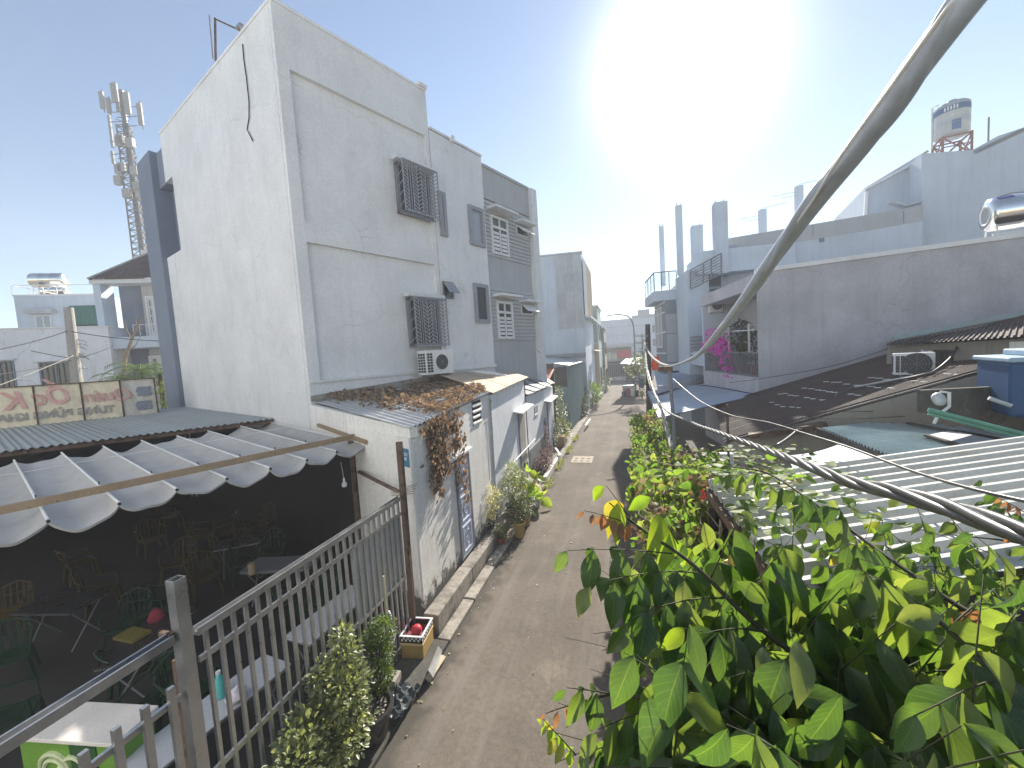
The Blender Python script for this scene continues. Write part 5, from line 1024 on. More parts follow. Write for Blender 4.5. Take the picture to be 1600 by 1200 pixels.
# dark brown roof against the violet wall
J1, J2 = gw.P(-.1, 2.6, .06), gw.P(9.5, 5.75, .06)
E1 = Zp(1131, 690, 2.3); E2 = Pp(1540, 577, E1, DIR(12.4))
sl_ = (J2-J1)/np.linalg.norm(J2-J1)
wdt = E1-J1
RBk, nnb = slope_roof('brown_sheet_roof', 'dark brown sheet roof with white patches running along the violet grey wall', [E1, J1-unit(J2-J1)*1.3, E2, J2], M['brown_tile'], 8, .03, 7)
def brp(u, v, h=.0): return Pp(u, v, J1, nnb)+nnb*h
pm = MB().box(-.06, .06, -.03, .03, 0, .012).mesh('patch', M['white_metal'])
pp_ = [(1207, 631), (1216, 635), (1225, 638), (1240, 639), (1251, 640), (1220, 618), (1228, 617), (1236, 620), (1245, 621), (1258, 609), (1269, 610), (1279, 612), (1287, 613), (1262, 624), (1272, 626), (1287, 628), (1297, 615), (1305, 616), (1292, 599), (1304, 600), (1311, 600), (1324, 603), (1340, 605), (1332, 619), (1344, 621), (1363, 593), (1375, 594), (1387, 596), (1374, 609), (1395, 610), (1362, 607), (1433, 599), (1448, 600), (1412, 597), (1421, 588), (1484, 588), (1500, 589), (1410, 579)]
ang = Matrix.Rotation(math.radians(-12), 3, 'Z')
for u, v in pp_: inst('patch', pm, RBk, brp(u, v, .04), np.array(ang), (1, 1.0, 1))
sg = MB(); 
for k in range(1): sg.bar(brp(1342, 607, .05), brp(1462, 586, .06), .22, .02)
sg.build('ridge_patch', M['white_metal'], RBk)
# beige walls under it
V1, V2 = E1+ZV*-.06, E2-ZV*.06
bwall = thing('beige_house', 'low dingy beige house under the dark brown roof on the right', 'house', E1*[1, 1, 0])
wn = np.cross(ZV, unit((V2-V1)*[1, 1, 0])); wn = wn*np.sign(wn.dot(V1*[1, 1, 0]))
MB().prism([V1, V2, V2*[1, 1, 0], V1*[1, 1, 0]], wn*.15).build('wall', M['beige_wall'], bwall)
MB().prism([V1, V1*[1, 1, 0], (V1+(J1-E1)*.9)*[1, 1, 0], V1+(J1-E1)*.9], unit(J2-J1)*[.1, .1, 0]).build('front_wall', M['grey_plaster'], bwall)
wf_ = Frame(V1*[1, 1, 0], math.degrees(math.atan2((V2-V1)[0], (V2-V1)[1])), 1)
s0, z0 = wf_.px(1183, 676); MB().bar(Pp(1170, 680, V1, wn)-wn*.1, Pp(1290, 662, V1, wn)-wn*.1, .2, .1).build('roof_ledge', M['rusty_post'], bwall)
MB().box(1.62, 1.85, 8.35, 8.5, 0, 2.25).build('white_pier', M['white_wall_b'], bwall)
# upper strip: flashing, second brown roof and the little wall with window
uh = thing('rear_beige_house', 'small beige upper wall with one dark window under a second brown roof', 'house', gw.P(4, 0, .5))
MB().prism([gw.P(3.35, 4.12, .03), gw.P(8.5, 5.05, .03), gw.P(8.5, 5.2, .03), gw.P(3.4, 4.26, .03)], gw.n*.12).build('flashing', M['teal_sheet'], uh)
B0_, B1_ = brp(1384, 566), brp(1545, 562); bn_ = np.cross(ZV, unit((B1_-B0_)*[1, 1, 0])); fu = Frame(B0_*[1, 1, 0], math.degrees(math.atan2((B1_-B0_)[0], (B1_-B0_)[1])), 1)
up_q = lambda u, v, o=0: fu.P(*fu.px(u, v, o), o)
w0, w1 = up_q(1386, 541), up_q(1600, 529)
MB().prism([B0_-ZV*.4, B1_+(B1_-B0_)*.4-ZV*.4, w1, w0], fu.n*-.12).build('wall', M['beige_wall'], uh)
na, nb_, fa_, fb_ = up_q(1386, 540, .25), up_q(1610, 525, .25), gw.P(*gw.px(1386, 536, .1), .1), gw.P(*gw.px(1610, 499, .1), .1)
for k in range(5): MB().grid(trap((lerp(na, nb_, k/5), lerp(fa_, fb_, k/5)), (lerp(na, nb_, (k+1)/5+.003), lerp(fa_, fb_, (k+1)/5+.003)), 6, .03, (0, 0, 1))).build('roof_sheet', M['brown_tile'], uh)
q = seen(fu, 1460, 546, 1490, 568); w_ = rect_win(fu, uh, 'window', *q, M['rusty_post'], M['glass'], .03, .03, 0)
for k in range(5): MB().fb(fu, q[0]+(q[1]-q[0])*(k+.5)/5-.01, q[0]+(q[1]-q[0])*(k+.5)/5+.01, q[2], q[3], .02, .035).build('window_bar', M['fan_black'], w_)
q = seen(fu, 1577, 534, 1640, 560, .05); MB().fb(fu, *q, .0, .05).build('white_panel', M['white_wall'], uh)
# AC sitting on the brown roof
pa = brp(1394, 590, .02); fa = Frame(pa, 112, 1)
aircon('air_conditioner', 'boxy white air conditioner standing on the dark brown roof', fa, 0, float(pa[2])+.06, 0, .6, .44, .3)
wire('white insulated hose curling from the rooftop air conditioner', [brp(1447, 575, .25), brp(1452, 569, .3), brp(1462, 570, .28)], .035, M['white_metal'], .03, 'hose', 5)
wire('bundle of black pipes lying across the dark brown roof', [brp(1505, 560, .25), brp(1490, 572, .15), brp(1460, 590, .1), brp(1330, 612, .06), brp(1310, 618, .05), brp(1275, 650, -.15), Dp(1246, 672, 7.5), Dp(1212, 697, 6)], .022, M['rubber'], .02, 'pipe_bundle', 5)
# teal and grey patched roof in front of the beige wall
tz = 2.75
def tp(u, v, z=tz): return Zp(u, v, z)
TR, tn = slope_roof('teal_sheet_roof', 'faded teal corrugated roof patched with grey sheets, mid right', [tp(1400, 716), tp(1283, 669), tp(1600, 705), tp(1437, 652)], M['teal_sheet'], 5, .022, 5, rib=False)
for a in (((1448, 681), (1493, 672), (1590, 690), (1518, 702)), ((1482, 672), (1500, 666), (1600, 688), (1578, 693))): MB().prism([tp(u, v, tz+.04) for u, v in a], (0, 0, .012)).build('patch_sheet', M['galv'], TR)
for a, b in (((1418, 661), (1496, 675)), ((1447, 680), (1520, 702))): MB().bar(tp(*a, tz+.05), tp(*b, tz+.05), .06, .03).build('lap_edge', M['dark_concrete'], TR)
ed = [tp(1278, 668, tz-.02), tp(1398, 716, tz-.02)]; MB().prism([ed[0], ed[1], ed[1]-ZV*.14, ed[0]-ZV*.14], (-.03, 0, 0)).build('eave_board', M['dark_concrete'], TR)
ws = thing('white_tarp_roof', 'smooth pale sheet slung between the teal roof and the striped roof', 'roof', tp(1300, 700, 2.5))
rows = [[lerp(lerp(Zp(1228, 712, 2.6), Zp(1322, 690, 2.66), s), lerp(Zp(1242, 736, 2.6), Zp(1392, 722, 2.68), s), t)-ZV*.05*math.sin(math.pi*s) for s in np.linspace(0, 1, 9)] for t in np.linspace(0, 1, 7)]
MB().grid(rows).build('tarp_sheet', M['blue_sheet'], ws, smooth=True)
# near white ribbed roof
wz = 3.35; c0, c1, c2, c3 = Zp(1172, 846, wz), Zp(1106, 758, wz), Zp(1860, 900, wz+.12), Zp(1640, 684, wz+.12)
d_far = c3-c1; nr = c1+(c0-c1)*1.6
WR, wn2 = slope_roof('white_ribbed_roof', 'near white ribbed metal roof striped with light and shade, beneath the cables', [nr, c1, nr+d_far, c3], M['white_sheet'], 4, .045, 3, rib=True)
sc2 = MB()
for k in range(14):
    p = lerp(lerp(nr, c1, .45+.5*rng.random()), lerp(nr+d_far, c3, .5), rng.random()); sc2.lathe(p+wn2*.03, [(.006, 0), (.006, .006), (.003, .01)], 6, wn2)
s_o = sc2.build('roof_screws', M['rusty_post'], WR); s_o['kind'] = 'stuff'
MB().bar(c1-ZV*.05, nr-ZV*.05, .04, .06).build('eave_beam', M['rusty_post'], WR)
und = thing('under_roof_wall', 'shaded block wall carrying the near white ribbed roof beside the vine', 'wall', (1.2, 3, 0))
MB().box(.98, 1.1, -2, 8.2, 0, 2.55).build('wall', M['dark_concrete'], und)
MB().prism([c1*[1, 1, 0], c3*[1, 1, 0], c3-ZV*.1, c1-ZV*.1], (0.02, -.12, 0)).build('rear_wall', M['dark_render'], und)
# blue square tank with lid, satellite drum, green pipes
bt_ = Dp(1572, 640, 5.5)
BT = thing('blue_water_tank', 'square blue plastic water tank with pale lid at the right edge', 'water tank', bt_*[1, 1, 0]+ZV*2.6)
fbk = Frame(Dp(1530, 600, 5.7), 104, 1); q = seen(fbk, 1531, 566, 1700, 655)
q = (q[0]+.3,)+q[1:]
MB().fb(fbk, q[0], q[0]+1.6, q[2], q[3], -1.0, 0).build('tank_body', M['blue_tank'], BT, bevel=.06)
MB().fb(fbk, q[0]-.03, q[0]+1.63, q[3]-.02, q[3]+.05, -1.03, .03).fb(fbk, q[0]+.25, q[0]+1.5, q[3]+.05, q[3]+.14, -.9, -.1).build('tank_lid', M['tank_lid'], BT, bevel=.02)
a, b = Dp(1545, 622, 5.4), Dp(1580, 634, 5.3); MB().tube([a, b], .028, 10).build('white_pipe', M['galv'], BT)
sd_ = thing('meter_drum', 'grey round drum fitting on a bracket left of the blue tank', 'fitting', Dp(1460, 625, 5.7))
c_ = Dp(1461, 625, 5.7); MB().lathe(c_, [(.0, 0), (.08, .0), (.095, .03), (.095, .07), (.07, .09), (0, .095)], 16, M3[:, 2]*1.0+np.array([.4, 0, .4])).build('drum_body', M['galv'], sd_, smooth=True)
MB().tube([c_+np.array([.06, 0, .12]), c_+np.array([.16, 0, .1]), c_+np.array([.16, 0, -.1]), c_+np.array([.02, -.02, -.22]), c_+np.array([-.02, -.02, -.34])], .02, 6).build('elbow_pipe', M['white_metal'], sd_)
lowz = thing('low_block_wall', 'dirty low block wall behind the green pipes near the blue tank', 'wall', Dp(1500, 640, 5.9)*[1, 1, 0])
q = (Dp(1440, 610, 5.9), Dp(1640, 600, 6.1)); MB().prism([q[0], q[1], Dp(1640, 690, 6.1), Dp(1440, 645, 5.9)], (0, .1, 0)).build('wall', M['dark_concrete'], lowz)
M['green_pipe'] = mat('green_plastic_pipe', (.12, .3, .22), .5, .15, 4, bump=.03)
gp_ = thing('green_pipes', 'pair of pale green pipes running right below the blue tank', 'pipe', Dp(1530, 660, 5.3))
for dv, r_ in ((0, .03), (6, .022)): MB().tube([Dp(1450, 640+dv, 5.5), Dp(1620, 684+dv, 4.9)], r_, 8).build('pipe', M['green_pipe'], gp_)
# ================================================================== POSTS AND CABLES
CRX = M3[:, 0]
def pxof0(p): c = M3.T @ (np.array(p)-CAM); return (800+F_PX*c[0]/-c[2], 600-F_PX*c[1]/-c[2])
sp_ = thing('steel_post', 'leaning grey steel post holding the sagging thick cable', 'post', Yp(1052, 760, 8.6)*[1, 1, 0])
ptop = Yp(1046, 577, 8.7); MB().tube([Yp(1053, 690, 8.7)*[1, 1, 0], Yp(1052, 655, 8.7), ptop], .036, 10).build('post_tube', M['grey_metal'], sp_)
MB().box(ptop[0]-.22, ptop[0]+.06, ptop[1]-.04, ptop[1]+.04, ptop[2]-.04, ptop[2]+.06).build('insulator_bracket', M['rusty_post'], sp_)
sp2 = thing('thin_post', 'thin brown post standing against the beige house wall', 'post', Dp(1137, 700, 7)*[1, 1, 0])
MB().tube([Dp(1138, 700, 7.0)*[1, 1, 0], Dp(1138, 700, 7.0), Dp(1136, 632, 7.0)], .022, 8).build('post_tube', M['rusty_post'], sp2)
def spline(P, n=12):
    P = [np.array(p, float) for p in P]; Q = [2*P[0]-P[1]]+P+[2*P[-1]-P[-2]]; out = []
    for i in range(1, len(Q)-2):
        a, b, c, d = Q[i-1:i+3]
        for k in range(n): t = k/n; out.append(.5*((2*b)+(c-a)*t+(2*a-5*b+4*c-d)*t*t+(3*b-a-3*c+d)*t**3))
    out.append(Q[-2]); return out
def twisted(name, label, path, r, strands, turn, m, extra=()):
    """strands wound round a common line; each strand is a part"""
    root = thing(name, label, 'cable', path[0]); seg = [0]
    for a, b in zip(path, path[1:]): seg.append(seg[-1]+np.linalg.norm(b-a))
    for k in range(strands):
        pts = []
        for i, p in enumerate(path):
            t = unit(path[min(i+1, len(path)-1)]-path[max(i-1, 0)]); a = unit(np.cross(t, ZV)); b = np.cross(t, a); ph = 2*math.pi*(k/strands+seg[i]*turn)
            pts.append(p+(a*math.cos(ph)+b*math.sin(ph))*r*.55)
        MB().tube(pts, r*.5, 8).build('strand', m, root, smooth=True)
    return root
def sp3(pts, n=20): return spline([Dp(u, v, d) for u, v, d in pts], n)
M['cable_grey'] = mat('weathered_grey_cable', (.38, .42, .47), .4, .18, 8, bump=.1, bscale=60, spec=.5, stain=((.38, .38, .37), .5, 5, .55))
hp_ = sp3([(1600, -110, .52), (1520, -10, .57), (1440, 95, .64), (1345, 225, .78), (1270, 320, .98), (1200, 415, 1.35), (1150, 485, 1.95), (1105, 541, 3.3), (1080, 561, 5.0), (1055, 571, 7.6), (1046, 573, 8.8)], 14)
hc_ = thing('hanging_cable', 'thick grey cable sweeping down from the top right corner to the steel post', 'cable', hp_[0])
MB().tube(hp_, .0215, 14).build('strand', M['cable_grey'], hc_, smooth=True)
o_ = MB().tube([p+CRX*.01*math.cos(i*.16)+ZV*.01*math.sin(i*.16) for i, p in enumerate(hp_)], .0155, 10).build('strand', M['cable_grey'], hc_, smooth=True)
wire('pale tie wire bound along the thick hanging cable', sp3([(1490, 0, .53), (1400, 125, .64), (1310, 250, .8), (1255, 335, 1.0), (1195, 412, 1.33), (1148, 482, 1.9), (1100, 540, 3.2)], 10), .0035, M['white_metal'], 0, 'tie_wire', 1)
wire('pale cable sagging from the steel post back to the far pole', sp3([(1046, 573, 8.8), (1030, 567, 11), (1015, 553, 14.5), (1005, 532, 19)], 8), .04, M['pole_concrete'], 0, 'cable', 1)
twisted('twisted_cable_bundle', 'thick twisted cable bundle crossing above the white ribbed roof', sp3([(1012, 578, 12), (1022, 612, 9), (1040, 640, 6.5), (1080, 660, 4.5), (1120, 675, 3.2), (1180, 697, 2.2), (1240, 719, 1.55), (1320, 750, 1.1), (1400, 770, .85), (1480, 793, .7), (1560, 820, .58), (1680, 862, .47)], 24), .0165, 4, 1.5, M['rubber'])
twisted('power_cable_pair', 'long grey cable pair running down the alley above the vine tops', sp3([(1008, 545, 16), (1013, 590, 11), (1030, 630, 8.5), (1038, 655, 8), (1050, 700, 6)], 16), .04, 2, 1.0, M['pole_concrete'])
wire('pale thin wire from the steel post down across the ribbed roof', sp3([(1052, 592, 8.6), (1090, 624, 7), (1140, 648, 5.6), (1200, 660, 4.6), (1260, 678, 3.6), (1330, 700, 2.9), (1420, 734, 2.2), (1520, 764, 1.7), (1680, 800, 1.3)], 10), .008, M['rubber'], 0, 'wire', 1)
wire('fine black wire along the foot of the violet grey wall', sp3([(1140, 598, 12), (1200, 590, 11), (1300, 572, 10), (1388, 545, 9.8)], 8), .008, M['black'], 0, 'wire', 1)
for k, (a, b) in enumerate((((1275, 641, 7.2), (1450, 634, 7.2)), ((1250, 652, 7), (1460, 645, 7)), ((1390, 612, 7.6), (1452, 628, 7.4)))): wire(['thin wire along the beige wall, upper one', 'thin wire along the beige wall, lower one', 'short wire from the roof patches to the round drum fitting'][k], [Dp(*a), Dp(*b)], .006, M['black'], .06, 'wire')
wire('black wire from the balcony foot along the light blue roof', sp3([(1087, 601, 13), (1120, 605, 12.5), (1186, 617, 12)], 6), .014, M['black'], 0, 'wire', 1)
# far utility pole, street lamp, trees, scooters
fp = thing('utility_pole', 'dark utility pole with cross arms and vines where the alley widens', 'utility pole', (1.05, 30, 0))
pl_ = Zp(1012, 640, 0); base = Dp(1013, 620, 21)*[1, 1, 0]
MB().tube([base, Dp(1012, 507, 21)], [.17, .13], 10).build('pole_shaft', M['dark_concrete'], fp)
ar = MB()
for u, v, l in ((1003, 525, .45), (1003, 536, .35), (1001, 550, .4)): p = Dp(u, v, 20.6); ar.bar(p-M3[:, 0]*l, p+M3[:, 0]*.3, .05)
p = Dp(1003, 522, 20.6); ar.bar(p, p-ZV*2, .06); ar.build('cross_arm', M['pole_concrete'], fp)
MB().box(base[0]-.45, base[0]-.2, base[1]-.3, base[1]-.1, 2.3, 2.8).build('meter_box', M['grey_metal'], fp)
lp = thing('street_lamp', 'curved arm street lamp over the far end of the alley', 'street lamp', Dp(994, 620, 38)*[1, 1, 0])
pts = [Dp(994, 620, 38)*[1, 1, 0]]+[Dp(u, v, 38) for u, v in ((992, 560), (991, 520), (988, 503), (982, 495), (974, 492), (962, 491))]
MB().tube(spline(pts, 5), .07, 8).build('lamp_pole', M['grey_metal'], lp, smooth=True); MB().bar(Dp(965, 491, 38), Dp(947, 494, 38), .25, .1).build('lamp_head', M['galv'], lp)
M['flame_red'] = mat('vermilion_lantern', (.75, .1, .03), .6, .1, 5, bump=0)
pr = Dp(1024, 567, 19); lan = thing('red_lantern_cloth', 'bright orange red cloth hanging behind the far pole', 'cloth', pr)
rows = [[pr+M3[:, 0]*(x+.03*math.sin(z*9))+ZV*z+M3[:, 2]*.08*math.sin(x*14+z*3) for x in np.linspace(-.16, .16, 9)] for z in np.linspace(-.35, .3, 8)]
MB().grid(rows).build('cloth_sheet', M['flame_red'], lan, smooth=True)
cp2 = thing('street_stall', 'stall under a grey canopy with dark clutter at the lane mouth', 'stall', Zp(985, 592, 0))
b_ = Zp(985, 592, 0); 
MB().prism([Dp(969, 570, 36), Dp(978, 562, 40), Dp(1002, 560, 40), Dp(1000, 571, 35)], (0, 0, .12)).build('canopy_sheet', M['grey_sheet'], cp2)
for u, d in ((972, 36), (998, 35.5), (980, 40)): p = Dp(u, 571, d); MB().bar(p*[1, 1, 0], p, .06).build('canopy_post', M['grey_metal'], cp2)
p = Dp(986, 585, 37)*[1, 1, 0]; MB().box(p[0]-.8, p[0]+.3, p[1]-.4, p[1]+.5, 0, .95).build('counter', M['galv'], cp2)
for k, c in enumerate((M['blue_tank'], M['terracotta'], M['white_metal'], M['dark_render'], M['ochre_foam'])): MB().box(p[0]-.9+.4*k, p[0]-.6+.4*k, p[1]-.9-.15*(k % 2), p[1]-.55, 0, .45+.2*((k*3) % 4)/2).build('crate', c, cp2)
def scooter(label, p, rz, c):
    r = thing('scooter', label, 'scooter', (0, 0, 0), 'scooters at the far end of the alley'); mt = mat('scooter_paint', c, .35, .1, 5, bump=0)
    for y in (-.6, .6):
        w_ = MB().tube([(0, y+.26*math.cos(t), .28+.26*math.sin(t)) for t in np.linspace(0, 2*math.pi, 15)], .05, 6).build('wheel', M['black'], r)
    MB().bar((0, -.5, .5), (0, .1, .5), .26, .3).bar((0, .1, .35), (0, .45, .35), .24, .1).bar((0, .45, .35), (0, .55, .95), .3, .06, up=np.array([0, 1, 0])).build('body', mt, r, bevel=.03)
    MB().bar((0, -.65, .72), (0, .05, .72), .24, .1).build('seat', M['black'], r); MB().tube([(-.3, .48, 1.02), (0, .55, .98), (.3, .48, 1.02)], .02, 6).build('handlebar', M['black'], r)
    MB().tube([(0, .55, .95), (0, .6, .28)], .03, 6).build('fork', M['grey_metal'], r); return put(r, p, rz)
scooter('white scooter parked at the far left end of the alley', Zp(952, 598, 0), 2.2, (.7, .7, .7)); scooter('dark scooter under the grey stall canopy', Zp(984, 597, 0), .5, (.05, .05, .06)); scooter('pale scooter right of the stall by the pole', Zp(1000, 598, 0), 1.3, (.5, .5, .52))
# ================================================================== VEGETATION
def leaf_shape(Lf, W, nl=6, fold=.18, droop=.25, peak=.42, tip=1.0, wav=0.0, nw=4):
    """one leaf lying along +x, base at the origin, midrib folded, tip bent down"""
    rows = []
    for i in range(nl+1):
        t = i/nl; prof = (math.sin(math.pi*min(t/ (2*peak), 1)) if t < peak else math.cos((t-peak)/(1-peak)*math.pi/2)**tip)
        hw = W/2*max(prof, .03 if 0 < i < nl else .0); x = Lf*(t-.04*droop*t*t); z0 = -droop*Lf*.5*t*t; row = []
        for j in range(nw+1):
            s = j/nw*2-1; row.append((x, hw*s, z0+fold*abs(s)*hw+wav*Lf*math.sin(t*9+s*2)*abs(s)))
        rows.append(row)
    m_ = MB().grid(rows); m_.uv = [(i/nl, (j/nw*2-1)*1.0, 0) for i in range(nl+1) for j in range(nw+1)]; return m_
def lobed(Lf, n=5):
    """a lobed or heart-shaped vine leaf as a small folded fan"""
    v = [(0, 0, 0)]; f = []
    for k in range(11):
        a = math.radians(-150+30*k); r = Lf*(.62+.3*math.cos(a))*(1.0+.2*math.cos(n*a)); v.append((Lf*.25+r*math.cos(a)*.8, r*math.sin(a)*.8, .12*Lf*abs(math.sin(a))-.1*Lf*max(math.cos(a), 0)))
    for k in range(1, 11): f.append((0, k, k+1))
    return MB().add(v, f)
def frame_of(d, nrm):
    x = unit(d); z = np.array(nrm, float)-x*np.dot(nrm, x); z = unit(z) if np.linalg.norm(z) > 1e-5 else unit(np.cross(x, (1, .2, .3))); y = np.cross(z, x); return np.array([x, y, z]).T
def pxof(p):
    c = M3.T @ (np.array(p)-CAM); return (800+F_PX*c[0]/-c[2], 600-F_PX*c[1]/-c[2], -c[2]) if c[2] < -.05 else (-9999, -9999, 99)
class Leaves:
    def __init__(s, variants): s.var = variants; s.L = []
    def add(s, p, d, nrm, sc): s.L.append((int(rng.integers(len(s.var))), np.array(p, float), frame_of(d, nrm), float(sc)))
    def emit(s, parent, m, singles=0, name='leaf', stuff='foliage', smooth=True):
        if not s.L: return
        order = list(range(len(s.L)))
        if singles:
            def key(i):
                u, v, d = pxof(s.L[i][1]); return -(s.L[i][3]/d if -20 < u < 1620 and -20 < v < 1230 else 0)
            order.sort(key=key); mes = [v.mesh(name, m, smooth) for v in s.var]
            for i in order[:singles]: k, p, R, sc = s.L[i]; inst(name, mes[k], parent, p, R, sc)
        rest = order[singles:]
        if rest:
            off = wloc(parent); V = []; Fs = []; base = 0
            vs = [np.array(v.v) for v in s.var]
            for i in rest:
                k, p, R, sc = s.L[i]; q = (vs[k]*sc) @ R.T+p-off; V.append(q); Fs += [tuple(a+base for a in f) for f in s.var[k].f]; base += len(q)
            me = bpy.data.meshes.new(stuff); me.from_pydata(np.concatenate(V).tolist(), [], Fs); me.materials.append(m)
            if smooth: me.polygons.foreach_set('use_smooth', [True]*len(me.polygons))
            if all(v.uv for v in s.var): at = me.attributes.new('leafuv', 'FLOAT_VECTOR', 'POINT'); at.data.foreach_set('vector', np.concatenate([np.array(s.var[s.L[i][0]].uv, float) for i in rest]).ravel())
            o = bpy.data.objects.new(stuff, me); COL.objects.link(o); o['kind'] = 'stuff'
            if parent is not None: o.parent = parent
            return o
def rdir(): v = rng.normal(size=3); return v/np.linalg.norm(v)
CR, CU = M3[:, 0], M3[:, 1]
# ---- foreground tree: long pinnate sprays of pointed leaves, seen against the sun
M['green_twig'] = mat('dark_green_twig', (.05, .05, .025), .7, .3, 12, bump=.2)
BIG = [leaf_shape(1, .42, 8, .25, .5, .4, 1.1, .012), leaf_shape(1, .47, 8, .4, .75, .4, 1.15, .02), leaf_shape(1, .4, 8, .15, .25, .42, 1.1, .016), leaf_shape(1, .45, 8, .55, .95, .38, 1.2, .016), leaf_shape(1, .5, 8, -.2, .6, .4, 1.1, .022)]
tree = thing('branching_tree', 'leafy green tree with large glossy pointed leaves filling the lower right foreground', 'tree', (1.0, .2, 0))
lv, ly_, ln_ = Leaves(BIG), Leaves(BIG), Leaves(BIG); twigs = MB()
LIMV, LIMU = [820, 840, 900, 1000, 1080, 1150, 1300], [1120, 1050, 985, 975, 985, 950, 930]
def spray(p0, d0, length, n, lf, kind='near', clip=False, up=.2, sag=.9, hang=1.15, r=.0018):
    """a drooping rachis with leaves hung alternately on both sides"""
    d0 = unit(d0); pts = []; p = np.array(p0, float); d = d0.copy(); st = length/n
    side = unit(np.cross(d0, ZV)); tgt = lv if kind == 'near' else ly_ if kind == 'young' else ln_
    for i in range(n+1):
        pts.append(p.copy())
        if i > 0:
            for sg in ((1, -1) if i < n else (0,)):
                f_ = .65+.45*math.sin(math.pi*min(i/n+.12, 1)); s_ = lf*f_*rng.uniform(.82, 1.15)
                dd = side*sg*.62*(1 if sg else 0)+d*(.45 if sg else 1.0)-ZV*(hang*rng.uniform(.6, 1.3))+rdir()*.16
                nn = unit(ZV*.55+side*sg*.5+M3[:, 2]*.6+rdir()*.3)
                if clip:
                    ue, ve, _ = pxof(p+unit(dd)*s_)
                    if ue < np.interp(ve, LIMV, LIMU)+rng.uniform(-15, 25): continue
                tgt.add(p+rdir()*.004, dd, nn, s_)
        p = p+d*st; d = unit(d-ZV*sag*st+rdir()*.05)
    twigs.tube(pts, [r*(1-.6*i/n) for i in range(n+1)], 5)
def q3(u, v, d): return Dp(u, v, d)
def branch(pts, r0, r1):
    path = spline([q3(*p) for p in pts], 6); twigs.tube(path, [r0+(r1-r0)*i/(len(path)-1) for i in range(len(path))], 7); return path
b1_ = branch([(1560, 1230, .62), (1420, 1130, .68), (1300, 1062, .74), (1180, 975, .82), (1080, 880, .9), (1000, 825, .97), (952, 785, 1.0)], .009, .002)
b2_ = branch([(1300, 1290, .6), (1150, 1180, .66), (1040, 1105, .72), (960, 1085, .76), (905, 1100, .78)], .006, .002)
b3_ = branch([(1700, 1040, .9), (1520, 960, 1.1), (1400, 880, 1.3), (1290, 800, 1.6), (1200, 740, 1.95), (1130, 728, 2.2)], .009, .003)
b4_ = branch([(1700, 1200, .5), (1540, 1040, .62), (1430, 940, .78), (1340, 890, .95)], .006, .002)
b5_ = branch([(1760, 900, 1.3), (1600, 850, 1.5), (1480, 835, 1.7)], .007, .002)
def toward(a, b): return unit(q3(*b)-q3(*a))
S = [ # (start px,py,depth) -> (end), leaves, leaf length, kind
 ((1050, 865, .92), (900, 872, .86), 4, .1, 'near'), ((1090, 895, .9), (935, 905, .82), 5, .115, 'near'), ((1130, 935, .86), (985, 955, .78), 5, .13, 'near'),
 ((1000, 825, .97), (915, 812, .95), 6, .042, 'new'), ((985, 810, .98), (942, 768, .98), 2, .1, 'young'), ((1060, 850, .95), (1015, 790, .95), 3, .095, 'young'),
 ((1110, 905, .88), (1160, 815, .92), 4, .13, 'near'), ((1150, 950, .84), (1240, 850, .88), 5, .135, 'near'), ((1190, 985, .8), (1100, 1000, .72), 4, .13, 'near'),
 ((1240, 1020, .78), (1330, 905, .8), 5, .125, 'near'), ((1250, 1030, .76), (1150, 1075, .68), 4, .12, 'near'), ((1300, 1062, .74), (1400, 985, .7), 4, .13, 'near'),
 ((1350, 1090, .7), (1250, 1150, .6), 4, .13, 'near'), ((1400, 1120, .68), (1500, 1050, .62), 4, .13, 'near'), ((1100, 1140, .7), (1000, 1180, .66), 4, .1, 'near'),
 ((1030, 1100, .72), (950, 1160, .7), 4, .085, 'near'), ((960, 1085, .76), (890, 1095, .76), 3, .07, 'near'), ((930, 1090, .77), (868, 1130, .78), 4, .032, 'new'), ((900, 1180, .76), (845, 1138, .8), 6, .035, 'young'),
 ((1060, 1120, .7), (1110, 1050, .74), 3, .1, 'near'), ((1140, 1170, .66), (1230, 1100, .62), 4, .13, 'near'), ((1000, 1150, .72), (930, 1190, .72), 4, .075, 'near'),
 ((1290, 800, 1.6), (1240, 770, 1.5), 4, .12, 'near'), ((1240, 765, 1.75), (1170, 760, 1.7), 4, .11, 'near'), ((1200, 740, 1.95), (1130, 750, 1.95), 4, .09, 'near'), ((1330, 830, 1.45), (1300, 780, 1.5), 3, .12, 'near'),
 ((1380, 865, 1.3), (1320, 850, 1.2), 4, .11, 'near'), ((1400, 880, 1.3), (1450, 850, 1.4), 4, .09, 'near'), ((1420, 930, .8), (1330, 900, .8), 4, .12, 'near'), ((1540, 1040, .62), (1600, 960, .62), 4, .11, 'near'),
 ((1480, 985, .7), (1560, 930, .75), 4, .1, 'near'), ((1560, 1060, .6), (1450, 1130, .5), 4, .11, 'near'), ((1600, 850, 1.5), (1540, 820, 1.5), 3, .03, 'new'), ((1600, 800, 1.2), (1560, 790, 1.2), 3, .03, 'new'), ((1500, 960, .75), (1540, 975, .7), 5, .045, 'new')]
for a, b, n, lf, kd in S:
    A_, B_ = q3(*a), q3(*b); spray(A_, B_-A_+ZV*.03, np.linalg.norm(B_-A_)*1.08, n, lf, kd)
bu = [950, 985, 1040, 1100, 1180, 1240, 1330, 1400, 1500, 1600, 1700]; bv = [1130, 1010, 880, 860, 885, 860, 890, 860, 845, 835, 830]
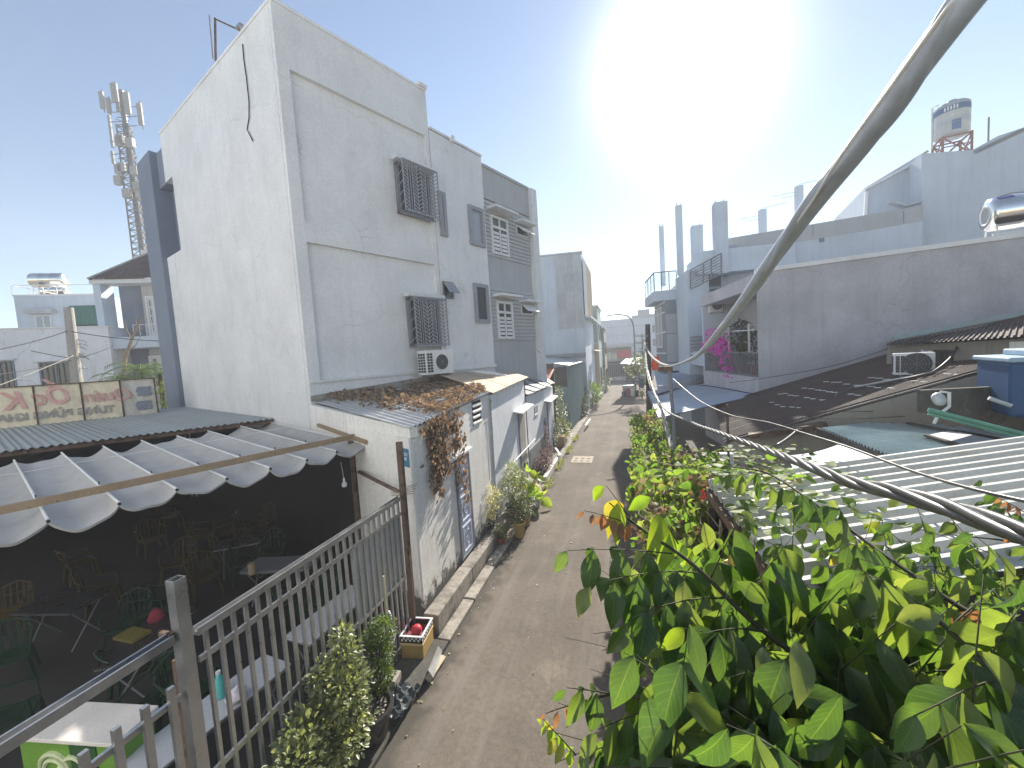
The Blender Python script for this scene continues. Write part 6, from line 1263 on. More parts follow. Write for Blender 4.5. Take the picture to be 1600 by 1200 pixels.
for k in range(330):
    u = rng.uniform(1030, 1700); top = np.interp(u, bu, bv)-22; v = top+(1290-top)*rng.random()**.8
    d = np.interp(v, [830, 900, 1000, 1200, 1300], [1.75, 1.35, 1.0, .66, .55])*rng.uniform(.85, 1.35)
    p = q3(u, v, d); dr_ = -CR*rng.uniform(-.5, 1.1)+ZV*rng.uniform(-.2, .6)+M3[:, 2]*rng.uniform(-.6, .5)
    kd = 'young' if rng.random() < .05 else 'near'
    spray(p, dr_, rng.uniform(.16, .34), int(rng.integers(3, 6)), rng.uniform(.075, .11)*(1.0+.4*max(0, (v-940)/250)) if kd != 'new' else .04, kd, True)
lv.emit(tree, M['leaf_near'], 260); ly_.emit(tree, M['leaf_young'], 25, 'young_leaf', 'young_foliage'); ln_.emit(tree, M['leaf_new'], 15, 'new_leaf', 'new_foliage')
tw_ = twigs.build('twig', M['green_twig'], tree, smooth=True); tw_['kind'] = 'stuff'
MB().tube([(1.6, .1, 0), (1.5, .15, 1.2), (1.35, .2, 2.4), (1.1, .3, 3.4), (.75, .45, 3.9)], [.07, .06, .05, .03, .012], 10).build('trunk', M['bark'], tree, smooth=True)
bs = MB()
for a in ((.9, .55, 3.7), (.6, .5, 3.85), (1.2, .5, 3.7)): bs.tube([(1.35, .2, 2.6), ((1.3+a[0])/2, .3, 3.2), a], [.03, .02, .008], 7)
bs.build('limb', M['bark'], tree, smooth=True)
# ---- climbing vine on the right-hand wall
VN = [lobed(1), lobed(1, 3), leaf_shape(1, .8, 4, .25, .4, .35, .8, 0, 2)]
vine = thing('climbing_vine', 'sunlit yellow green vine mounded along the right side of the alley', 'vine', (.6, 6, 0))
vv, vd, vp = Leaves(VN), Leaves(VN), Leaves(VN)
def ztop(y): return float(np.interp(y, [0, 2.2, 3.4, 5.5, 8, 14], [2.55, 3.0, 3.2, 2.7, 2.3, 2.15]))
clump = [(rng.uniform(.1, .95), rng.uniform(.6, 14), rng.uniform(.22, .5)) for _ in range(95)]+[(rng.uniform(.6, 1.45), rng.uniform(3.6, 7.5), rng.uniform(.25, .5)) for _ in range(30)]
nv = 0
while nv < 12500:
    cx, cy, cr = clump[int(rng.integers(len(clump)))]
    d = rdir(); d[2] = abs(d[2])*1.0-.35; p = np.array([cx, cy, ztop(cy)-.28*abs(cx-.6)+.1*math.sin(cy*3+cx*4)-.1])+d*cr*np.array([.8, 1.0, 1.05])*rng.uniform(.6, 1.08)
    if p[0] < -.02+.1*math.sin(p[1]*2.1)+.05*math.sin(p[1]*5.3) or p[0] > 1.75 or p[1] < .5: continue
    dist = np.linalg.norm(p-CAM); dead = (math.sin(cx*13+cy*7) > .72); t_ = vp if (p[1] < 2.2 and rng.random() < .4) else vd if dead and rng.random() < .7 else vv
    t_.add(p, rdir()*.8+d*.3-ZV*.6, d+ZV*.25+rdir()*.9, rng.uniform(.05, .1)*(.8 if dist < 4 else 1.0)); nv += 1
for k in range(2600):       # leaves hanging down the alley face of the wall
    y = rng.uniform(.8, 14); z = ztop(y)*rng.random()**.5; x = .12+.1*math.sin(y*2.1)+.08*math.sin(y*4.7)+.25*(1-z/ztop(y))+rng.uniform(-.06, .25)
    (vd if rng.random() < .25 else vv).add((x, y, z), -ZV+rdir()*.6, (-1, -.3, .4)+rdir()*.5, rng.uniform(.05, .09))
for k in range(350):        # runners over the edge of the white roof
    y = rng.uniform(2.3, 3.9); x = .55+rng.random()**2*.9; vv.add((x, y, 3.43+.05*rng.random()+.1*math.sin(y*5)*rng.random()), rdir()*[1, 1, .2], ZV+rdir()*.4, rng.uniform(.04, .08))
for k in range(900):
    y = rng.uniform(.7, 2.4); vp.add((rng.uniform(.12, 1.1), y, ztop(y)-.15+.35*rng.random()), rdir()-ZV*.3, ZV*.6+rdir()*.6, rng.uniform(.06, .11))
vv.emit(vine, M['leaf_vine'], 200); vd.emit(vine, M['leaf_dry'], 50, 'dry_leaf', 'dry_foliage'); vp.emit(vine, M['leaf_pale'], 50, 'pale_leaf', 'pale_foliage')
vs_ = MB()
for k in range(70):
    y = rng.uniform(1, 13); p = np.array([rng.uniform(.05, .9), y, ztop(y)+.02]); pts = [p]
    for j in range(7): pts.append(pts[-1]+np.array([rng.uniform(-.09, .09), rng.uniform(-.28, .28), rng.uniform(-.1, .08)]))
    vs_.tube(spline(pts, 3), rng.uniform(.003, .008), 5)
o = vs_.build('vine_stem', M['dry_stem'], vine, smooth=True); o['kind'] = 'stuff'
ft_ = MB()
pts = [(.35, 1.9, 2.9), (.2, 1.8, 3.1), (.02, 1.75, 3.2), (-.05, 1.72, 3.35)]; ft_.tube(spline(pts, 6), .004, 5); ft_.build('runner', M['bark'], vine)
for i, (u, v, d) in enumerate(((1100, 772, 3.0), (1110, 768, 3.05))):
    r = Leaves([leaf_shape(1, .5, 4, .2, .3)])
    for k in range(9): r.add(Dp(u, v, d)+rdir()*.03, rdir(), rdir(), .045)
    fo = thing('red_flower', 'small red blossom on the vine at the white roof edge, %s' % ('lower left of two' if i == 0 else 'upper right of two'), 'flower', Dp(u, v, d), 'red blossoms on the vine'); r.emit(fo, M['petal_red'], 9, 'petal')
# ---- dead vine on the lean-to roof
dead = thing('dead_vine', 'brown withered vine heaped on the lean-to roof and hanging down its white wall', 'vine', (-3.9, 7, 3.5))
DL = [leaf_shape(1, .7, 4, .9, 1.6, .35, .8, .06, 2), leaf_shape(1, .6, 4, 1.2, .8, .4, .9, .08, 2), lobed(1)]
dl = Leaves(DL)
n0r = r_n0; nrm_r = unit(np.cross(r_n1-r_n0, r_f0-r_n0)); nrm_r = nrm_r*np.sign(nrm_r[2])
for k in range(3600):
    t = rng.random(); s = rng.random(); p = lerp(lerp(r_n0, r_n1, s), lerp(r_f0, r_f1, s), t)
    u, v, d = pxof(p)
    if t < .05+.22*s*s or (t > .72 and s < .15) or (s > .93 and t > .75) : continue
    hh = (.06+.22*max(0, math.sin(t*5.5+1))*(1-abs(s-.55)))*rng.random()
    if math.sin(t*21+s*9)+math.sin(s*17-t*5) < -1.05: continue
    dl.add(p+ZV*(.02+hh), rdir()*[1, 1, .6], rdir()+ZV*.6, rng.uniform(.05, .1))
for cy, cz0, wdt_, n in ((6.15, 1.95, .3, 330), (6.45, 2.3, .25, 220), (6.95, 2.2, .14, 90), (7.3, 1.3, .09, 80), (7.0, 1.75, .07, 40)):
    for k in range(n):
        z = cz0+(3.42-cz0)*rng.random()**.7; wd = wdt_*(.35+.65*(z-cz0)/(3.42-cz0)); dl.add((WX+.05+.1*rng.random(), cy+rng.normal()*wd*.6, z), -ZV+rdir()*.5, np.array([1, -.2, .3])+rdir()*.6, rng.uniform(.055, .105))
dl.emit(dead, M['leaf_dry'], 290)
ds = MB()
for k in range(60):
    t, s = rng.uniform(.15, .9), rng.uniform(.1, .95); p = lerp(lerp(r_n0, r_n1, s), lerp(r_f0, r_f1, s), t)+ZV*.08; pts = [p]
    for j in range(6): pts.append(pts[-1]+np.array([rng.uniform(-.1, .1), rng.uniform(-.25, .25), rng.uniform(-.02, .03)]))
    ds.tube(spline(pts, 3), .006, 5)
for cy in (6.0, 6.2, 6.4, 6.5, 6.9, 7.25, 7.05): ds.tube(spline([(WX+.03, cy, 3.45), (WX+.06, cy+.05, 2.9), (WX+.04, cy-.05, 2.4), (WX+.06, cy+.06, 1.6 if cy in (7.25,) else 2.2)], 4), .006, 5)
o = ds.build('vine_stem', M['bark'], dead); o['kind'] = 'stuff'
tl_ = Leaves([leaf_shape(1, .6, 4, .8, 1.0, .4, .9, .05, 2)]); hang2 = thing('thin_dead_creeper', 'single thin dead creeper strand hanging on the wall between the two lean-tos', 'vine', (WX+.03, 9.2, 3.3))
for k in range(26): tl_.add((WX+.05, 9.24+rng.normal()*.02, 3.35-1.5*(k/26)**1.2), -ZV+rdir()*.4, (1, 0, .3)+rdir()*.4, .07*(1-.6*k/26))
tl_.emit(hang2, M['leaf_dry'], 26); MB().tube([(WX+.04, 9.24, 3.4), (WX+.04, 9.27, 2.6), (WX+.04, 9.22, 1.6)], .005, 5).build('vine_stem', M['bark'], hang2)
# ---- shrubs and pots
def pot(mb, c, r, h, m, name, parent, rim=.02): return MB().lathe(c, [(r*.72, 0), (r*.95, h*.8), (r, h*.86), (r+rim, h*.88), (r+rim, h), (r-.01, h), (r-.03, h*.86), (0, h*.85)], 22).build(name, m, parent, smooth=False)
def shrub(name, label, cat, base, blobs, n, size, lm, variants=None, stems=5, stem_m=None, singles=0, group=None, up=.3, potspec=None, down=0.0):
    """blobs: (dx, dy, z, rx, ry, rz) ellipsoid clumps; leaves sit near their surfaces, stems reach into them"""
    r = thing(name, label, cat, base, group); base = np.array(base, float); lf = Leaves(variants or [leaf_shape(1, .5, 4, .2, .3, .42, .9, 0, 2)])
    wts = np.array([b[3]*b[4]+b[4]*b[5]+b[3]*b[5] for b in blobs]); wts = wts/wts.sum()
    for k in range(n):
        b = blobs[int(rng.choice(len(blobs), p=wts))]; d = rdir(); rr = rng.uniform(.45, 1.05)
        p = base+np.array(b[:3])+d*np.array(b[3:])*rr
        if p[2] < base[2]+.02: continue
        lf.add(p, d+rdir()*.7+ZV*(up-down), ZV+d*.4+rdir()*.5, size*rng.uniform(.7, 1.25))
    lf.emit(r, lm, singles)
    sm_ = MB(); z0 = potspec[2]*.8 if potspec else 0
    for k in range(stems):
        b = blobs[k % len(blobs)]; d = rdir(); e = base+np.array(b[:3])+d*np.array(b[3:])*.7; s = base+np.array([rng.normal()*.03, rng.normal()*.03, z0]); sm_.tube([s, lerp(s, e, .5)+rdir()*.04, e], [.012, .008, .003], 5)
    o = sm_.build('stem', stem_m or M['bark'], r); o['kind'] = 'stuff'
    if potspec: pot(None, base+np.array([potspec[3], potspec[4], 0]) if len(potspec) > 3 else base, potspec[1], potspec[2], potspec[0], 'pot', r)
    return r
BL = [leaf_shape(1, .55, 4, .3, .5, .5, .7, 0, 2), leaf_shape(1, .6, 4, .5, .2, .5, .7, 0, 2)]
M['dark_pot'] = mat('dark_glazed_pot', (.035, .036, .038), .3, .15, 6, bump=.05, spec=.6)
pc0 = Zp(556, 1152, 0)*[1, 1, 0]+ZV*.02+np.array([.12, 0, 0])
bush = shrub('potted_bush', 'big waxy leaved bush in a dark round pot in front of the pickets, bottom left', 'bush', pc0, [(-.06, -.28, .8, .24, .34, .3), (-.08, -.12, 1.08, .18, .24, .22), (-.05, -.55, .6, .24, .3, .28), (-.1, -.08, 1.3, .09, .12, .15), (.04, -.25, .52, .25, .28, .22), (-.06, -.8, .45, .22, .28, .26), (-.1, -.4, 1.05, .15, .2, .2), (-.02, -1.1, .5, .24, .3, .3), (-.05, -.75, .8, .2, .28, .26), (.1, -.55, .5, .28, .34, .24), (.06, -1.0, .7, .2, .3, .28), (.1, -.3, .85, .2, .3, .26)], 4200, .066, M['leaf_bush'], BL, 24, None, 280)
pot(None, pc0+np.array([.08, .02, 0]), .26, .4, M['dark_pot'], 'pot', bush, .03)
gvm = mat('pale_gravel', (.42, .36, .29), .9, .3, 20, bump=.3); gv = MB()
for k in range(120): a, r_ = rng.uniform(0, 6.28), .22*rng.random()**.5; gv.lathe(pc0+np.array([.08+r_*math.cos(a), .02+r_*math.sin(a), .35]), [(.0, 0), (.014, .006), (.012, .016), (0, .022)], 5, (0, 0, 1), False)
o = gv.build('gravel', gvm, bush); o['kind'] = 'stuff'
em_ = MB(); cpot = pc0+np.array([.08, .02, .2]); em_.tube([cpot+np.array([math.cos(a), math.sin(a), 0])*(.235+.0)+ZV*(.07*math.sin(6*(a+1.2))) for a in np.linspace(-1.6, .1, 14)], .012, 5); em_.build('pot_relief', mat('pot_gilt', (.12, .1, .06), .4, .1, 5, bump=0), bush)
shrub('potted_small_tree', 'finer leaved small tree rising behind the waxy bush beside the stick', 'bush', pc0+np.array([.06, .28, 0]), [(.0, .15, 1.05, .17, .17, .16), (.02, .05, .8, .15, .17, .16), (.04, .0, .55, .15, .16, .16), (-.1, .1, .95, .14, .14, .13)], 2200, .038, M['leaf_fine'], BL, 12, None, 0)
# group along the wall
wp = lambda u, v, z=0.02: Zp(u, v, z)
FL = [leaf_shape(1, .4, 4, .2, .3, .4, .9, 0, 2)]
a = wp(765, 826, .3); shrub('potted_shrub', 'pale flowering shrub in a dark blue pot against the whitewashed wall', 'plant', a, [(0, 0, .5, .24, .24, .3), (.0, .1, .85, .2, .2, .24), (.0, -.1, .3, .2, .22, .2), (.05, .35, .6, .2, .25, .3)], 1300, .055, M['leaf_pale'], FL, 9, None, 60, 'potted plants by the left wall', potspec=(M['blue_pot'], .16, .26))
a = wp(783, 852, .0); shrub('potted_shrub', 'small bright green plant in a terracotta pot nearest the kerb edge', 'plant', a, [(0, 0, .34, .17, .16, .13)], 260, .05, M['leaf_fine'], FL, 6, None, 60, 'potted plants by the left wall', potspec=(M['terracotta'], .12, .2))
a = wp(812, 838, .0); shrub('potted_shrub', 'bushy dark green plant in a tall ochre pot', 'plant', a, [(-.05, .05, .6, .26, .32, .3), (-.05, .3, .9, .22, .26, .25), (.0, .5, .55, .24, .3, .3)], 1500, .06, M['leaf_dark'], FL, 8, None, 60, 'potted plants by the left wall', potspec=(M['ochre_foam'], .15, .36))
a = wp(822, 820, .0); shrub('potted_shrub', 'grassy bright plant in a second ochre pot', 'plant', a, [(0, 0, .55, .16, .2, .22)], 170, .22, M['leaf_fine'], [leaf_shape(1, .1, 5, .3, .9, .4, .8, 0, 2)], 4, None, 60, 'potted plants by the left wall', potspec=(M['ochre_foam'], .14, .3))
a = wp(838, 792, .0); shrub('potted_shrub', 'sparse flowering plant in a pale grey pot beyond the ochre pots', 'plant', a, [(0, 0, .5, .16, .18, .2)], 240, .05, M['leaf_pale'], FL, 6, None, 40, 'potted plants by the left wall', potspec=(M['galv'], .14, .26))
a = wp(800, 800, .3); shrub('potted_shrub', 'airy grey green feathery shrub behind the broad leaved plant', 'plant', a, [(-.0, 0, .65, .28, .36, .35), (-.05, .4, .95, .22, .32, .3), (0, .8, .6, .22, .3, .3)], 1700, .075, M['leaf_bush'], [leaf_shape(1, .25, 3, .2, .3, .4, .9, 0, 2)], 12, None, 40, 'potted plants by the left wall', potspec=(M['dark_pot'], .15, .22))
taro = thing('broad_leaf_plant', 'plant with broad pale green leaves catching the sun beside the left wall', 'plant', wp(820, 790, .0))
tb_ = wp(820, 792, .02); TL = [leaf_shape(1, .85, 6, .25, .6, .35, .7, .02)]; tlv = Leaves(TL); ts = MB()
for u, v in ((800, 752), (812, 742), (826, 738), (838, 746), (842, 762), (818, 758), (806, 768), (830, 770), (846, 780), (826, 730), (798, 778), (815, 778), (836, 756), (822, 746), (832, 752), (808, 752), (844, 772), (824, 766), (840, 738), (812, 762), (850, 768)):
    p = Yp(u, v, tb_[1]+rng.uniform(-.15, .25)); tlv.add(p, rdir()*[1, 1, .3]-ZV*.4, ZV*.7+rdir()*.5+np.array([.3, -.6, 0]), rng.uniform(.28, .4)); ts.tube([tb_+rdir()*.04*[1, 1, 0], lerp(tb_, p, .5)+ZV*.1, p], [.012, .009, .005], 5)
tlv.emit(taro, M['leaf_taro'], 21); ts.build('stem', M['leaf_fine'], taro)
M['beige_pot'] = M['tan_sheet']; pot(None, tb_, .16, .24, M['beige_pot'], 'pot', taro)
PL = [leaf_shape(1, .45, 4, .3, .5, .42, .9, 0, 2)]
a = wp(850, 735, .1); shrub('purple_plant', 'low dusty purple plants in the white edged bed by the grey skirting', 'plant', a, [(-.15, -.5, .35, .22, .4, .28), (-.1, .3, .4, .22, .45, .3), (0, 1.0, .4, .22, .4, .3), (.1, -.2, .3, .2, .6, .25)], 1300, .09, M['leaf_purple'], PL, 10, None, 60)
a = wp(856, 722, .1); shrub('purple_plant', 'tall spire of dark purple leaves standing above the low purple plants', 'plant', a, [(-.1, .3, .8, .16, .2, .45), (-.1, .3, 1.35, .11, .14, .35)], 480, .08, M['leaf_purple'], PL, 5, None, 40)
a = wp(866, 705, .1); shrub('dark_plant', 'dark green bushy plant at the far end of the white edged bed', 'plant', a, [(-.1, .2, .6, .25, .35, .4), (-.1, .4, 1.1, .18, .22, .3)], 700, .08, M['leaf_dark'], PL, 6, None, 30)
a = wp(884, 690, .1); shrub('climbing_shrub', 'loose creeper climbing the corner of the teal shed', 'plant', a, [(-.1, .3, .6, .35, .5, .5), (-.25, .3, 1.5, .3, .4, .6), (-.3, .4, 2.3, .25, .3, .4), (-.1, .8, .35, .3, .5, .3)], 1100, .09, M['leaf_bush'], FL, 12, None, 0)
a = wp(905, 650, .0); shrub('roadside_bush', 'dark bush at the far end of the teal shed, nearest of the far bushes', 'bush', a, [(.1, .6, .7, .45, .8, .7), (.05, 1.6, 1.4, .4, .7, .6), (.2, -.4, .35, .35, .5, .4)], 1300, .16, M['leaf_dark'], FL, 14, None, 0, 'bushes along the far left side')
a = wp(925, 640, .0); shrub('roadside_bush', 'light green bush in the middle of the far left row', 'bush', a, [(.0, 1, 1.1, .6, 1.2, .9), (.0, 3, 1.0, .6, 1.2, .8)], 1100, .2, M['leaf_fine'], FL, 10, None, 0, 'bushes along the far left side')
a = wp(938, 618, .0); shrub('roadside_bush', 'tall dark bush farthest along the left side of the alley', 'bush', a, [(-.1, 0, 1.2, .6, 1.6, 1.1), (-.2, 2, 2.6, .6, 1.4, .9), (.1, 5, 1.0, .7, 1.8, .9)], 1300, .24, M['leaf_dark'], FL, 10, None, 0, 'bushes along the far left side')
a = Zp(1003, 622, 0)*[1, 1, 0]; shrub('dark_tree', 'dark tangled creeper and small tree around the far utility pole', 'tree', a, [(.2, 1, 2.0, .6, .9, 1.0), (-.2, 3, 3.0, .8, 1.2, .9), (.1, 0, 3.6, .35, .4, .8), (.2, -1, 1.0, .5, .8, .8), (-.5, 5, 2.4, .9, 1.4, .8)], 2300, .16, M['leaf_dark'], FL, 12, None, 0)
a = Dp(1001, 572, 31); shrub('dusty_tree', 'small light tree top between the stall canopy and the pole', 'tree', a-ZV*1.5, [(0, 0, 1.5, .9, .8, .6), (-.8, .4, 1.1, .6, .6, .5)], 600, .2, M['leaf_dark'], FL, 8, None, 0)
# balcony flowers
bou = thing('bougainvillea', 'magenta bougainvillea spilling over the balcony rail of the violet grey house', 'plant', gf.P(3.2, 3.2, .1)); bl = Leaves([leaf_shape(1, .8, 3, .3, .3, .45, .7, 0, 2)])
for s, z, rs, rz, n in ((3.9, 4.7, .45, .3, 110), (3.3, 4.25, .55, .4, 180), (2.75, 4.75, .3, .35, 80), (2.7, 4.1, .4, .35, 120), (2.35, 3.55, .25, .3, 70), (4.4, 4.3, .35, .25, 60), (2.2, 3.2, .2, .2, 30)):
    for k in range(n): d = rdir(); bl.add(gf.P(s+d[0]*rs, z+d[2]*rz, .12+d[1]*.25), rdir(), rdir(), .09)
bl.emit(bou, M['petal'], 290, 'bract', 'bracts')
sb_ = MB()
for k in range(8): sb_.tube([gf.P(2.6+rng.random(), 3.1, -.4), gf.P(2.6+rng.random(), 4.4, -.1), gf.P(2.2+2*rng.random(), 3.9+rng.random(), .2)], .012, 5)
sb_.build('stem', M['bark'], bou)
for lab, s, z, rs, rz, n, lm in (('leafy green plant on the balcony right of the pink flowers', 1.2, 4.2, .85, .55, 620, 'leaf_dark'), ('tall dark plant behind the balcony rail under the clothes bar', 2.2, 4.6, .6, .6, 520, 'leaf_dark'), ('green plant at the left end of the flowered balcony', 4.75, 3.95, .5, .55, 380, 'leaf_bush')):
    lf = Leaves(FL); r = thing('balcony_plant', lab, 'plant', gf.P(s, 3.15, -.5), 'plants on the balcony')
    for k in range(n): d = rdir(); lf.add(gf.P(s+d[0]*rs, z+d[2]*rz, -.35+d[1]*.35), rdir()-ZV*.2, ZV+rdir(), .13)
    lf.emit(r, M[lm], 40); MB().tube([gf.P(s, 3.15, -.5), gf.P(s, z, -.4)], .03, 6).build('stem', M['bark'], r); pot(None, gf.P(s, 3.13, -.5), .2, .35, M['terracotta'], 'pot', r)
# palms and bare tree behind the eatery
def palm(label, p, n, ln, seed):
    r = thing('palm', label, 'palm', p-ZV*2.6, 'palms behind the banner'); MB().tube([p-ZV*2.6, p], [.14, .1], 8).build('trunk', M['bark'], r)
    for k in range(n):
        a = 2*math.pi*k/n+seed; el = .3+.6*((k*7) % 5)/5; pts = []; q = p.copy(); d = np.array([math.cos(a)*math.cos(el), math.sin(a)*math.cos(el), math.sin(el)])
        for j in range(9): pts.append(q.copy()); q = q+d*ln/8; d = unit(d-ZV*.2)
        m_ = MB().tube(pts, [.014]*8+[.004], 4)
        for j in range(1, 9):
            t = unit(pts[j]-pts[j-1]); sd2 = unit(np.cross(t, ZV))
            for sg in (-1, 1):
                for h in (0, .5):
                    b = lerp(pts[j-1], pts[j], h); e = b+(sd2*sg*.8+t*.7-ZV*.25)*ln*.3; m_.add([b, b+t*.03*ln, e], [(0, 1, 2)])
        m_.build('frond', M['palm'], r)
palm('spiky palm standing directly above the right part of the banner', Dp(195, 592, 20.5), 11, 1.35, .3); palm('taller palm with arching fronds in front of the tiled roof house', Dp(222, 578, 21.5), 12, 1.75, 1.0); palm('palm close beside the slate fin', Dp(250, 585, 20.5), 11, 1.45, 2.0)
shrub('yellow_bush', 'yellow green bush squeezed between the banner end and the slate fin', 'bush', Dp(256, 625, 20)-ZV*1, [(0, 0, 1.2, .4, .4, .6), (.1, .2, 1.7, .35, .35, .4)], 420, .13, M['leaf_vine'], FL, 6, None, 0)
bt2 = thing('bare_tree', 'small bare forked tree in front of the tiled roof house balcony', 'tree', Dp(193, 600, 22.5)); tm = MB()
A_ = lambda u, v: Dp(u, v, 22.5)
tm.tube([A_(190, 620), A_(196, 560), A_(206, 530), A_(214, 512), A_(222, 496)], [.12, .1, .07, .05, .02], 7)
for a, b, c in (((206, 530), (198, 515), (196, 500)), ((210, 520), (220, 515), (227, 505)), ((214, 512), (212, 500), (216, 490)), ((218, 503), (225, 500), (226, 490)), ((200, 548), (212, 540), (222, 520))): tm.tube([A_(*a), A_(*b), A_(*c)], [.035, .025, .01], 6)
tm.build('trunk', M['dry_stem'], bt2)
# weeds along the kerb and leaf litter
wd_ = Leaves([leaf_shape(1, .12, 3, .3, .8, .4, .8, 0, 2)])
for k in range(1500):
    u = rng.uniform(0, 1); y = 12.2+9*u; x = -2.83+abs(rng.normal())*.09+.03*math.sin(y*6)
    if math.sin(y*2.6) > -.1: wd_.add((x, y, .0), np.array([rng.normal()*.6, rng.normal()*.6, 1.0]), rdir(), rng.uniform(.07, .2))
wo = wd_.emit(None, M['leaf_bush'], 0, 'weeds', 'weeds'); tag(wo, 'tufts of weeds growing along the left kerb', 'weeds')
lt_ = Leaves(DL)
for k in range(70):
    y = rng.uniform(2.5, 12); lt_.add((-2.8+rng.random()**3*1.6, y, .012), rdir()*[1, 1, 0], ZV+rdir()*.3, rng.uniform(.02, .045))
lo = lt_.emit(None, M['leaf_pale'], 0, 'litter', 'leaf_litter'); tag(lo, 'scattered dry leaf litter on the alley near the left kerb', 'litter')
# ================================================================== SMALL THINGS IN THE ALLEY
def quad3(pts): return [np.array(p, float) for p in pts]
# foam box with tray and red bag
fb0 = Zp(655, 1040, .05); fz = Frame(fb0, 8, -1)
box_ = thing('foam_box', 'ochre foam box on the kerb at the fence end', 'box', fb0)
W_, D_ = .3, .36
ox = np.array([1, .12, 0]); oy = np.array([-.12, 1, 0]); ox, oy = unit(ox), unit(oy)
c0_ = Zp(628, 1028, .05)
MB().par(c0_, ox*.34, oy*.42, ZV*.2).build('box_body', M['ochre_foam'], box_, bevel=.012); MB().par(c0_-ox*.008-oy*.008+ZV*.2, ox*.356, oy*.436, ZV*.035).build('box_lid', mat('pale_foam_lid', (.6, .48, .24), .8, .1, 6, bump=.1), box_, bevel=.008)
tray = thing('plastic_tray', 'white rimmed red tray with chequered sides standing on the foam box', 'tray', c0_+ZV*.24); z0 = .235
tw2 = MB(); t0 = c0_+ZV*z0; a_, b_ = ox*.34, oy*.42
M['tray_red'] = mat('dark_red_tray', (.2, .05, .06), .5, .1, 5, bump=.02); M['tray_dark'] = mat('tray_dark', (.03, .025, .025), .5, .1, 5, bump=.02); M['tray_white'] = M['trim']
MB().par(t0, a_, b_, ZV*.012).build('tray_floor', M['tray_red'], tray)
tw2.par(t0, a_, oy*.012, ZV*.1).par(t0+b_-oy*.012, a_, oy*.012, ZV*.1).par(t0, ox*.012, b_, ZV*.1).par(t0+a_-ox*.012, ox*.012, b_, ZV*.1); tw2.build('tray_side', M['tray_dark'], tray)
MB().par(t0-ox*.012-oy*.012+ZV*.1, a_+ox*.024, oy*.03, ZV*.012).par(t0-ox*.012+b_-oy*.018+ZV*.1, a_+ox*.024, oy*.03, ZV*.012).par(t0-ox*.012+oy*.018+ZV*.1, ox*.03, b_-oy*.036, ZV*.012).par(t0+a_-ox*.018+oy*.018+ZV*.1, ox*.03, b_-oy*.036, ZV*.012).build('tray_rim', M['tray_white'], tray)
ck = MB()
for i in range(10):
    for j in range(2): 
        if (i+j) % 2 == 0: ck.par(t0+ox*(.01+.032*i)+ZV*(.03+.03*j)-oy*.002, ox*.03, oy*.002, ZV*.028)
for i in range(13):
    for j in range(2):
        if (i+j) % 2 == 0: ck.par(t0+a_+oy*(.004+.032*i)+ZV*(.03+.03*j), oy*.03, ox*.002, ZV*.028)
o = ck.build('chequer', M['tray_white'], tray); o['kind'] = 'stuff'
rp_ = t0+a_*.52+b_*.45+ZV*.08; rb = MB(); rows = []
for i in range(9):
    th_ = math.pi*i/8; rows.append([rp_+np.array([math.sin(th_)*math.cos(p)*.085*(1+.12*math.sin(3*p+i)), math.sin(th_)*math.sin(p)*.085*(1+.12*math.cos(2*p+i*2)), math.cos(th_)*.07]) for p in np.linspace(0, 2*math.pi, 15)])
tag(rb.grid(rows).build('red_bag', mat('red_plastic_bag', (.65, .05, .07), .35, .1, 10, bump=.5, bscale=30), smooth=True), 'bright red bundled plastic bag in the tray on the foam box', 'bag')
pt0 = c0_+a_+ox*.01; brd = MB().par(pt0-oy*.02-ZV*.03, ox*.15+ZV*.0, oy*.34, ox*.1+ZV*.0-ZV*.0+ZV*.012); tag(MB().prism([Zp(668, 1048, .2), Zp(684, 1010, .2), Zp(690, 1018, .05), Zp(676, 1060, .05)], np.array([.012, .0, .012])).build('leaning_sheet', M['galv']), 'translucent grey panel leaning on the foam box', 'sheet')
tag(MB().prism([Zp(664, 1062, .03), Zp(690, 1025, .03), Zp(697, 1028, .03), Zp(672, 1067, .03)], ZV*.025).build('wood_plank', mat('pale_plank', (.5, .42, .3), .8, .15, 5, bump=.2)), 'pale plank lying on the road edge under the foam box', 'plank')
bk = Zp(612, 1075, .05); blk = thing('concrete_block', 'concrete block holding an upright stick by the potted bush', 'block', bk)
MB().par(bk-ox*.12-oy*.09, ox*.22, oy*.2, ZV*.17).build('block_body', M['concrete'], blk, bevel=.012)
stc = thing('upright_stick', 'pale stick wrapped in white plastic standing in the concrete block', 'stick', bk+ZV*.17)
MB().tube([bk+ZV*.16, Yp(599, 900, bk[1])], [.018, .013], 8).build('stick_shaft', mat('bamboo_stick', (.5, .45, .3), .7, .15, 8, bump=.1), stc)
wr2 = MB(); A1, A2 = Yp(613, 1010, bk[1]), Yp(607, 955, bk[1]); wr2.tube([lerp(A1, A2, t)+np.array([.008*math.sin(9*t), 0, 0]) for t in np.linspace(0, 1, 7)], [.02, .034, .036, .03, .032, .028, .016], 8); wr2.build('plastic_wrap', mat('white_plastic_wrap', (.72, .7, .68), .4, .08, 8, bump=.3), stc, smooth=True)
bagp = Zp(620, 1100, .05); rows = []
for i in range(10): rows.append([bagp+np.array([(i/9-.5)*.42, (j/9-.5)*.5, .03+.07*abs(math.sin(i*1.9+j*1.3))*abs(math.cos(i*.7-j*1.7))+.03*rng.random()]) for j in range(10)])
tag(MB().grid(rows).build('plastic_sheet', mat('dark_plastic_sheet', (.06, .07, .075), .25, .2, 9, bump=.3, spec=.6)), 'crumpled dark plastic sheet on the kerb behind the pot', 'sheet')
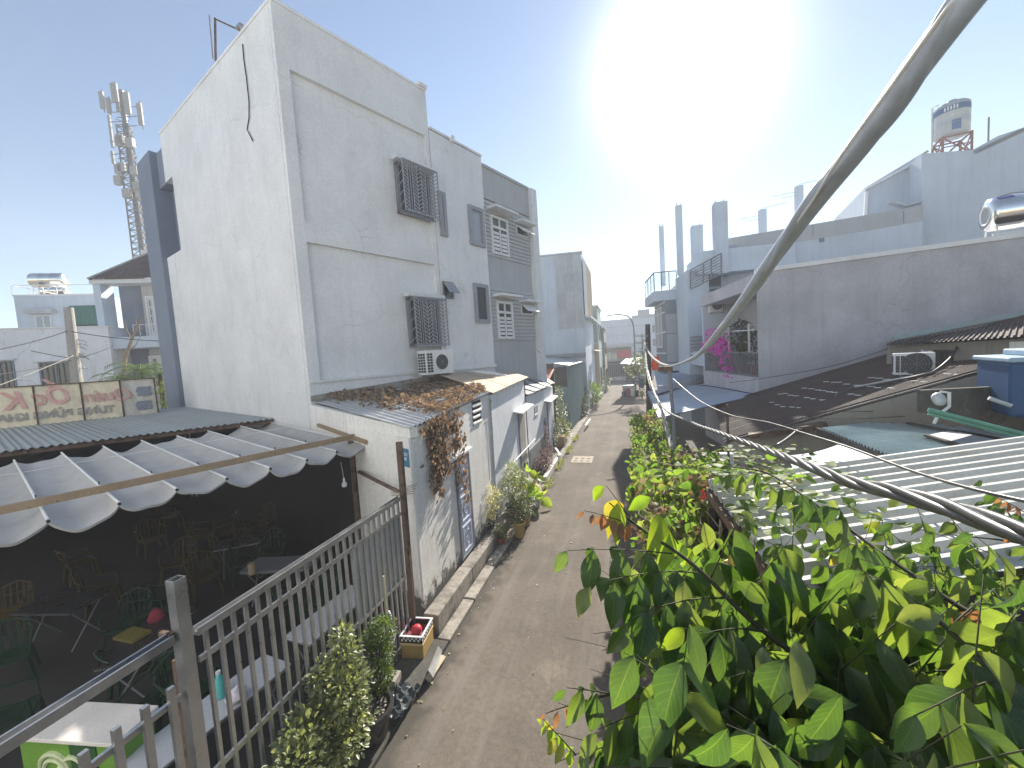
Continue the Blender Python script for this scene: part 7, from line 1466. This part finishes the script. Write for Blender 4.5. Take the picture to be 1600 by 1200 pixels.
# manhole cover
mc = [Zp(890, 723, .012), Zp(926, 723, .012), Zp(933, 712, .012), Zp(900, 712, .012)]
mh = thing('manhole_cover', 'pale concrete drain cover with lifting slots set in the alley', 'drain cover', Zp(911, 718, 0))
m0 = Zp(910, 718, 0); MB().box(m0[0]-.42, m0[0]+.42, m0[1]-.5, m0[1]+.5, -.02, .012).build('cover_slab', mat('pale_cover', (.42, .36, .29), .9, .15, 4, stain=((.2, .18, .15), .6, 6, .55), bump=.3), mh)
for sx in (-.25, 0, .25):
    for sy in (-.25, .12): MB().box(m0[0]+sx-.06, m0[0]+sx+.06, m0[1]+sy-.05, m0[1]+sy+.05, .0121, .016).build('slot', M['dark_concrete'], mh)
# bed edging, boards, broom by the purple plants
for k, (y0, y1) in enumerate(((12.9, 14.4), (14.45, 16.0))): tag(MB().box(-2.98, -2.84, y0, y1, 0, .24).build('edging_block', mat('whitewashed_edging', (.6, .57, .52), .85, .12, 4, stain=((.3, .28, .25), .5, 5, .55), bump=.2), bevel=.015), 'whitewashed edging block along the purple plant bed, %s' % ('nearer one' if k == 0 else 'farther one'), 'edging', 'edging blocks of the plant bed')
br2 = thing('leaning_pole', 'pale pole leaning along the wall foot above the broad leaved plant', 'pole', Zp(806, 730, .1)); MB().tube([Xp(800, 725, WX+.12), Xp(836, 686, WX+.12)], .022, 7).build('pole_shaft', M['trim'], br2); MB().box(-3.27-.05, -3.27+.05, 11.9, 12.05, .85, 1.0).build('black_knob', M['black'], br2)
yb = Zp(877, 697, .0); tag(MB().box(yb[0]-.35, yb[0]+.2, yb[1]-.25, yb[1]+.3, 0, .5).build('wooden_crate', mat('tan_crate', (.42, .3, .15), .8, .2, 4, stain=((.2, .14, .08), .5, 5, .55), bump=.2), bevel=.01), 'tan crate at the foot of the lean-to end wall by the creeper', 'crate')
tag(MB().bar(Zp(868, 700, .4), Zp(876, 712, .3), .08, .04).build('loose_board', M['trim']), 'short white board lying in front of the tan crate', 'board')
tag(MB().bar(Zp(915, 665, .25), Zp(922, 655, .3), .1, .05).build('loose_board', M['trim']), 'white board end sticking out by the far dark bush', 'board')
# haze
hz = MB().box(-125, 85, -45, 165, -1.03, 38); hm = bpy.data.materials.new('haze_air'); hm.use_nodes = True; nth = hm.node_tree
for n_ in list(nth.nodes):
    if n_.type == 'BSDF_PRINCIPLED': nth.nodes.remove(n_)
pv = nth.nodes.new('ShaderNodeVolumePrincipled'); pv.inputs['Density'].default_value = HAZE; pv.inputs['Color'].default_value = (.93, .95, 1.0, 1); pv.inputs['Anisotropy'].default_value = .1
nth.links.new(pv.outputs[0], nth.nodes['Material Output'].inputs['Volume']); ho = hz.build('haze', hm); ho['kind'] = 'stuff'
